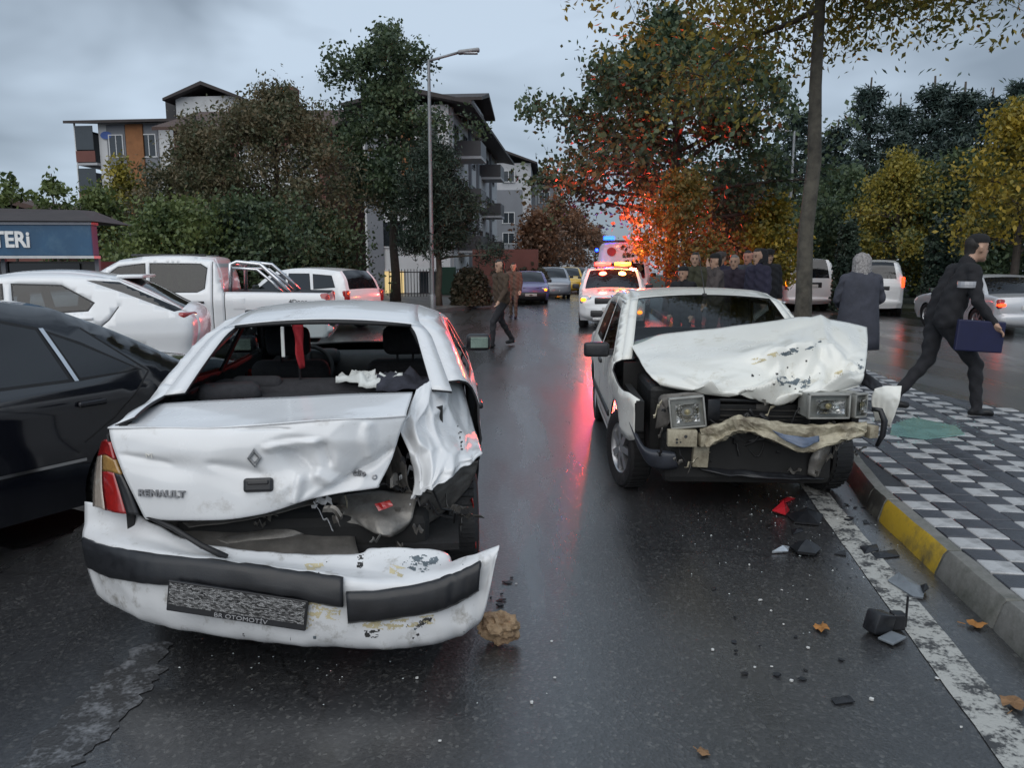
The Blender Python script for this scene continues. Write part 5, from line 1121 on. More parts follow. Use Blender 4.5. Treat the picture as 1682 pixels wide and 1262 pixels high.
# bent bumper beam
def beam_fn(u, v, p): return p + Vector((0, .03 * facet(u * 4, v, 4, 3.3, 1.), .016 * nz(p, 22., 2.)))
sheet_part('bumper_beam', [[(1150, 704, 4.82), (1185, 694, 4.8), (1207, 684, 4.78), (1240, 688, 4.77), (1320, 698, 4.75), (1385, 695, 4.76), (1424, 693, 4.8)],
                           [(1150, 708, 4.74), (1186, 699, 4.72), (1208, 689, 4.7), (1240, 693, 4.69), (1320, 703, 4.67), (1385, 700, 4.68), (1424, 698, 4.72)],
                           [(1155, 724, 4.75), (1190, 714, 4.73), (1210, 704, 4.71), (1245, 708, 4.7), (1318, 722, 4.67), (1382, 712, 4.69), (1424, 708, 4.72)],
                           [(1160, 734, 4.72), (1192, 718, 4.71), (1212, 708, 4.7), (1250, 714, 4.68), (1316, 740, 4.62), (1380, 724, 4.66), (1420, 714, 4.71)],
                           [(1160, 737, 4.76), (1192, 721, 4.75), (1212, 711, 4.74), (1250, 717, 4.72), (1316, 743, 4.66), (1380, 727, 4.7), (1420, 717, 4.75)]], 44, 12, PRIMER, INV2, wreck2, beam_fn, .004, False)
sheet_part('torn_bumper_skin', [[(1268, 708, 4.64), (1296, 716, 4.62), (1320, 718, 4.62), (1345, 716, 4.64)], [(1278, 716, 4.63), (1300, 722, 4.61), (1322, 726, 4.6), (1345, 726, 4.63)], [(1292, 726, 4.62), (1306, 731, 4.6), (1320, 735, 4.59), (1340, 728, 4.62)]], 18, 10, M('blue_grey_plastic', (.1, .13, .19), .4, 0, .3, 14), INV2, wreck2, crum(.015, 8))
def pbox(name, x0, y0, x1, y1, Y, d, mat, rz=0., ry=0., r=.006):
    c = P((x0 + x1) / 2, (y0 + y1) / 2, Y + d / 2); w = (P(x1, y0, Y) - P(x0, y0, Y)).length; h = (P(x0, y1, Y) - P(x0, y0, Y)).length
    m = MB(); m.rbox((0, 0, 0), (w, d, h), r); o = m.build(name, mat, wreck2, smooth=True, angle=40); o.matrix_local = INV2 @ (Matrix.Translation(c) @ Matrix.Rotation(rz, 4, 'Z') @ Matrix.Rotation(ry, 4, 'Y')); return o
br_ = pbox('beam_bracket', 1096, 706, 1144, 733, 4.74, .06, PRIMER, R(-4))
m = MB()
for hx, hz, hr in ((.02, .015, .011), (-.035, -.005, .008), (-.035, -.025, .008), (-.012, -.022, .006)): m.lathe([(hr, 0), (.0005, .0005)], 12, Matrix.Translation((hx, -.031, hz)) @ Matrix.Rotation(R(90), 4, 'X'))
m.build('bolt_hole', SCUFF, br_)
pbox('beam_bracket', 1146, 712, 1162, 732, 4.74, .1, PRIMER, R(8)); pbox('chassis_leg', 1136, 732, 1162, 766, 4.82, .08, PRIMER, 0, R(3)); pbox('chassis_leg', 1162, 734, 1168, 764, 4.86, .3, BARE)
sheet_part('chassis_leg', [[(1340, 733, 4.8), (1355, 730, 4.78), (1364, 735, 4.8)], [(1330, 755, 4.8), (1346, 752, 4.77), (1358, 752, 4.8)], [(1326, 780, 4.82), (1340, 785, 4.79), (1346, 782, 4.82)]], 12, 14, BARE, INV2, wreck2, crum(.02, 8))
sheet_part('lower_valance', [[(1140, 764, 4.9), (1200, 772, 4.85), (1260, 776, 4.83), (1330, 780, 4.85), (1362, 776, 4.9)], [(1150, 772, 4.84), (1200, 782, 4.8), (1260, 786, 4.78), (1330, 789, 4.8), (1358, 786, 4.84)]], 40, 8, PLASTIC, INV2, wreck2, crum(.025, 7), .01)
for k, (a, b) in enumerate((((1185, 742), (1300, 760)), ((1175, 752), (1290, 772)), ((1200, 733), (1310, 748)))):
    m = MB(); m.tube([L2(a[0], a[1], 4.95), L2((a[0] + b[0]) / 2, (a[1] + b[1]) / 2 - 3, 4.9), L2(b[0], b[1], 4.93)], .012 + .006 * k, 7); m.build('cooling_hose', RUBBER, wreck2, smooth=True)
m = MB(); fanc = INV2 @ P(1190, 745, 4.98)
m.tube([fanc + Vector((0, math.cos(t) * .1, math.sin(t) * .1)) for t in np.linspace(0, 6.283, 17)], .012, 6, cap=False); m.build('fan_ring', PLASTIC, wreck2, smooth=True)
pbox('upper_crossmember', 1168, 655, 1325, 662, 4.98, .06, SATIN, 0, R(2)); pbox('upper_crossmember', 1180, 676, 1322, 683, 5.0, .05, SATIN, 0, R(-3)); pbox('relay_box', 1240, 663, 1262, 674, 4.95, .05, GRIME); pbox('grille_stub', 1160, 655, 1182, 690, 4.9, .04, PLASTIC, .2)
m = MB(); m.tube([L2(1115, 734, 4.8), L2(1118, 748, 4.78), L2(1128, 762, 4.8), L2(1136, 770, 4.82)], .005, 5); m.tube([L2(1166, 690, 4.9), L2(1180, 700, 4.85), L2(1200, 702, 4.88)], .007, 5); m.build('wiring', RUBBER, wreck2)
clutter(26, (1165, 655, 1330, 790, 4.8, 5.0), [BARE, GRIME, SATIN, RUBBER, RUBBER, PRIMER], INV2, wreck2, 51, 'bent_bracket', .03, .2)
clutter(14, (1080, 650, 1170, 770, 4.75, 4.9), [BARE, GRIME, RUBBER, PRIMER], INV2, wreck2, 53, 'bent_bracket', .03, .12)
clutter(14, (1330, 690, 1430, 780, 4.72, 4.9), [BARE, GRIME, RUBBER, PRIMER], INV2, wreck2, 55, 'bent_bracket', .03, .14)
for k in range(7):
    rd = random.Random(60 + k); m = MB(); a = P(rd.uniform(1150, 1300), rd.uniform(660, 760), 4.85); pts_ = [a + Vector((rd.gauss(0, .05) + .06 * i, rd.gauss(0, .02), rd.gauss(0, .05) - .02 * i)) for i in range(5)]; m.tube([INV2 @ Vector(p) for p in catmull([tuple(p) for p in pts_], 4)], rd.uniform(.004, .012), 6); m.build('loose_cable', RUBBER, wreck2, smooth=True)
# black bumper corner hanging over the wheel
sheet_part('bumper_corner', [[(1036, 688, 5.1), (1046, 712, 4.98), (1060, 735, 4.9), (1085, 740, 4.85), (1106, 742, 4.82)], [(1034, 694, 5.06), (1046, 722, 4.94), (1062, 744, 4.86), (1086, 748, 4.81), (1110, 748, 4.78)], [(1038, 706, 5.1), (1050, 738, 4.94), (1066, 762, 4.87), (1090, 768, 4.82), (1113, 766, 4.8)], [(1040, 708, 5.14), (1054, 742, 4.99), (1070, 766, 4.92), (1092, 771, 4.88), (1112, 769, 4.86)]], 34, 16, M('faded_black_plastic', (.03, .034, .045), .4, 0, .3, 14, bump=.1, bscale=100), INV2, wreck2, None, .008)
# right-hand wing torn outwards
sheet_part('torn_wing', [[(1436, 640, 4.9), (1458, 634, 4.86), (1482, 634, 4.8)], [(1432, 662, 4.9), (1452, 660, 4.85), (1474, 662, 4.8)], [(1436, 690, 4.92), (1448, 692, 4.88), (1460, 700, 4.84)]], 18, 18, PAINT_C, INV2, wreck2, crum(.03, 6), .004)
m = MB(); m.tube([L2(1432, 672, 4.8), L2(1446, 674, 4.78), L2(1453, 692, 4.76), L2(1450, 715, 4.77), L2(1440, 733, 4.8)], [.014, .018, .02, .018, .012], 8); m.build('arch_liner', PLASTIC, wreck2, smooth=True)
sheet_part('wing_remnant', [[(1412, 608, 5.2), (1430, 618, 5.1), (1448, 630, 5.0)], [(1414, 630, 5.1), (1432, 640, 5.0), (1450, 640, 4.95)]], 14, 8, PLASTIC, INV2, wreck2, crum(.03, 6), .006)
pbox('beam_end', 1418, 698, 1436, 718, 4.76, .1, PRIMER, .3)
m = MB(); m.rbox((1.35, .74, .36), (.25, .1, .5), .04); m.build('arch_lining', UNDER, wreck2)
# mirrors, wiper, aerial stub
for s in (-1, 1):
    yy = float(ys2(np.array([.7]), np.array([.95]))[0]); m = MB(); m.rbox((.74, s * (yy + .13), .97), (.09, .2, .115), .025, seg=3); m.box((.74, s * (yy + .02), .95), (.05, .08, .05)); m.build('wing_mirror', PLASTIC, wreck2, smooth=True, angle=60)
m = MB(); m.rbox((.33, .0, 1.385), (.05, .035, .03), .01); m.tube([(.33, 0, 1.39), (.15, .02, 1.5), (-.25, .05, 1.75)], .004, 5); m.build('roof_aerial', RUBBER, wreck2)
m = MB(); m.tube([(.95, .3, .945), (.75, .05, 1.08), (.72, -.25, 1.09)], .008, 5); m.build('wiper', RUBBER, wreck2)
# cabin
m = MB(); m.rbox((.8, 0, .82), (.32, 1.3, .2), .06, seg=3); m.build('dashboard', LINING, wreck2, smooth=True, angle=60)
for yy in (.35, -.35):
    m = MB(); m.rbox((-.1, yy, .72), (.15, .48, .55), .06, Matrix.Rotation(R(-15), 3, 'Y'), 3); m.rbox((.2, yy, .45), (.5, .48, .16), .05, seg=3); m.build('front_seat', FABRIC, wreck2, smooth=True, angle=60)
m = MB(); m.rbox((-1.0, 0, .7), (.15, 1.2, .45), .05, Matrix.Rotation(R(-14), 3, 'Y'), 3); m.build('rear_seat', FABRIC, wreck2, smooth=True, angle=60)
m = MB(); RM = Matrix.Translation((.48, .35, .85)) @ Matrix.Rotation(R(-62), 4, 'Y')
m.tube([RM @ Vector((math.cos(t) * .18, math.sin(t) * .18, 0)) for t in np.linspace(0, 2 * math.pi, 25)], .014, 8, cap=False); m.build('steering_wheel', LINING, wreck2, smooth=True)
# ================================================================== trees and shrubs
def leaf_mat(name, a, b, rough=.55, trans=.3, seed_hue=.0):
    """leaves between two colours, each leaf its own"""
    m = bpy.data.materials.new(name); m.use_nodes = True; t = m.node_tree; t.nodes.clear(); L = t.links.new
    out = t.nodes.new('ShaderNodeOutputMaterial'); g = t.nodes.new('ShaderNodeNewGeometry'); tcn = t.nodes.new('ShaderNodeTexCoord')
    n = _n(t, 'ShaderNodeTexNoise', Scale=.9, Detail=3.); L(tcn.outputs['Object'], n.inputs[0])
    ad = t.nodes.new('ShaderNodeMath'); ad.operation = 'MULTIPLY_ADD'; ad.inputs[1].default_value = .55; L(g.outputs['Random Per Island'], ad.inputs[0])
    sb = t.nodes.new('ShaderNodeMath'); sb.operation = 'MULTIPLY_ADD'; sb.inputs[1].default_value = 1.9; sb.inputs[2].default_value = -.72; L(n.outputs[0], sb.inputs[0]); L(sb.outputs[0], ad.inputs[2]); ad.use_clamp = True
    r = t.nodes.new('ShaderNodeValToRGB'); r.color_ramp.elements[0].position = .1; r.color_ramp.elements[1].position = .9
    r.color_ramp.elements[0].color = (*a, 1); r.color_ramp.elements[1].color = (*b, 1); L(ad.outputs[0], r.inputs[0])
    p = t.nodes.new('ShaderNodeBsdfPrincipled'); p.inputs['Roughness'].default_value = rough; L(r.outputs[0], p.inputs['Base Color'])
    tr = t.nodes.new('ShaderNodeBsdfTranslucent'); L(r.outputs[0], tr.inputs[0]); ms = t.nodes.new('ShaderNodeMixShader'); ms.inputs[0].default_value = trans
    L(p.outputs[0], ms.inputs[1]); L(tr.outputs[0], ms.inputs[2]); L(ms.outputs[0], out.inputs[0]); return m
BARK = M('bark', (.06, .05, .042), .85, 0, .35, 12, bump=.9, bscale=28)
BARK_P = M('pale_mottled_bark', (.1, .09, .07), .8, 0, .35, 6, bump=.8, bscale=22, dirt=(.03, .026, .022), dirt_amt=.6, dirt_scale=5)
LF_DARK = leaf_mat('dark_green_leaves', (0.033, 0.060, 0.037), (0.096, 0.136, 0.060))
LF_OLIVE = leaf_mat('olive_brown_leaves', (0.049, 0.076, 0.037), (0.177, 0.136, 0.076))
LF_GREEN = leaf_mat('green_leaves', (0.054, 0.092, 0.037), (0.164, 0.203, 0.060))
LF_YEL = leaf_mat('yellow_green_leaves', (0.088, 0.108, 0.027), (0.468, 0.332, 0.039))
LF_YEL2 = leaf_mat('yellowing_leaves', (0.058, 0.088, 0.027), (0.390, 0.312, 0.049))
LF_ORG = leaf_mat('orange_leaves', (.075, .075, .02), (.24, .15, .03))
LF_BRN = leaf_mat('reddish_brown_leaves', (0.109, 0.071, 0.049), (0.299, 0.150, 0.081))
NEEDLE = leaf_mat('pine_needles', (0.017, 0.035, 0.026), (0.043, 0.070, 0.043), .6, .1)
NEEDLE2 = leaf_mat('fir_needles', (0.026, 0.048, 0.043), (0.065, 0.099, 0.083), .6, .1)
HEDGE = leaf_mat('hedge_leaves', (0.043, 0.048, 0.030), (0.109, 0.087, 0.055))

def tree_geo(seed, H, r0, base, prof, nlimb=14, nleaf=6000, ls=.12, clump=.35, droop=.0, asp=1.6, up=.35, twigs=5, lean=(0, 0), flat=0., trunk_top=.95, inner=.35, skew=None):
    """trunk + limbs as tubes, leaves as small folded blades round the twigs. prof(t) gives crown radius from crown foot (0) to tip (1)"""
    rg = np.random.RandomState(seed); rnd = random.Random(seed); m = MB(); tips = []
    n = 9; tp = [Vector((lean[0] * (k / n) ** 1.5 + (rnd.gauss(0, .03) * H * .12 if k else 0), lean[1] * (k / n) ** 1.5 + (rnd.gauss(0, .03) * H * .12 if k else 0), H * trunk_top * k / n)) for k in range(n + 1)]
    m.tube(tp, [r0 * (1.25 if k == 0 else 1) * (1 - .86 * (k / n) ** 1.1) + .008 for k in range(n + 1)], 9)
    def trunk_at(z):
        q = max(0, min(n - 1e-6, z / (H * trunk_top) * n)); i = int(q); return tp[i].lerp(tp[i + 1], q - i)
    for i in range(nlimb):
        t = (i + rnd.random() * .8) / nlimb; z = base + (H * trunk_top - base) * t * .97; a = i * 2.4 + rnd.gauss(0, .4); rad = prof(t) * rnd.uniform(.7, 1.15)
        if skew: dz_, mul_ = skew(a); z = min(H * trunk_top, z + dz_); rad *= mul_
        s = trunk_at(z * .96); rise = up * rad * rnd.uniform(.4, 1.3); pts = []
        for k in range(5):
            q = k / 4; pts.append(s + Vector((math.cos(a) * rad * q + rnd.gauss(0, .04) * rad * (k > 0), math.sin(a) * rad * q + rnd.gauss(0, .04) * rad * (k > 0), rise * q ** .8 - droop * rad * q * q)))
        lr = r0 * (.42 - .25 * t) * min(1, rad); m.tube(pts, [max(.006, lr * (1 - .8 * k / 4)) for k in range(5)], 5, cap=False)
        for w in range(twigs):
            q = rnd.uniform(inner, 1); k = min(3, int(q * 4)); b = pts[k].lerp(pts[k + 1], q * 4 - k); d = Vector((rnd.gauss(0, 1), rnd.gauss(0, 1), rnd.gauss(.25, .5) - droop)).normalized() * rad * rnd.uniform(.2, .48)
            e = b + d; m.tube([b, (b + e) / 2 + Vector((0, 0, .04 * rad)), e], [max(.004, lr * .3), .005, .003], 4, cap=False); tips += [e, (b + e) / 2]
        tips.append(pts[-1]); tips.append(pts[3])
    tips.append(tp[-1]); tips.append(tp[-2])
    T = np.array([tuple(t) for t in tips]); wgt = rg.gamma(1.6, 1., len(T)); idx = rg.choice(len(T), nleaf, p=wgt / wgt.sum())
    off = np.clip(rg.normal(0, 1, (nleaf, 3)), -1.7, 1.7); off *= (clump * (.5 + .5 * rg.rand(len(T)))[idx])[:, None]; off[:, 2] *= (1 - flat)
    C = T[idx] + off; C[:, 2] = np.maximum(C[:, 2], .15)
    d = rg.normal(0, 1, (nleaf, 3)); d[:, 2] -= .35 + droop; d /= np.linalg.norm(d, axis=1, keepdims=True); e = np.cross(d, rg.normal(0, 1, (nleaf, 3))); e /= np.linalg.norm(e, axis=1, keepdims=True) + 1e-9
    s = ls * (.6 + .8 * rg.rand(nleaf))[:, None]; nn = np.cross(d, e)
    V = np.stack([C - d * s * .5, C + e * s * .5 / asp + nn * s * .08, C + d * s * .5, C - e * s * .5 / asp + nn * s * .08], 1).reshape(-1, 3)
    F = np.arange(nleaf * 4).reshape(-1, 4)
    return m, V, F
def plant_tree(name, label, loc, geo, bark, leaf, group=None, rz=0., sc=1.):
    m, V, F = geo; root = empty(name, loc, rz, label, 'tree', group); root.scale = (sc,) * 3
    m.build('trunk', bark, root, smooth=True); me = mesh_np('crown', V, F); me.materials.append(leaf); link(bpy.data.objects.new('crown', me), root); return root
dome = lambda r, k=.9: (lambda t: r * max(.12, math.sin(math.pi * min(1, .18 + .82 * t) ** k)))
cone = lambda r: (lambda t: r * max(.06, (1 - t) ** .85))
def base_at(px, Y, z=0.): p = P(px, 600, Y); return (p.x / 1., Y, z)
def top_z(py, Y): return P(841, py, Y).z

# left side of the street
plant_tree('tall_tree', 'tall dark-leaved tree rising highest behind the parked white cars', base_at(652, 33), tree_geo(21, top_z(18, 33), .2, 3.4, lambda t: 3.9 * (1 - .5 * t) * (.75 + .25 * math.sin(t * 17)), 32, 22000, .17, .34, .05, 1.5, .35, 8), BARK, LF_DARK)
plant_tree('locust_tree', 'brownish green spreading tree left of the tallest tree', base_at(468, 28), tree_geo(5, top_z(112, 28), .15, 1.6, dome(3.7), 30, 32000, .14, .4, .1, 2.0, .35, 8), BARK, LF_OLIVE)
plant_tree('locust_tree', 'rust-tinged leafy tree before the brown-roofed house', base_at(345, 29), tree_geo(8, top_z(172, 29), .13, 1.0, dome(2.9), 26, 23000, .14, .38, .1, 2.0, .35, 8), BARK, LF_OLIVE)
plant_tree('slender_tree', 'slender yellow-green tree standing near the brick-striped apartment block', base_at(225, 31), tree_geo(9, top_z(245, 31), .09, .8, dome(1.15), 16, 6000, .15, .33), BARK, LF_YEL2)
plant_tree('young_tree', 'young bushy green tree just right of the kiosk', base_at(178, 26), tree_geo(13, top_z(300, 26), .08, .4, dome(1.25), 14, 6000, .15, .36), BARK, LF_GREEN)
plant_tree('young_tree', 'thin sapling with sparse leaves showing above the kiosk roof, nearer its corner', base_at(112, 24), tree_geo(15, top_z(272, 24), .05, 2.4, dome(.55), 9, 650, .17, .14, 0, 1.6, 1.2), BARK, LF_GREEN)
plant_tree('young_tree', 'thin sapling with sparse leaves above the kiosk roof at the picture edge', base_at(45, 24), tree_geo(16, top_z(275, 24), .05, 2.2, dome(.6), 9, 600, .17, .14, 0, 1.6, 1.2), BARK, LF_GREEN)
plant_tree('young_tree', 'dark leafy tree behind the white pickup cab', base_at(300, 23), tree_geo(17, top_z(335, 23), .08, .3, dome(2.0), 18, 12000, .14, .45), BARK, LF_GREEN)
plant_tree('young_tree', 'dark leafy tree behind the pickup roll bar', base_at(425, 24), tree_geo(18, top_z(325, 24), .08, .3, dome(2.0), 18, 13000, .14, .45), BARK, LF_DARK)
plant_tree('young_tree', 'low dark tree behind the white estate car', base_at(530, 26), tree_geo(19, top_z(350, 26), .08, .3, dome(2.0), 18, 13000, .14, .45), BARK, LF_DARK)
plant_tree('pine_tree', 'bushy dark pine with a bare pale stem beside the lamp post', base_at(722, 29.5), tree_geo(24, top_z(215, 29.5), .13, 1.9, lambda t: 2.45 * (1 - t) ** .55 * (.8 + .2 * math.sin(t * 23)), 34, 26000, .19, .3, .05, 5., .25, 6), BARK_P, NEEDLE)
def bush(name, label, px, Y, w, h, leaf, seed, n=5000, boxy=2.4, cat='shrub', group=None):
    rg = np.random.RandomState(seed); d = rg.normal(0, 1, (n, 3)); d /= (np.abs(d) ** boxy).sum(1, keepdims=True) ** (1 / boxy); d[:, 2] = np.abs(d[:, 2]) * 1. ; rr = rg.rand(n, 1) ** .2
    C = d * rr * np.array([w / 2, w / 2, h]); C *= 1 + .06 * rg.normal(0, 1, (n, 1)); e = rg.normal(0, 1, (n, 3)); e /= np.linalg.norm(e, axis=1, keepdims=True); f = np.cross(e, rg.normal(0, 1, (n, 3))); f /= np.linalg.norm(f, axis=1, keepdims=True)
    s = .075 * max(1, w / 1.4) * (.6 + .8 * rg.rand(n, 1)); V = np.stack([C - e * s, C + f * s * .6, C + e * s, C - f * s * .6], 1).reshape(-1, 3); V[:, 2] = np.maximum(V[:, 2], .02)
    root = empty(name, base_at(px, Y, .1), 0, label, cat, group); me = mesh_np('crown', V, np.arange(n * 4).reshape(-1, 4)); me.materials.append(leaf); link(bpy.data.objects.new('crown', me), root)
    m = MB(); m.tube([(0, 0, -.1), (0, 0, h * .6)], [.05, .02], 6); m.build('stem', BARK, root); return root
bush('clipped_shrub', 'round clipped dark shrub at the kerb left of the walking man', 775, 30, 1.55, 1.42, HEDGE, 1)
bush('clipped_shrub', 'low clipped hedge shrub beyond the second walking man', 868, 40, 2.4, 1.5, HEDGE, 2)
bush('columnar_shrub', 'dark columnar clipped evergreen left of the woman in grey', 1380, 26, .75, 2.9, NEEDLE, 3, 4000, 3.5)
bush('columnar_shrub', 'dark columnar clipped evergreen behind the man with the folder', 1533, 24, .95, 2.9, NEEDLE, 4, 4500, 3.5)
# far street trees on the left
for k, (px, Y, py, lf, lb_) in enumerate([(885, 58, 350, LF_BRN, 'brownish street tree in front of the grey apartment block'), (915, 72, 318, LF_BRN, 'reddish brown street tree with two lamp posts before it'), (945, 90, 340, LF_BRN, 'reddish street tree at the far bend of the road'), (975, 120, 372, LF_BRN, 'farthest reddish tree above the parked cars')]):
    plant_tree('street_tree', lb_, base_at(px, Y), tree_geo(40 + k, top_z(py, Y), .16, 1.6, dome(2.2 + .4 * k), 16, 4500, .3, .6), BARK, lf, 'trees lining the far street')
# the avenue between the carriageways
plant_tree('plane_tree', 'large dark spreading tree over the police car, lit red beneath', (5.4, 26, 0), tree_geo(31, top_z(-8, 26), .24, 2.9, lambda t: 4.7 * max(.15, math.sin(math.pi * min(1, .22 + .78 * t) ** .8)), 34, 30000, .17, .4, .08, 1.3, .3, 9), BARK, LF_DARK)
plant_tree('small_tree', 'small orange-leaved tree glowing red beside the onlookers', (4.75, 21.5, .1), tree_geo(33, top_z(275, 21.5), .07, .9, dome(1.25), 14, 7000, .12, .34), BARK, LF_ORG)
plant_tree('small_tree', 'small bright yellow-green tree left of the near tree trunk', base_at(1258, 25), tree_geo(34, top_z(312, 25), .07, 1.2, dome(1.0), 14, 6000, .14, .3), BARK, LF_YEL)
plant_tree('small_tree', 'brownish small tree behind the orange one', base_at(1195, 31), tree_geo(35, top_z(300, 31), .08, 1.0, dome(1.7), 14, 7000, .16, .4), BARK, LF_BRN)
plant_tree('near_tree', 'tall straight-trunked tree with yellowing leaves overhead by the kerb', (4.2, 11, .1), tree_geo(37, 9.4, .118, 5.0, lambda t: 3.3 * max(.2, math.sin(math.pi * min(1, .3 + .7 * t))), 28, 46000, .105, .34, .26, 2.2, .2, 12, skew=lambda a: (0, .85) if math.cos(a) < .1 else (.55, 1.0)), BARK_P, LF_YEL2)
# the park on the right
plant_tree('park_tree', 'broad yellow-green tree behind the woman in grey', base_at(1455, 31), tree_geo(51, top_z(235, 31), .13, 1.5, dome(2.05), 18, 13000, .14, .34, .1, 1.6, .35, 7), BARK, LF_YEL2)
plant_tree('park_tree', 'bright yellow-leaved tree nearest the right edge of the picture', base_at(1650, 21), tree_geo(52, top_z(140, 21), .12, 2.0, dome(1.9), 20, 11000, .14, .3, .1, 1.8, .35, 8), BARK, LF_YEL)
plant_tree('park_tree', 'dark green tree topping the right edge behind the yellow one', base_at(1690, 30), tree_geo(53, top_z(75, 30), .16, 2.5, dome(2.3), 20, 10000, .2, .5), BARK, LF_DARK)
fir = tree_geo(61, 10., .16, 1.2, cone(2.1), 34, 8000, .26, .3, .25, 4., .05, 5, flat=.3); fm = fir[0]
fir_src = None
for k, (px, Y, py, lb_) in enumerate([(1185, 62, 262, 'leftmost dark fir above the orange tree'), (1245, 58, 240, 'dark fir behind the right-hand lamp post, left of it'), (1287, 55, 178, 'pointed fir standing alone above the lamp arm'), (1352, 50, 205, 'dark fir just right of the near tree trunk'), (1400, 48, 132, 'tall dark fir right of the trunk'), (1448, 52, 168, 'grey-green fir second right of the tall one'), (1498, 47, 130, 'grey-green fir above the broad yellow tree'), (1545, 44, 140, 'tall dark fir left of the yellow-leaved tree'), (1590, 42, 150, 'dark fir behind the yellow-leaved tree'), (1640, 46, 120, 'dark fir at the right edge behind the others'), (1320, 64, 225, 'far fir half hidden by the near trunk'), (1215, 75, 290, 'small far fir behind the brownish tree')]):
    h = top_z(py - 22, Y); loc = base_at(px, Y, .1)
    if fir_src is None:
        fir_src = plant_tree('fir_tree', lb_, loc, fir, BARK, NEEDLE2, 'dark firs in the park'); f = fir_src
    else:
        f = copy_tree(fir_src); f['label'] = lb_; f.location = loc
    f.rotation_euler = (0, 0, k * 1.3); f.scale = (h / 10 * (1.2 + .08 * (k % 4)),) * 2 + (h / 10,)
dk = tree_geo(71, 7., .13, .6, dome(2.7), 20, 11000, .2, .55)
src = None
for k, (px, Y, py, lb_) in enumerate([(1560, 30, 230, 'dark bushy park tree behind the man with the folder'), (1370, 36, 260, 'dark bushy park tree between the trunk and the woman'), (1490, 38, 250, 'dark bushy park tree behind the compact van'), (1330, 44, 290, 'dark bushy park tree hidden low behind the trunk'), (1625, 32, 240, 'dark bushy park tree above the silver saloon'), (1230, 50, 330, 'dark bushy tree low behind the yellow-green small tree')]):
    loc = base_at(px, Y, .1); h = top_z(py + 10, Y)
    if src is None: src = plant_tree('dark_tree', lb_, loc, dk, BARK, LF_DARK, 'dark bushy trees in the park'); f = src
    else: f = copy_tree(src); f['label'] = lb_; f.location = loc
    f.rotation_euler = (0, 0, k * 2.1); f.scale = (h / 7, h / 7, h / 7)
# ================================================================== buildings and street furniture
WALL_W = M('white_render', (.55, .56, .57), .8, 0, .08, .6, bump=.15, bscale=20, dirt=(.3, .3, .3), dirt_amt=.2, dirt_scale=.7)
WALL_G = M('grey_render', (.17, .18, .2), .8, 0, .1, .6, bump=.15, bscale=20)
WALL_LG = M('pale_grey_render', (.4, .41, .43), .8, 0, .1, .6)
WALL_B = M('brick_cladding', (.25, .11, .045), .85, 0, .25, 2.5, bump=.5, bscale=9)
WALL_R = M('dull_red_render', (.15, .06, .05), .85, 0, .15, 1.)
ROOF = M('dark_roof_tiles', (.035, .028, .028), .7, 0, .25, 3, bump=.5, bscale=6)
ROOF_B = M('brown_roof_tiles', (.07, .04, .032), .75, 0, .25, 3, bump=.5, bscale=6)
FRAME = M('window_frame_white', (.55, .56, .57), .5, 0, .05)
FRAME_D = M('window_frame_dark', (.05, .05, .055), .5, 0, .05)
PANE = M('window_pane', (.02, .025, .03), .06, 0, .2, 1.5, spec=.8)
PANE_LIT = M('lit_window_pane', (.5, .4, .2), .3, emit=(1., .72, .32), estr=.45)
def building(name, label, loc, rz, cat='building'):
    return empty(name, loc, rz, label, cat)
def block(b, name, c, d, mat, r=0.):
    m = MB(); (m.rbox(c, d, r) if r else m.box(c, d)); return m.build(name, mat, b)
def window(b, c, w, h, face='-y', frame=FRAME, pane=PANE, mull=1):
    """frame set proud of the wall, pane recessed inside it"""
    m = MB(); f = .07
    def put(mm, x, z, sx, sz, d0, d1):
        if face == '-y': mm.box((c[0] + x, c[1] + (d0 + d1) / 2, c[2] + z), (sx, d1 - d0, sz))
        else: mm.box((c[0] - (d0 + d1) / 2 if face == '+x' else c[0] + (d0 + d1) / 2, c[1] + x, c[2] + z), (d1 - d0, sx, sz))
    for x, z, sx, sz in ((0, h / 2, w + f, f), (0, -h / 2, w + f + .1, f), (-w / 2, 0, f, h - f), (w / 2, 0, f, h - f)): put(m, x, z, sx, sz, -.05, .02)
    for k in range(mull): put(m, -w / 2 + w * (k + 1) / (mull + 1), 0, f * .8, h - f, -.035, .015)
    o = m.build('window', frame, b); m = MB(); put(m, 0, 0, w - f, h - f, -.012, .01); m.build('pane', pane, o); return o
def roof_slab(b, x0, x1, y0, y1, z0, z1, ridge='y', mat=ROOF, over=.6, name='roof'):
    x0 -= over; x1 += over; y0 -= over; y1 += over; t = .18; m = MB()
    if ridge == 'y': sec = [(x0, z0), ((x0 + x1) / 2, z1), (x1, z0), (x1, z0 - t), ((x0 + x1) / 2, z1 - t * 1.4), (x0, z0 - t)]; V = [(x, y, z) for y in (y0, y1) for x, z in sec]
    else: sec = [(y0, z0), ((y0 + y1) / 2, z1), (y1, z0), (y1, z0 - t), ((y0 + y1) / 2, z1 - t * 1.4), (y0, z0 - t)]; V = [(x, y, z) for x in (x0, x1) for y, z in sec]
    n = 6; m.add(V, [tuple(range(n)), tuple(range(2 * n - 1, n - 1, -1))] + [(i, n + i, n + (i + 1) % n, (i + 1) % n) for i in range(n)]); return m.build(name, mat, b)
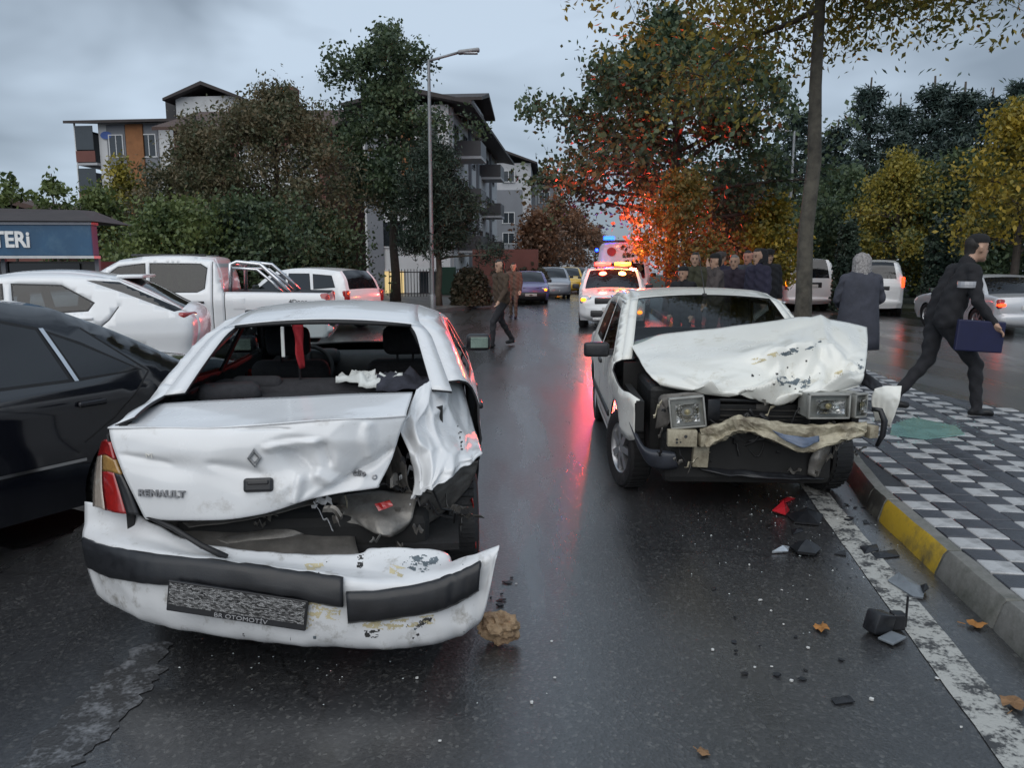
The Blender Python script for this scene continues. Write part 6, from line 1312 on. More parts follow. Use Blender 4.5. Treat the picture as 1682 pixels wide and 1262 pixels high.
# apartment block on the far left: brick stripe, balconies at its left corner
Y = 55.; xl = P(168, 300, Y).x; xr = P(395, 300, Y).x; ez = top_z(203, Y)
b = building('apartment_block', 'white apartment block with an orange brick stripe above the trees at left', (xl, Y, 0), R(-6)); wd = xr - xl + 2
block(b, 'wall', (wd / 2, 6, ez / 2), (wd, 12, ez), WALL_W)
s1 = P(232, 300, Y).x - xl; block(b, 'brick_stripe', (s1, -.1, ez / 2 - .05), (1.25, .2, ez - .1), WALL_B)
for sx, nm in ((P(207, 300, Y).x - xl - .35, 'grey_stripe'), (P(262, 300, Y).x - xl - .3, 'grey_stripe')):
    block(b, nm, (sx, -.04, ez / 2 - .05), (1.35, .08, ez - .1), WALL_G)
    for k in range(4): window(b, (sx, -.09, ez - 1.55 - 2.85 * k), 1.0, 1.5)
for k in range(4):
    z = ez - 2.75 - 2.85 * k; bal = block(b, 'balcony', (-.75, 1.2, z), (1.5, 3.2, .16), WALL_LG)
    block(bal, 'parapet', (-.78, -.42, z + .5), (1.4, .06, .75), WALL_R if k % 1 == 0 else WALL_G); block(bal, 'glazing', (-.78, -.43, z + 1.75), (1.3, .05, 1.6), PANE); block(bal, 'side_glazing', (-1.48, 1.2, z + 1.3), (.05, 3.1, 2.4), PANE); block(bal, 'post', (-1.46, -.4, z + 1.45), (.09, .09, 2.7), FRAME)
roof_slab(b, -1.4, wd, -.2, 12, ez + .1, ez + 1.3, 'x')
block(b, 'chimney', (P(248, 180, Y).x - xl, 4, ez + 1.5), (1.3, 1.2, 1.9), M('dark_metal_cladding', (.02, .02, .022), .6))
pent = block(b, 'penthouse_wall', (P(318, 180, Y).x - xl, 5, ez + 1.1), (4.6, 5, 2.2), WALL_W); 
q = P(318, 180, Y).x - xl; roof_slab(b, q - 2.3, q + 2.3, 2.4, 7.5, ez + 2.0, ez + 3.1, 'y', name='penthouse_roof')
m = MB(); q = [(math.cos(t) * .42, math.sin(t) * .26) for t in np.linspace(0, 6.283, 17)[:-1]]; m.prism(q, 0, .05, Matrix.Translation((.62, -.06, ez - .8)) @ Matrix.Rotation(R(90), 4, 'X')); m.build('blue_sign', M('blue_sign_paint', (.03, .08, .3), .5), b)
# brown-roofed house in front of it
Y = 44.; xl = P(290, 300, Y).x; ez = top_z(212, Y); b = building('brick_house', 'brown-roofed brick house half hidden by the locust trees', (xl, Y, 0), R(-4)); wd = 8.6
block(b, 'wall', (wd / 2, 5, ez / 2), (wd, 10, ez), WALL_R); block(b, 'render_band', (wd * .7, -.05, ez / 2 - .6), (wd * .5, .1, ez - 1.4), WALL_W)
for k in range(3):
    for xx in (1.4, 4.4, 7.2): window(b, (xx, -.11 if xx > 5 else -.01, ez - 1.6 - 2.9 * k), 1.3, 1.4)
roof_slab(b, 0, wd, 0, 10, ez, ez + 1.9, 'x', ROOF_B, .8); block(b, 'chimney', (P(430, 180, Y).x - xl, 4.5, ez + 2.0), (1.1, 1., 2.2), WALL_R)
# white apartment row along the street, seen obliquely
dirs = Vector((.095, 1, 0)).normalized(); Y = 43.; x0 = P(738, 300, Y).x
b = building('apartment_row', 'white apartment block with grey bays and balconies along the street behind the pine', (x0, Y, 0), -math.atan2(.095, 1)); ez = 10.3; ln = 23.
block(b, 'wall', (-2.4, ln / 2, ez / 2), (4.8, ln, ez), WALL_W); block(b, 'end_cladding', (-2.3, -.06, ez - 2.5), (.7, .12, 4.6), WALL_B); block(b, 'end_cladding', (-4.2, -.05, ez / 2), (.9, .1, ez - .4), WALL_G)
for k in range(4):
    for yy in (2.2, 5.6, 9.0, 12.6, 16.2, 19.8): window(b, (.02, yy, ez - 1.5 - 2.7 * k), 1.5, 1.5, '+x', FRAME_D)
    for yy in (3.9, 14.4):
        z = ez - 2.4 - 2.7 * k; bal = block(b, 'balcony', (.7, yy, z), (1.4, 2.4, .16), WALL_LG); block(bal, 'railing', (1.36, yy, z + .5), (.06, 2.4, .85), FRAME_D); block(bal, 'railing', (.7, yy - 1.2, z + .5), (1.35, .05, .85), FRAME_D)
    for xx in (-1.2, -3.2): window(b, (xx, -.01, ez - 1.5 - 2.7 * k), 1.2, 1.4, '-y', FRAME, PANE_LIT if (k == 3 and xx == -3.2) else PANE)
for yy in (.6, 7.3, 10.8, 18.0): block(b, 'pilaster', (.08, yy, ez / 2), (.16, .5, ez - .1), WALL_G if yy > 5 else WALL_LG)
roof_slab(b, -4.8, .5, 0, ln, ez, ez + .8, 'y', ROOF, .9); block(b, 'gable_dormer', (-.9, 9, ez + .75), (2.6, 5.4, 1.7), WALL_W); roof_slab(b, -2.4, .6, 6, 12, ez + 1.55, ez + 2.5, 'x', name='dormer_roof', over=.5)
m = MB(); m.box((3.4, -3.0, 1.25), (3.4, .12, 2.5)); m.build('garden_wall', WALL_R, b)
# grey block beyond it
Y = 84.; x0 = P(803, 300, Y).x; x1 = P(872, 300, Y).x; ez = top_z(268, Y)
b = building('grey_block', 'pale apartment block with a dark grey window panel farther up the street', (x0, Y, 0), R(-3)); wd = x1 - x0
block(b, 'wall', (wd / 2, 7, ez / 2), (wd, 14, ez), WALL_LG); pw_ = 2.75; pxc = P(837, 300, Y).x - x0; block(b, 'grey_panel', (pxc, -.06, ez / 2 - 1.4), (pw_, .12, ez - 2.8), WALL_G)
for k in range(5): window(b, (pxc - .1, -.14, ez - 3.6 - 2.15 * k if k else ez - 1.4), 1.25, 1.15)
for k in range(4): bal = block(b, 'balcony', (-.8, .9, ez - 5.2 - 2.3 * k), (1.8, 1.4, .9), FRAME_D)
roof_slab(b, -1.2, wd, 0, 14, ez, ez + 1.3, 'y', ROOF, .7); block(b, 'side_wing', (wd + 1.4, 9, ez / 2 - .9), (2.8, 9, ez - 1.8), WALL_G); roof_slab(b, wd, wd + 2.8, 4.6, 13.4, ez - 1.7, ez - .7, 'y', name='wing_roof')
for k in range(4): window(b, (wd + 1.4, 4.47, ez - 3.2 - 2.5 * k), 1.2, 1.2)
Y = 140.; x0 = P(925, 300, Y).x; b = building('far_block', 'distant pale apartment house above the far street trees', (x0, Y, 0), 0); ez = top_z(362, Y); block(b, 'wall', (2, 5, ez / 2), (4.2, 10, ez), WALL_LG); roof_slab(b, 0, 4.2, 0, 10, ez, ez + 1.2, 'y', ROOF_B, .6)
for k in range(3):
    for xx in (.9, 3.1): window(b, (xx, -.01, ez - 1.5 - 2.7 * k), 1.0, 1.3)

# kiosk with the blue fascia
p0 = P(165, 440, 15.2); b = empty('kiosk', (p0.x, 15.2, 0), R(3), 'dark kiosk with a blue fascia sign at the left edge', 'kiosk')
ft, fb_ = top_z(370, 15.2), top_z(421, 15.2)
block(b, 'wall', (-3.2, .65, fb_ / 2 - .05), (6.2, 1.1, fb_ - .1), M('kiosk_dark_panel', (.02, .022, .022), .35, 0, .2, 2))
for xx in (-1.1, -2.6, -4.1): o = block(b, 'glazing', (xx, .07, fb_ * .55), (1.35, .03, fb_ * .75), DARKGLASS)
for xx in (-.06, -1.85, -3.35): block(b, 'post', (xx, .03, fb_ / 2 - .02), (.08, .08, fb_ - .06), WALL_G)
fas = block(b, 'fascia', (-3.0, -.12, (ft + fb_) / 2), (6., .25, ft - fb_), M('blue_fascia', (.02, .075, .15), .4, 0, .15, 2.5, dirt=(.06, .13, .2), dirt_amt=.35, dirt_scale=2.), .02)
block(fas, 'edge_trim', (-3.0, -.13, fb_ - .02), (6.04, .28, .05), M('pale_metal_trim', (.5, .5, .5), .4, .4)); block(fas, 'edge_trim', (-3.0, -.13, ft + .02), (6.04, .28, .05), M('grey_metal_trim', (.2, .21, .24), .4, .4))
text_obj('fascia_lettering', 'TERi', .42, M('white_letters', (.75, .75, .74), .5), Matrix.Translation((-1.5, -.255, (ft + fb_) / 2 - .0)) @ Matrix.Rotation(R(90), 4, 'X'), fas, ext=.012, bold=.012, sx=.86)
m = MB(); V = [(-6.2, -.35, ft + .06), (.1, -.35, ft + .06), (.1, 1.3, ft + .06), (-6.2, 1.3, ft + .06), (-6.2, .4, ft + .42), (-.5, .4, ft + .32), (-.5, 1.0, ft + .34), (-6.2, 1.0, ft + .44)]
m.add(V, [(3, 2, 1, 0), (0, 1, 5, 4), (1, 2, 6, 5), (2, 3, 7, 6), (3, 0, 4, 7), (4, 5, 6, 7)]); m.build('roof', ROOF, b)
Y = 34.; p0 = P(-20, 440, Y); b = empty('low_house', (p0.x, Y, 0), 0, 'low brown-roofed house showing over the kiosk roof', 'building'); ez = top_z(345, Y); block(b, 'wall', (1.2, 3, ez / 2), (3.4, 6, ez), WALL_R); roof_slab(b, -.6, 2.6, 0, 6, ez, top_z(322, Y), 'y', ROOF_B, .4)

# street lamps
STEEL = M('galvanised_steel', (.24, .25, .26), .5, .5, .15, 8)
def street_lamp(label, px, Y, top_py, arm_px, h_extra=.25, r=.085, scale=1.):
    base = P(px, 600, Y); h = top_z(top_py, Y); ax_ = P(arm_px, top_py, Y).x - P(px, top_py, Y).x; b = empty('street_lamp', (base.x, Y, .08), 0, label, 'street lamp', 'street lamps')
    m = MB(); m.tube([(0, 0, 0), (0, 0, h * .5), (0, 0, h)], [r, r * .8, r * .62], 10); m.lathe([(r * 1.5, 0), (r * 1.5, .5), (r * 1.05, .56)], 10); m.build('pole', STEEL, b, smooth=True, angle=40)
    m = MB(); s = 1 if ax_ > 0 else -1; l = abs(ax_) - .55; m.tube([(-s * .03, 0, h - .04), (s * l, 0, h + h_extra)], r * .55, 8); m.build('arm', STEEL, b, smooth=True)
    m = MB(); m.rbox((s * (l + .3), 0, h + h_extra + .03), (.75, .26, .13), .05, Matrix.Rotation(-s * .12, 3, 'Y')); hd_ = m.build('lamp_head', STEEL, b, smooth=True, angle=40); m = MB(); m.rbox((s * (l + .36), 0, h + h_extra - .04), (.5, .2, .05), .02); m.build('lens', LAMPGLASS, hd_); return b
street_lamp('tall street lamp with its arm over the road beside the pine', 712, 27.5, 102, 790)
street_lamp('street lamp with a level arm among the firs on the right', 1284, 34, 218, 1238, .02)
street_lamp('far street lamp in front of the brown street trees, nearer one', 879, 66, 293, 902, .2, .09)
street_lamp('farther street lamp right of the other distant one', 912, 84, 330, 930, .2, .09)
# iron fence by the building
b = empty('iron_fence', (P(640, 480, 38).x, 38, .1), .1, 'dark iron railing fence below the pine', 'fence'); wd = 3.2
m = MB(); m.box((wd / 2, 0, 1.25), (wd, .05, .05)); m.build('top_rail', FRAME_D, b); m = MB(); m.box((wd / 2, 0, .2), (wd, .05, .05)); m.build('bottom_rail', FRAME_D, b)
me = None
for k in range(22):
    if me is None: m = MB(); m.box((0, 0, .7), (.035, .035, 1.4)); o = m.build('bar', FRAME_D, b); me = o.data
    else: o = link(bpy.data.objects.new('bar', me), b)
    o.location = (k * wd / 21, 0, 0)
p0 = P(737, 480, 38.5); b = empty('green_cabinet', (p0.x, 38.5, .1), 0, 'green metal cabinet between the fence and the round shrub', 'cabinet'); GRN = M('green_cabinet_paint', (.015, .06, .04), .5); block(b, 'body', (0, 0, .75), (.75, .5, 1.5), GRN, .02); block(b, 'plinth', (0, 0, .05), (.8, .55, .1), FOOT); block(b, 'door', (0, -.26, .8), (.65, .03, 1.25), GRN, .01)
# ================================================================== people
def capsule(m, a, b, ra, rb, mi=0, sx=1., n=12):
    a, b = Vector(a), Vector(b); d = b - a; L_ = d.length; z = d.normalized() if L_ > 1e-6 else Vector((0, 0, 1))
    x = Vector((0, 1, 0)) if abs(z.y) < .9 else Vector((1, 0, 0)); x = (x - z * x.dot(z)).normalized(); y = z.cross(x)
    M4 = Matrix.Translation(a) @ Matrix((x * sx, y, z)).transposed().to_4x4()
    pr_ = [(.0005, -ra)] + [(ra * math.cos(t), ra * math.sin(t)) for t in np.linspace(-1.2, 0, 4)] + [(rb * math.cos(t), L_ + rb * math.sin(t)) for t in np.linspace(0, 1.2, 4)] + [(.0005, L_ + rb)]
    m.lathe(pr_, n, M4, mi)
SKIN = M('skin', (.44, .27, .19), .55, 0, .12, 14); SKIN2 = M('red_lit_skin', (.5, .24, .17), .55, 0, .12, 14)  # second skin tone has the red beacon light put into its colour
HAIR = M('dark_hair', (.015, .012, .01), .6, 0, .3, 60, bump=.4, bscale=160); HAIR_G = M('grey_hair', (.16, .15, .14), .6, 0, .3, 60)
SHOE = M('black_shoe', (.01, .01, .011), .45, 0, .3, 15)
def cloth(name, col): return M(name, col, .88, 0, .3, 7, bump=1., bscale=13)
def person(name, label, loc, rz, top, legs, h=1.75, hair=HAIR, cap=None, lean=0., stride=0., bend=0., arms=None, head_turn=0., voxel=.014, skin=SKIN, group=None, head_drop=0., trousers_w=1., foot_z=0.):
    """facing local +X; stride>0 puts the left leg forward; arms: (left, right) lists of elbow, wrist offsets from the shoulder"""
    k = h / 1.75; root = empty(name, loc, rz, label, 'person', group); m = MB(); caps = []
    def C(a, b, ra, rb, mi, sx=1.): caps.append((Vector(a) * k, Vector(b) * k, ra * k, rb * k, mi)); capsule(m, Vector(a) * k, Vector(b) * k, ra * k, rb * k, mi, sx)
    ln = lambda z: math.sin(lean) * max(0, z - .95); pz = .95 - .035 * abs(stride)
    SK, TP, LG, SH, HR = 0, 1, 2, 3, 4
    # trunk
    for yy in (.09, -.09):
        C((ln(1.0), yy, pz + .02), (ln(1.2), yy * 1.05, 1.18), .125, .125, TP); C((ln(1.2), yy * 1.05, 1.16), (ln(1.4) + bend * .3, yy * 1.15, 1.37), .128, .105, TP)
    C((ln(1.42) + bend * .4, .17, 1.41), (ln(1.42) + bend * .4, -.17, 1.41), .075, .075, TP)
    nk = Vector((ln(1.48) + bend * .6, 0, 1.48)); hd_ = Vector((ln(1.62) + bend + .02, 0, 1.615 - head_drop)); C(nk, hd_, .058, .058, SK); C(nk - Vector((0, 0, .05)), nk + Vector((0, 0, .005)), .09, .075, TP)
    # head
    ct, st_ = math.cos(head_turn), math.sin(head_turn); F = Vector((ct, st_, 0)); S_d = Vector((-st_, ct, 0))
    C(hd_ + F * .012 + Vector((0, 0, -.055)), hd_ + Vector((0, 0, .045)), .068, .088, SK); C(hd_ + F * .08 + Vector((0, 0, -.02)), hd_ + F * .062 + Vector((0, 0, .03)), .016, .012, SK); C(hd_ + F * .05 + Vector((0, 0, -.095)), hd_ + F * .03 + Vector((0, 0, -.07)), .03, .04, SK)
    for s in (1, -1): C(hd_ + S_d * .088 * s + Vector((0, 0, -.02)), hd_ + S_d * .09 * s + Vector((0, 0, .015)), .015, .017, SK)
    C(hd_ - F * .035 + Vector((0, 0, .05)), hd_ + F * .008 + Vector((0, 0, .072)), .086, .074, HR); C(hd_ - F * .055 + Vector((0, 0, -.03)), hd_ - F * .04 + Vector((0, 0, .05)), .062, .08, HR)
    # legs
    for s, sg in ((1, stride), (-1, -stride)):
        hip = Vector((0, s * .092, pz)); an = Vector((sg * .42, s * .1, .085 + (.05 * abs(sg) if sg < 0 else 0))); kn = (hip + an) / 2 + Vector((.05 + .1 * abs(sg), 0, .01))
        C(hip, kn, .1 * trousers_w, .07 * trousers_w, LG); C(kn, an, .07 * trousers_w, .05 * trousers_w, LG)
        dz = -.05 if sg >= 0 else -.06; C(an + Vector((-.03, 0, -.045)), an + Vector((.14, 0, dz)), .042, .035, SH)
    # arms with hands
    arms = arms or (((.0, .05, -.28), (.06, .04, -.53)), ((.0, -.05, -.28), (.06, -.04, -.53)))
    for s, (el, wr) in ((1, arms[0]), (-1, arms[1])):
        sh_ = Vector((ln(1.42) + bend * .4, s * .2, 1.41)); e = sh_ + Vector(el); w = sh_ + Vector(wr); C(sh_, e, .07, .056, TP); C(e, w, .056, .043, TP)
        d = (w - e).normalized(); pl = w + d * .075; C(w, pl, .034, .036, SK); sd = Vector((0, 0, 1)).cross(d); sd = sd.normalized() if sd.length > .2 else Vector((1, 0, 0)); nn = d.cross(sd)
        for q, (of, fl) in enumerate(((-.027, .07), (-.009, .08), (.009, .076), (.027, .06))):
            b0 = pl + sd * of + d * .015; mid = b0 + d * fl * .55 + nn * .008; C(b0, mid, .0115, .0105, SK); C(mid, mid + d * fl * .4 + nn * .022 * s, .0105, .009, SK)
        C(w + d * .03 - sd * .03, w + d * .08 - sd * .055 + nn * .02, .014, .011, SK)
    me = bpy.data.meshes.new('body'); me.from_pydata(m.v, [], m.f); tmp = bpy.data.objects.new('tmp', me); COL.objects.link(tmp)
    rm = tmp.modifiers.new('r', 'REMESH'); rm.mode = 'VOXEL'; rm.voxel_size = voxel * k; sm = tmp.modifiers.new('s', 'SMOOTH'); sm.iterations = 2; sm.factor = .5
    bpy.context.view_layer.update(); out = bpy.data.meshes.new_from_object(tmp.evaluated_get(bpy.context.evaluated_depsgraph_get())); bpy.data.objects.remove(tmp)
    for mt in (skin, top, legs, SHOE, hair): out.materials.append(mt)
    n = len(out.polygons); ce = np.empty(n * 3, np.float32); out.polygons.foreach_get('center', ce); ce = ce.reshape(-1, 3); best = np.full(n, 1e9); mi = np.zeros(n, np.int32)
    for a, b, ra, rb, i in caps:
        a = np.array(a); d = np.array(b) - a; t = np.clip(((ce - a) @ d) / (d @ d + 1e-9), 0, 1); q = np.linalg.norm(ce - a - t[:, None] * d, axis=1) - (ra + (rb - ra) * t); sel = q < best; best[sel] = q[sel]; mi[sel] = i
    # cloth folds on trousers and jacket
    vco = np.empty(len(out.vertices) * 3, np.float32); out.vertices.foreach_get('co', vco); vco = vco.reshape(-1, 3)
    vco[:, 0] += .006 * np.sin(vco[:, 2] * 46 + vco[:, 1] * 31) * (vco[:, 2] < 1.4 * k); vco[:, 1] += .005 * np.sin(vco[:, 2] * 37 + vco[:, 0] * 43) * (vco[:, 2] < 1.4 * k); out.vertices.foreach_set('co', vco.ravel())
    out.polygons.foreach_set('material_index', mi); out.polygons.foreach_set('use_smooth', np.ones(n, bool)); out.name = 'body'; link(bpy.data.objects.new('body', out), root)
    fc = MB()
    for s in (1, -1):
        fc.rbox((hd_ + F * .081 + S_d * .033 * s + Vector((0, 0, .002))) * k, (.012 * k, .028 * k, .011 * k), .003, Matrix.Rotation(head_turn, 3, 'Z')); fc.rbox((hd_ + F * .084 + S_d * .034 * s + Vector((0, 0, .024))) * k, (.014 * k, .036 * k, .008 * k), .003, Matrix.Rotation(head_turn, 3, 'Z'))
    fc.rbox((hd_ + F * .083 + Vector((0, 0, -.062))) * k, (.014 * k, .045 * k, .009 * k), .003, Matrix.Rotation(head_turn, 3, 'Z')); fc.build('facial_features', HAIR, root)
    if cap is not None:
        c = MB(); hc = (hd_ + Vector((0, 0, .05))) * k
        if cap[1] == 'beanie': c.lathe([(.094 * k, .012 * k), (.096 * k, .03 * k), (.085 * k, .07 * k), (.05 * k, .095 * k), (.001, .1 * k)], 16, Matrix.Translation(hc))
        elif cap[1] == 'hood': c.lathe([(.12 * k, -.14 * k), (.112 * k, -.02 * k), (.104 * k, .05 * k), (.06 * k, .085 * k), (.001, .095 * k)], 16, Matrix.Translation(hc - F * .07 * k))
        else:
            c.lathe([(.097 * k, -.01 * k), (.103 * k, .03 * k), (.09 * k, .07 * k), (.001, .08 * k)], 16, Matrix.Translation(hc)); c.rbox(hc + F * .12 * k + Vector((0, 0, -.005 * k)), (.1 * k, .15 * k, .012 * k), .004, Matrix.Rotation(head_turn, 3, 'Z'))
        c.build('headwear', cap[0], root, smooth=True, angle=60)
    return root, hd_ * k
BRN_J = cloth('brown_jacket', (.06, .04, .026)); DRK = cloth('dark_trousers', (.018, .018, .022)); CAMO = cloth('mottled_jacket', (.09, .06, .045)); BLK_J = cloth('black_jacket', (.012, .012, .015)); GRY_J = cloth('grey_brown_jacket', (.075, .062, .06)); NAVY = cloth('navy_jacket', (.028, .026, .05)); COAT = cloth('grey_coat', (.05, .053, .07)); PUR = cloth('plum_jacket', (.03, .022, .035))
SCARF = M('patterned_scarf', (.4, .38, .37), .8, 0, .2, 20, dirt=(.03, .025, .03), dirt_amt=.8, dirt_scale=45); WOOL = cloth('black_wool', (.01, .01, .011))
person('person', 'man in brown jacket walking across the road left of the police car', (-.2, 15.6, 0), R(215), BRN_J, DRK, 1.76, stride=.75, lean=.08, arms=(((.06, .06, -.27), (.2, .05, -.47)), ((-.1, -.06, -.26), (-.1, -.05, -.51))), voxel=.016)
person('person', 'person in mottled brown clothes standing in the road behind the walking man', (.05, 24.3, 0), R(255), CAMO, CAMO, 1.74, stride=.2, voxel=.02)
gp = 'onlookers gathered behind the crumpled car'
PZ = .13
def gx_(px, Y): return (px - 841) / FPX * Y * .995
for px, Y, hh, top, rz, cp, lb_, kw in [
    (1122, 13.2, 1.62, BLK_J, 225, (WOOL, 'beanie'), 'short man in black jacket and dark cap leftmost of the onlookers', {}),
    (1140, 14.6, 1.76, cloth('olive_jacket', (.05, .05, .03)), 250, None, 'bare-headed man behind the man in the dark cap', {}),
    (1174, 12.8, 1.7, GRY_J, 185, (WOOL, 'beanie'), 'man in grey-brown jacket holding a hand to his face', dict(arms=(((.12, .06, -.24), (.2, .0, .1)), ((.02, -.05, -.28), (.1, -.04, -.5))))),
    (1181, 14.8, 1.78, NAVY, 260, (GRY_J, 'cap'), 'man in a peaked cap behind the man touching his face', {}),
    (1204, 13.8, 1.7, PUR, 240, None, 'grey-haired man in dark jacket in the middle of the onlookers', dict(hair=HAIR_G)),
    (1226, 15.0, 1.8, cloth('slate_jacket', (.06, .065, .08)), 230, None, 'man half hidden behind the tall man in navy', dict(skin=SKIN2)),
    (1243, 13.0, 1.79, NAVY, 205, (BLK_J, 'hood'), 'tall man in navy hooded jacket at the right of the onlookers', {}),
    (1258, 14.4, 1.82, BLK_J, 280, (WOOL, 'cap'), 'man in a dark cap rightmost behind the navy hooded man', {})]:
    person('person', lb_, (gx_(px, Y), Y, 0.0 if gx_(px, Y) < 3.3 else PZ), R(rz), top, DRK, hh, cap=cp, group=gp, voxel=.018, **kw)
# woman in a long grey coat, seen from behind
wp = (gx_(1412, 9.6), 9.6, PZ); w, hd_ = person('person', 'woman in long grey coat and patterned headscarf standing with her back to us', wp, R(82), COAT, DRK, 1.66, arms=(((.03, .08, -.27), (.2, .0, -.36)), ((.03, -.08, -.27), (.2, -.0, -.36))), hair=SCARF, trousers_w=.85)
m = MB(); rows = []
for z, rx, ry in ((.46, .2, .27), (.6, .2, .265), (.8, .19, .25), (1.0, .175, .23), (1.2, .165, .225), (1.33, .15, .22), (1.41, .11, .15), (1.45, .07, .08)):
    rows.append([(.0 + rx * math.cos(t) * (1 + .04 * math.sin(7 * t)), ry * math.sin(t) * (1 + .03 * math.sin(5 * t)), z) for t in np.linspace(0, 2 * math.pi, 33)])
m.grid(rows); c = m.build('coat', COAT, w, smooth=True); solid(c, .012)
m = MB(); m.lathe([(.13, -.2), (.115, -.1), (.112, 0), (.108, .06), (.07, .115), (.001, .125)], 20, Matrix.Translation(hd_ - Vector((.015, 0, 0)))); sc_ = m.build('headscarf', SCARF, w, smooth=True)
# man striding to the right with a blue folder
mx_ = gx_(1548, 7.65); w, hd_ = person('person', 'man in black striding over the paving with a blue folder under his arm', (mx_, 7.65, PZ), R(-4), BLK_J, DRK, 1.8, stride=-.85, lean=.3, bend=.07, head_turn=-.15, arms=(((.02, .07, -.27), (.1, .02, -.48)), ((.0, -.1, -.27), (.14, -.14, -.47))), voxel=.013, cap=(WOOL, 'beanie'), head_drop=.0)
m = MB(); m.rbox((.2, -.36, .83), (.44, .045, .3), .012, Matrix.Rotation(.06, 3, 'Y')); f = m.build('document_folder', M('blue_folder', (.006, .008, .045), .5, 0, .2, 8)); tag(f, 'blue document folder held by the striding man', 'folder'); f.location = (mx_, 7.65, PZ); f.rotation_euler = (0, 0, R(-4))
m = MB(); m.lathe([(.08, -.03), (.083, 0), (.08, .03)], 14, Matrix.Translation((.09, -.26, 1.32))); m.build('reflective_armband', M('reflective_grey', (.4, .4, .42), .35, .2), w)
# ================================================================== things lying on the road
random.seed(23)
def lump(name, label, cat, loc, size, mat, seed, sub=3, amp=.35):
    bm = bmesh.new(); bmesh.ops.create_icosphere(bm, subdivisions=sub, radius=.5)
    for v in bm.verts:
        n = v.co.normalized(); v.co = n * (.5 + amp * (.6 * nz(n, 1.7, seed) + .35 * nz(n, 4.3, seed) - .15 * abs(nz(n, 8., seed)))); v.co = Vector((v.co.x * size[0], v.co.y * size[1], v.co.z * size[2]))
    zm = min(v.co.z for v in bm.verts)
    for v in bm.verts: v.co.z -= zm
    me = bpy.data.meshes.new(name); bm.to_mesh(me); bm.free(); me.materials.append(mat); o = link(bpy.data.objects.new(name, me)); o.location = loc; return tag(o, label, cat)
FOAM = M('dirty_beige_foam', (.36, .25, .15), .8, 0, .35, 18, bump=.6, bscale=50, dirt=(.1, .05, .03), dirt_amt=.6, dirt_scale=14)
g = G(820, 1060); lump('foam_lump', 'torn beige foam lump on the road at the end of the torn bumper', 'debris', (g.x, g.y + .02, 0), (.17, .12, .14), FOAM, 4.4, 4)
def leaf(label, px, py, size, mat, seed, z=0.):
    rd = random.Random(seed); g = G(px, py); m = MB(); n = 15; c = [(0, 0, .012)]; ring = []
    for k in range(n):
        t = 2 * math.pi * k / n; r = size * (.55 + .45 * abs(math.cos(2.5 * t)) ** .7) * (1.25 if k == 0 else 1); ring.append((r * math.cos(t), r * math.sin(t), .004 + .02 * rd.random() * (size / .05)))
    m.add(c + ring, [(0, 1 + k, 1 + (k + 1) % n) for k in range(n)]); m.tube([(-size, 0, .004), (-size * 1.8, size * .2, .006)], .002, 4); o = m.build('fallen_leaf', mat); o.location = (g.x, g.y, z + .003); o.rotation_euler = (0, 0, rd.random() * 6); return tag(o, label, 'leaf')
def shard(name, label, cat, pts, z0, mat, thick=.006, curl=.02, group=None):
    """bent flat piece lying on the road, outline in photo points on the ground"""
    w = [G(*p) for p in pts]; c = sum(w, Vector()) / len(w); m = MB(); n = len(w); r = max((p - c).length for p in w)
    V = [(0, 0, curl)] + [tuple((p - c) * q + Vector((0, 0, (curl * (1 - q) if q < 1 else 0) + .3 * curl * nz(p, 9., q)))) for q in (.55, 1.) for p in w]; 
    F = [(0, 1 + i, 1 + (i + 1) % n) for i in range(n)] + [(1 + i, 1 + n + i, 1 + n + (i + 1) % n, 1 + (i + 1) % n) for i in range(n)]
    m.add(V, F); o = m.build(name, mat); solid(o, thick, None, 0); o.location = (c.x, c.y, z0 + thick); return tag(o, label, cat, group)
RED_S = M('red_plastic_shard', (.45, .02, .03), .2, 0, .15, 30, coat=1.); GRY_P = M('grey_plastic', (.16, .18, .2), .4, 0, .2, 12); LEAF = M('fallen_leaf', (.3, .13, .03), .7, 0, .3, 30); LEAF2 = M('fallen_leaf_brown', (.2, .11, .05), .7, 0, .3, 30)
shard('red_lens_shard', 'red lens shard standing out on the road under the crumpled car', 'debris', [(1268, 845), (1290, 829), (1296, 842), (1290, 850)], .01, RED_S, .008, .06)
shard('red_lens_shard', 'thin red lens sliver just behind the larger red shard', 'debris', [(1280, 826), (1300, 818), (1306, 821), (1284, 830)], .0, RED_S)
shard('plastic_trim', 'dark broken trim piece beside the red shard', 'debris', [(1292, 850), (1325, 838), (1352, 848), (1345, 866), (1305, 862)], .0, PLASTIC, .012, .04)
shard('plastic_trim', 'black oval mirror cap lying on the road', 'debris', [(1298, 905), (1312, 897), (1335, 898), (1348, 908), (1338, 917), (1310, 915)], .0, PLASTIC, .02, .045)
shard('bulb_holder', 'small pale bulb holder beside the black oval cap', 'debris', [(1268, 911), (1284, 902), (1296, 903), (1294, 910)], .0, LAMPGLASS, .012, .02)
shard('plastic_offcut', 'bent grey plastic panel lying on the white line', 'debris', [(1458, 958), (1476, 944), (1518, 972), (1516, 986), (1500, 984)], .0, GRY_P, .01, .022)
shard('panel_clip', 'black clip at the tip of the bent grey panel', 'debris', [(1512, 972), (1521, 968), (1524, 976), (1516, 981)], .01, PLASTIC, .012, .02)
g = G(1452, 1045); b = empty('mirror_housing', (g.x, g.y, 0), .4, 'broken black mirror housing lying beside the white line', 'debris')
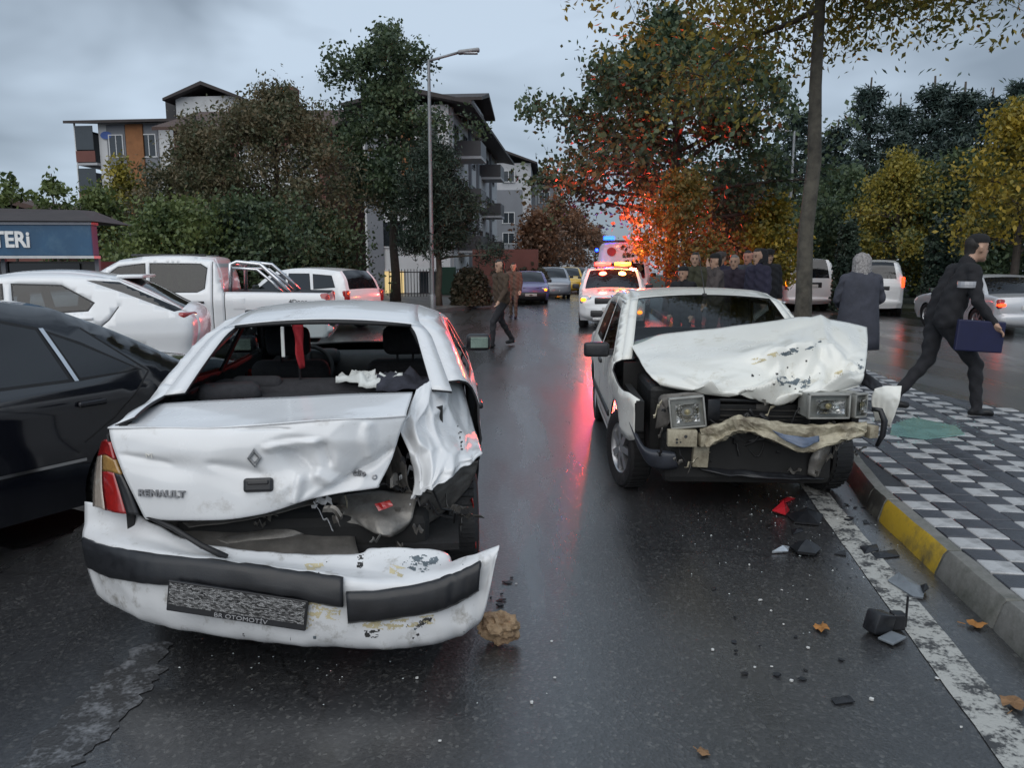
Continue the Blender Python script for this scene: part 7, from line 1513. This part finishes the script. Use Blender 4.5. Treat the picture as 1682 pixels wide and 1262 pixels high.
m = MB(); m.rbox((0, .03, .05), (.11, .08, .1), .015, Matrix.Rotation(.3, 3, 'Y')); m.build('housing', PLASTIC, b, smooth=True, angle=40); m = MB(); m.rbox((.1, .02, .045), (.06, .05, .08), .01, Matrix.Rotation(-.4, 3, 'Z')); m.build('bracket', PLASTIC, b); m = MB(); m.rbox((.13, .0, .09), (.008, .01, .15), .003); m.build('pin', SATIN, b); m = MB(); m.rbox((-.01, -.05, .015), (.11, .07, .012), .004, Matrix.Rotation(.2, 3, 'Z')); m.build('cover', GRY_P, b)
for k, (pts, lb_) in enumerate([([(1412, 900), (1440, 896), (1444, 906), (1420, 912)], 'dark splinter on the white line farther from the camera'), ([(1430, 910), (1470, 905), (1478, 916), (1440, 920)], 'long dark splinter by the kerb'), ([(1370, 912), (1388, 906), (1390, 915)], 'small dark splinter left of the white line'), ([(1300, 872), (1316, 868), (1320, 874), (1302, 880)], 'dark splinter below the red shard'), ([(1365, 1150), (1395, 1146), (1404, 1156), (1372, 1160)], 'thin dark splinter low in the picture')]):
    shard('plastic_splinter', lb_, 'debris', pts, 0., PLASTIC, .005, .012, 'dark plastic splinters')
leaf('curled orange leaf on the road left of the mirror housing', 1349, 1035, .038, LEAF, 1)
leaf('curled orange leaf lying against the kerb', 1602, 1030, .04, LEAF, 2)
leaf('big brown leaf on the white line at the right edge', 1664, 1162, .05, LEAF2, 3, .004)
leaf('small brown leaf low in the picture between the cars', 1155, 1240, .022, LEAF2, 4)
# broken sheet of greenish glass on the paving
q = [G(1465, 700, PAVE_Z), G(1500, 688, PAVE_Z), G(1570, 702, PAVE_Z), G(1585, 716, PAVE_Z), G(1520, 724, PAVE_Z), G(1462, 716, PAVE_Z)]; c = sum(q, Vector()) / 6
m = MB(); m.prism([((p - c).x, (p - c).y) for p in q], 0, .006); o = m.build('glass_sheet', M('teal_frosted_glass', (.22, .4, .38), .12, 0, .3, 4, coat=.6)); o.location = (c.x, c.y, PAVE_Z + .008); tag(o, 'sheet of greenish broken glass lying on the checked paving', 'glass')
WCHIP = M('white_plastic_chip', (.62, .62, .6), .4, 0, .1, 20)
def chips(n, fx, fy, mat, label, group, name, smax):
    for k in range(n):
        g = G(fx(), fy()); s = random.uniform(.006, smax); m = MB(); a = random.random() * 6
        P5 = [(math.cos(a + t) * s * random.uniform(.5, 1.2), math.sin(a + t) * s * random.uniform(.4, 1)) for t in (0, 1.3, 2.5, 3.8, 5)]; m.prism(P5, 0, random.uniform(.002, .008)); o = m.build(name, mat); o.location = (g.x, g.y, .004); o.rotation_euler = (random.gauss(0, .12), random.gauss(0, .12), 0); tag(o, label, 'debris', group)
chips(15, lambda: random.gauss(1340, 110), lambda: random.uniform(845, 1240), WCHIP, 'tiny white paint chip scattered on the road before the crumpled car', 'white chips before the crumpled car', 'plastic_chip', .011)
chips(14, lambda: random.gauss(1330, 90), lambda: random.uniform(830, 1180), PLASTIC, 'tiny black plastic crumb scattered before the crumpled car', 'black crumbs before the crumpled car', 'plastic_crumb', .022)
chips(9, lambda: random.uniform(560, 960), lambda: random.uniform(960, 1230), WCHIP, 'tiny white chip on the road behind the torn bumper', 'white chips behind the torn bumper', 'paint_chip', .01)
chips(8, lambda: random.gauss(832, 16), lambda: random.uniform(950, 1000), PLASTIC, 'small black crumb beside the end of the torn bumper', 'black crumbs at the torn bumper', 'plastic_crumb', .03)
chips(14, lambda: random.uniform(1385, 1440), lambda: random.uniform(815, 870), PLASTIC, 'black crumb heaped in the gutter by the crumpled car', 'black crumbs in the gutter', 'plastic_crumb', .035)

# glass and plastic crumbs too small and many to count
def crumbs(name, n, fx, fy, mat, smax, z=.003, zg=0.):
    rd = random.Random(len(name) * 7 + n); m = MB()
    for k in range(n):
        g = G(fx(rd), fy(rd), zg); s = rd.uniform(.0025, smax); a = rd.random() * 6; h = rd.uniform(.001, .005)
        V = [(g.x + math.cos(a + t) * s * rd.uniform(.5, 1.3), g.y + math.sin(a + t) * s * rd.uniform(.5, 1.3), z + zg) for t in (0, 2.1, 4.2)] + [(g.x, g.y, z + zg + h)]
        m.add(V, [(0, 1, 3), (1, 2, 3), (2, 0, 3), (2, 1, 0)])
    return tag(m.build(name, mat), kind='stuff')
CRUMB = M('glass_crumb', (.5, .55, .55), .1, 0, .3, 30, coat=1.)
crumbs('glass_crumbs', 130, lambda r: r.gauss(1310, 85), lambda r: 800 + abs(r.gauss(0, 75)), CRUMB, .008)
crumbs('glass_fragments', 25, lambda r: r.gauss(560, 170), lambda r: 1075 + abs(r.gauss(0, 60)), CRUMB, .006)
crumbs('plastic_crumbs', 260, lambda r: r.gauss(1350, 80), lambda r: 815 + abs(r.gauss(0, 80)), PLASTIC, .011)
crumbs('teal_glass_crumbs', 300, lambda r: r.gauss(1520, 50), lambda r: r.gauss(706, 13), M('teal_crumb', (.25, .45, .42), .15, 0, .3, 30, coat=1.), .016, .006, PAVE_Z)
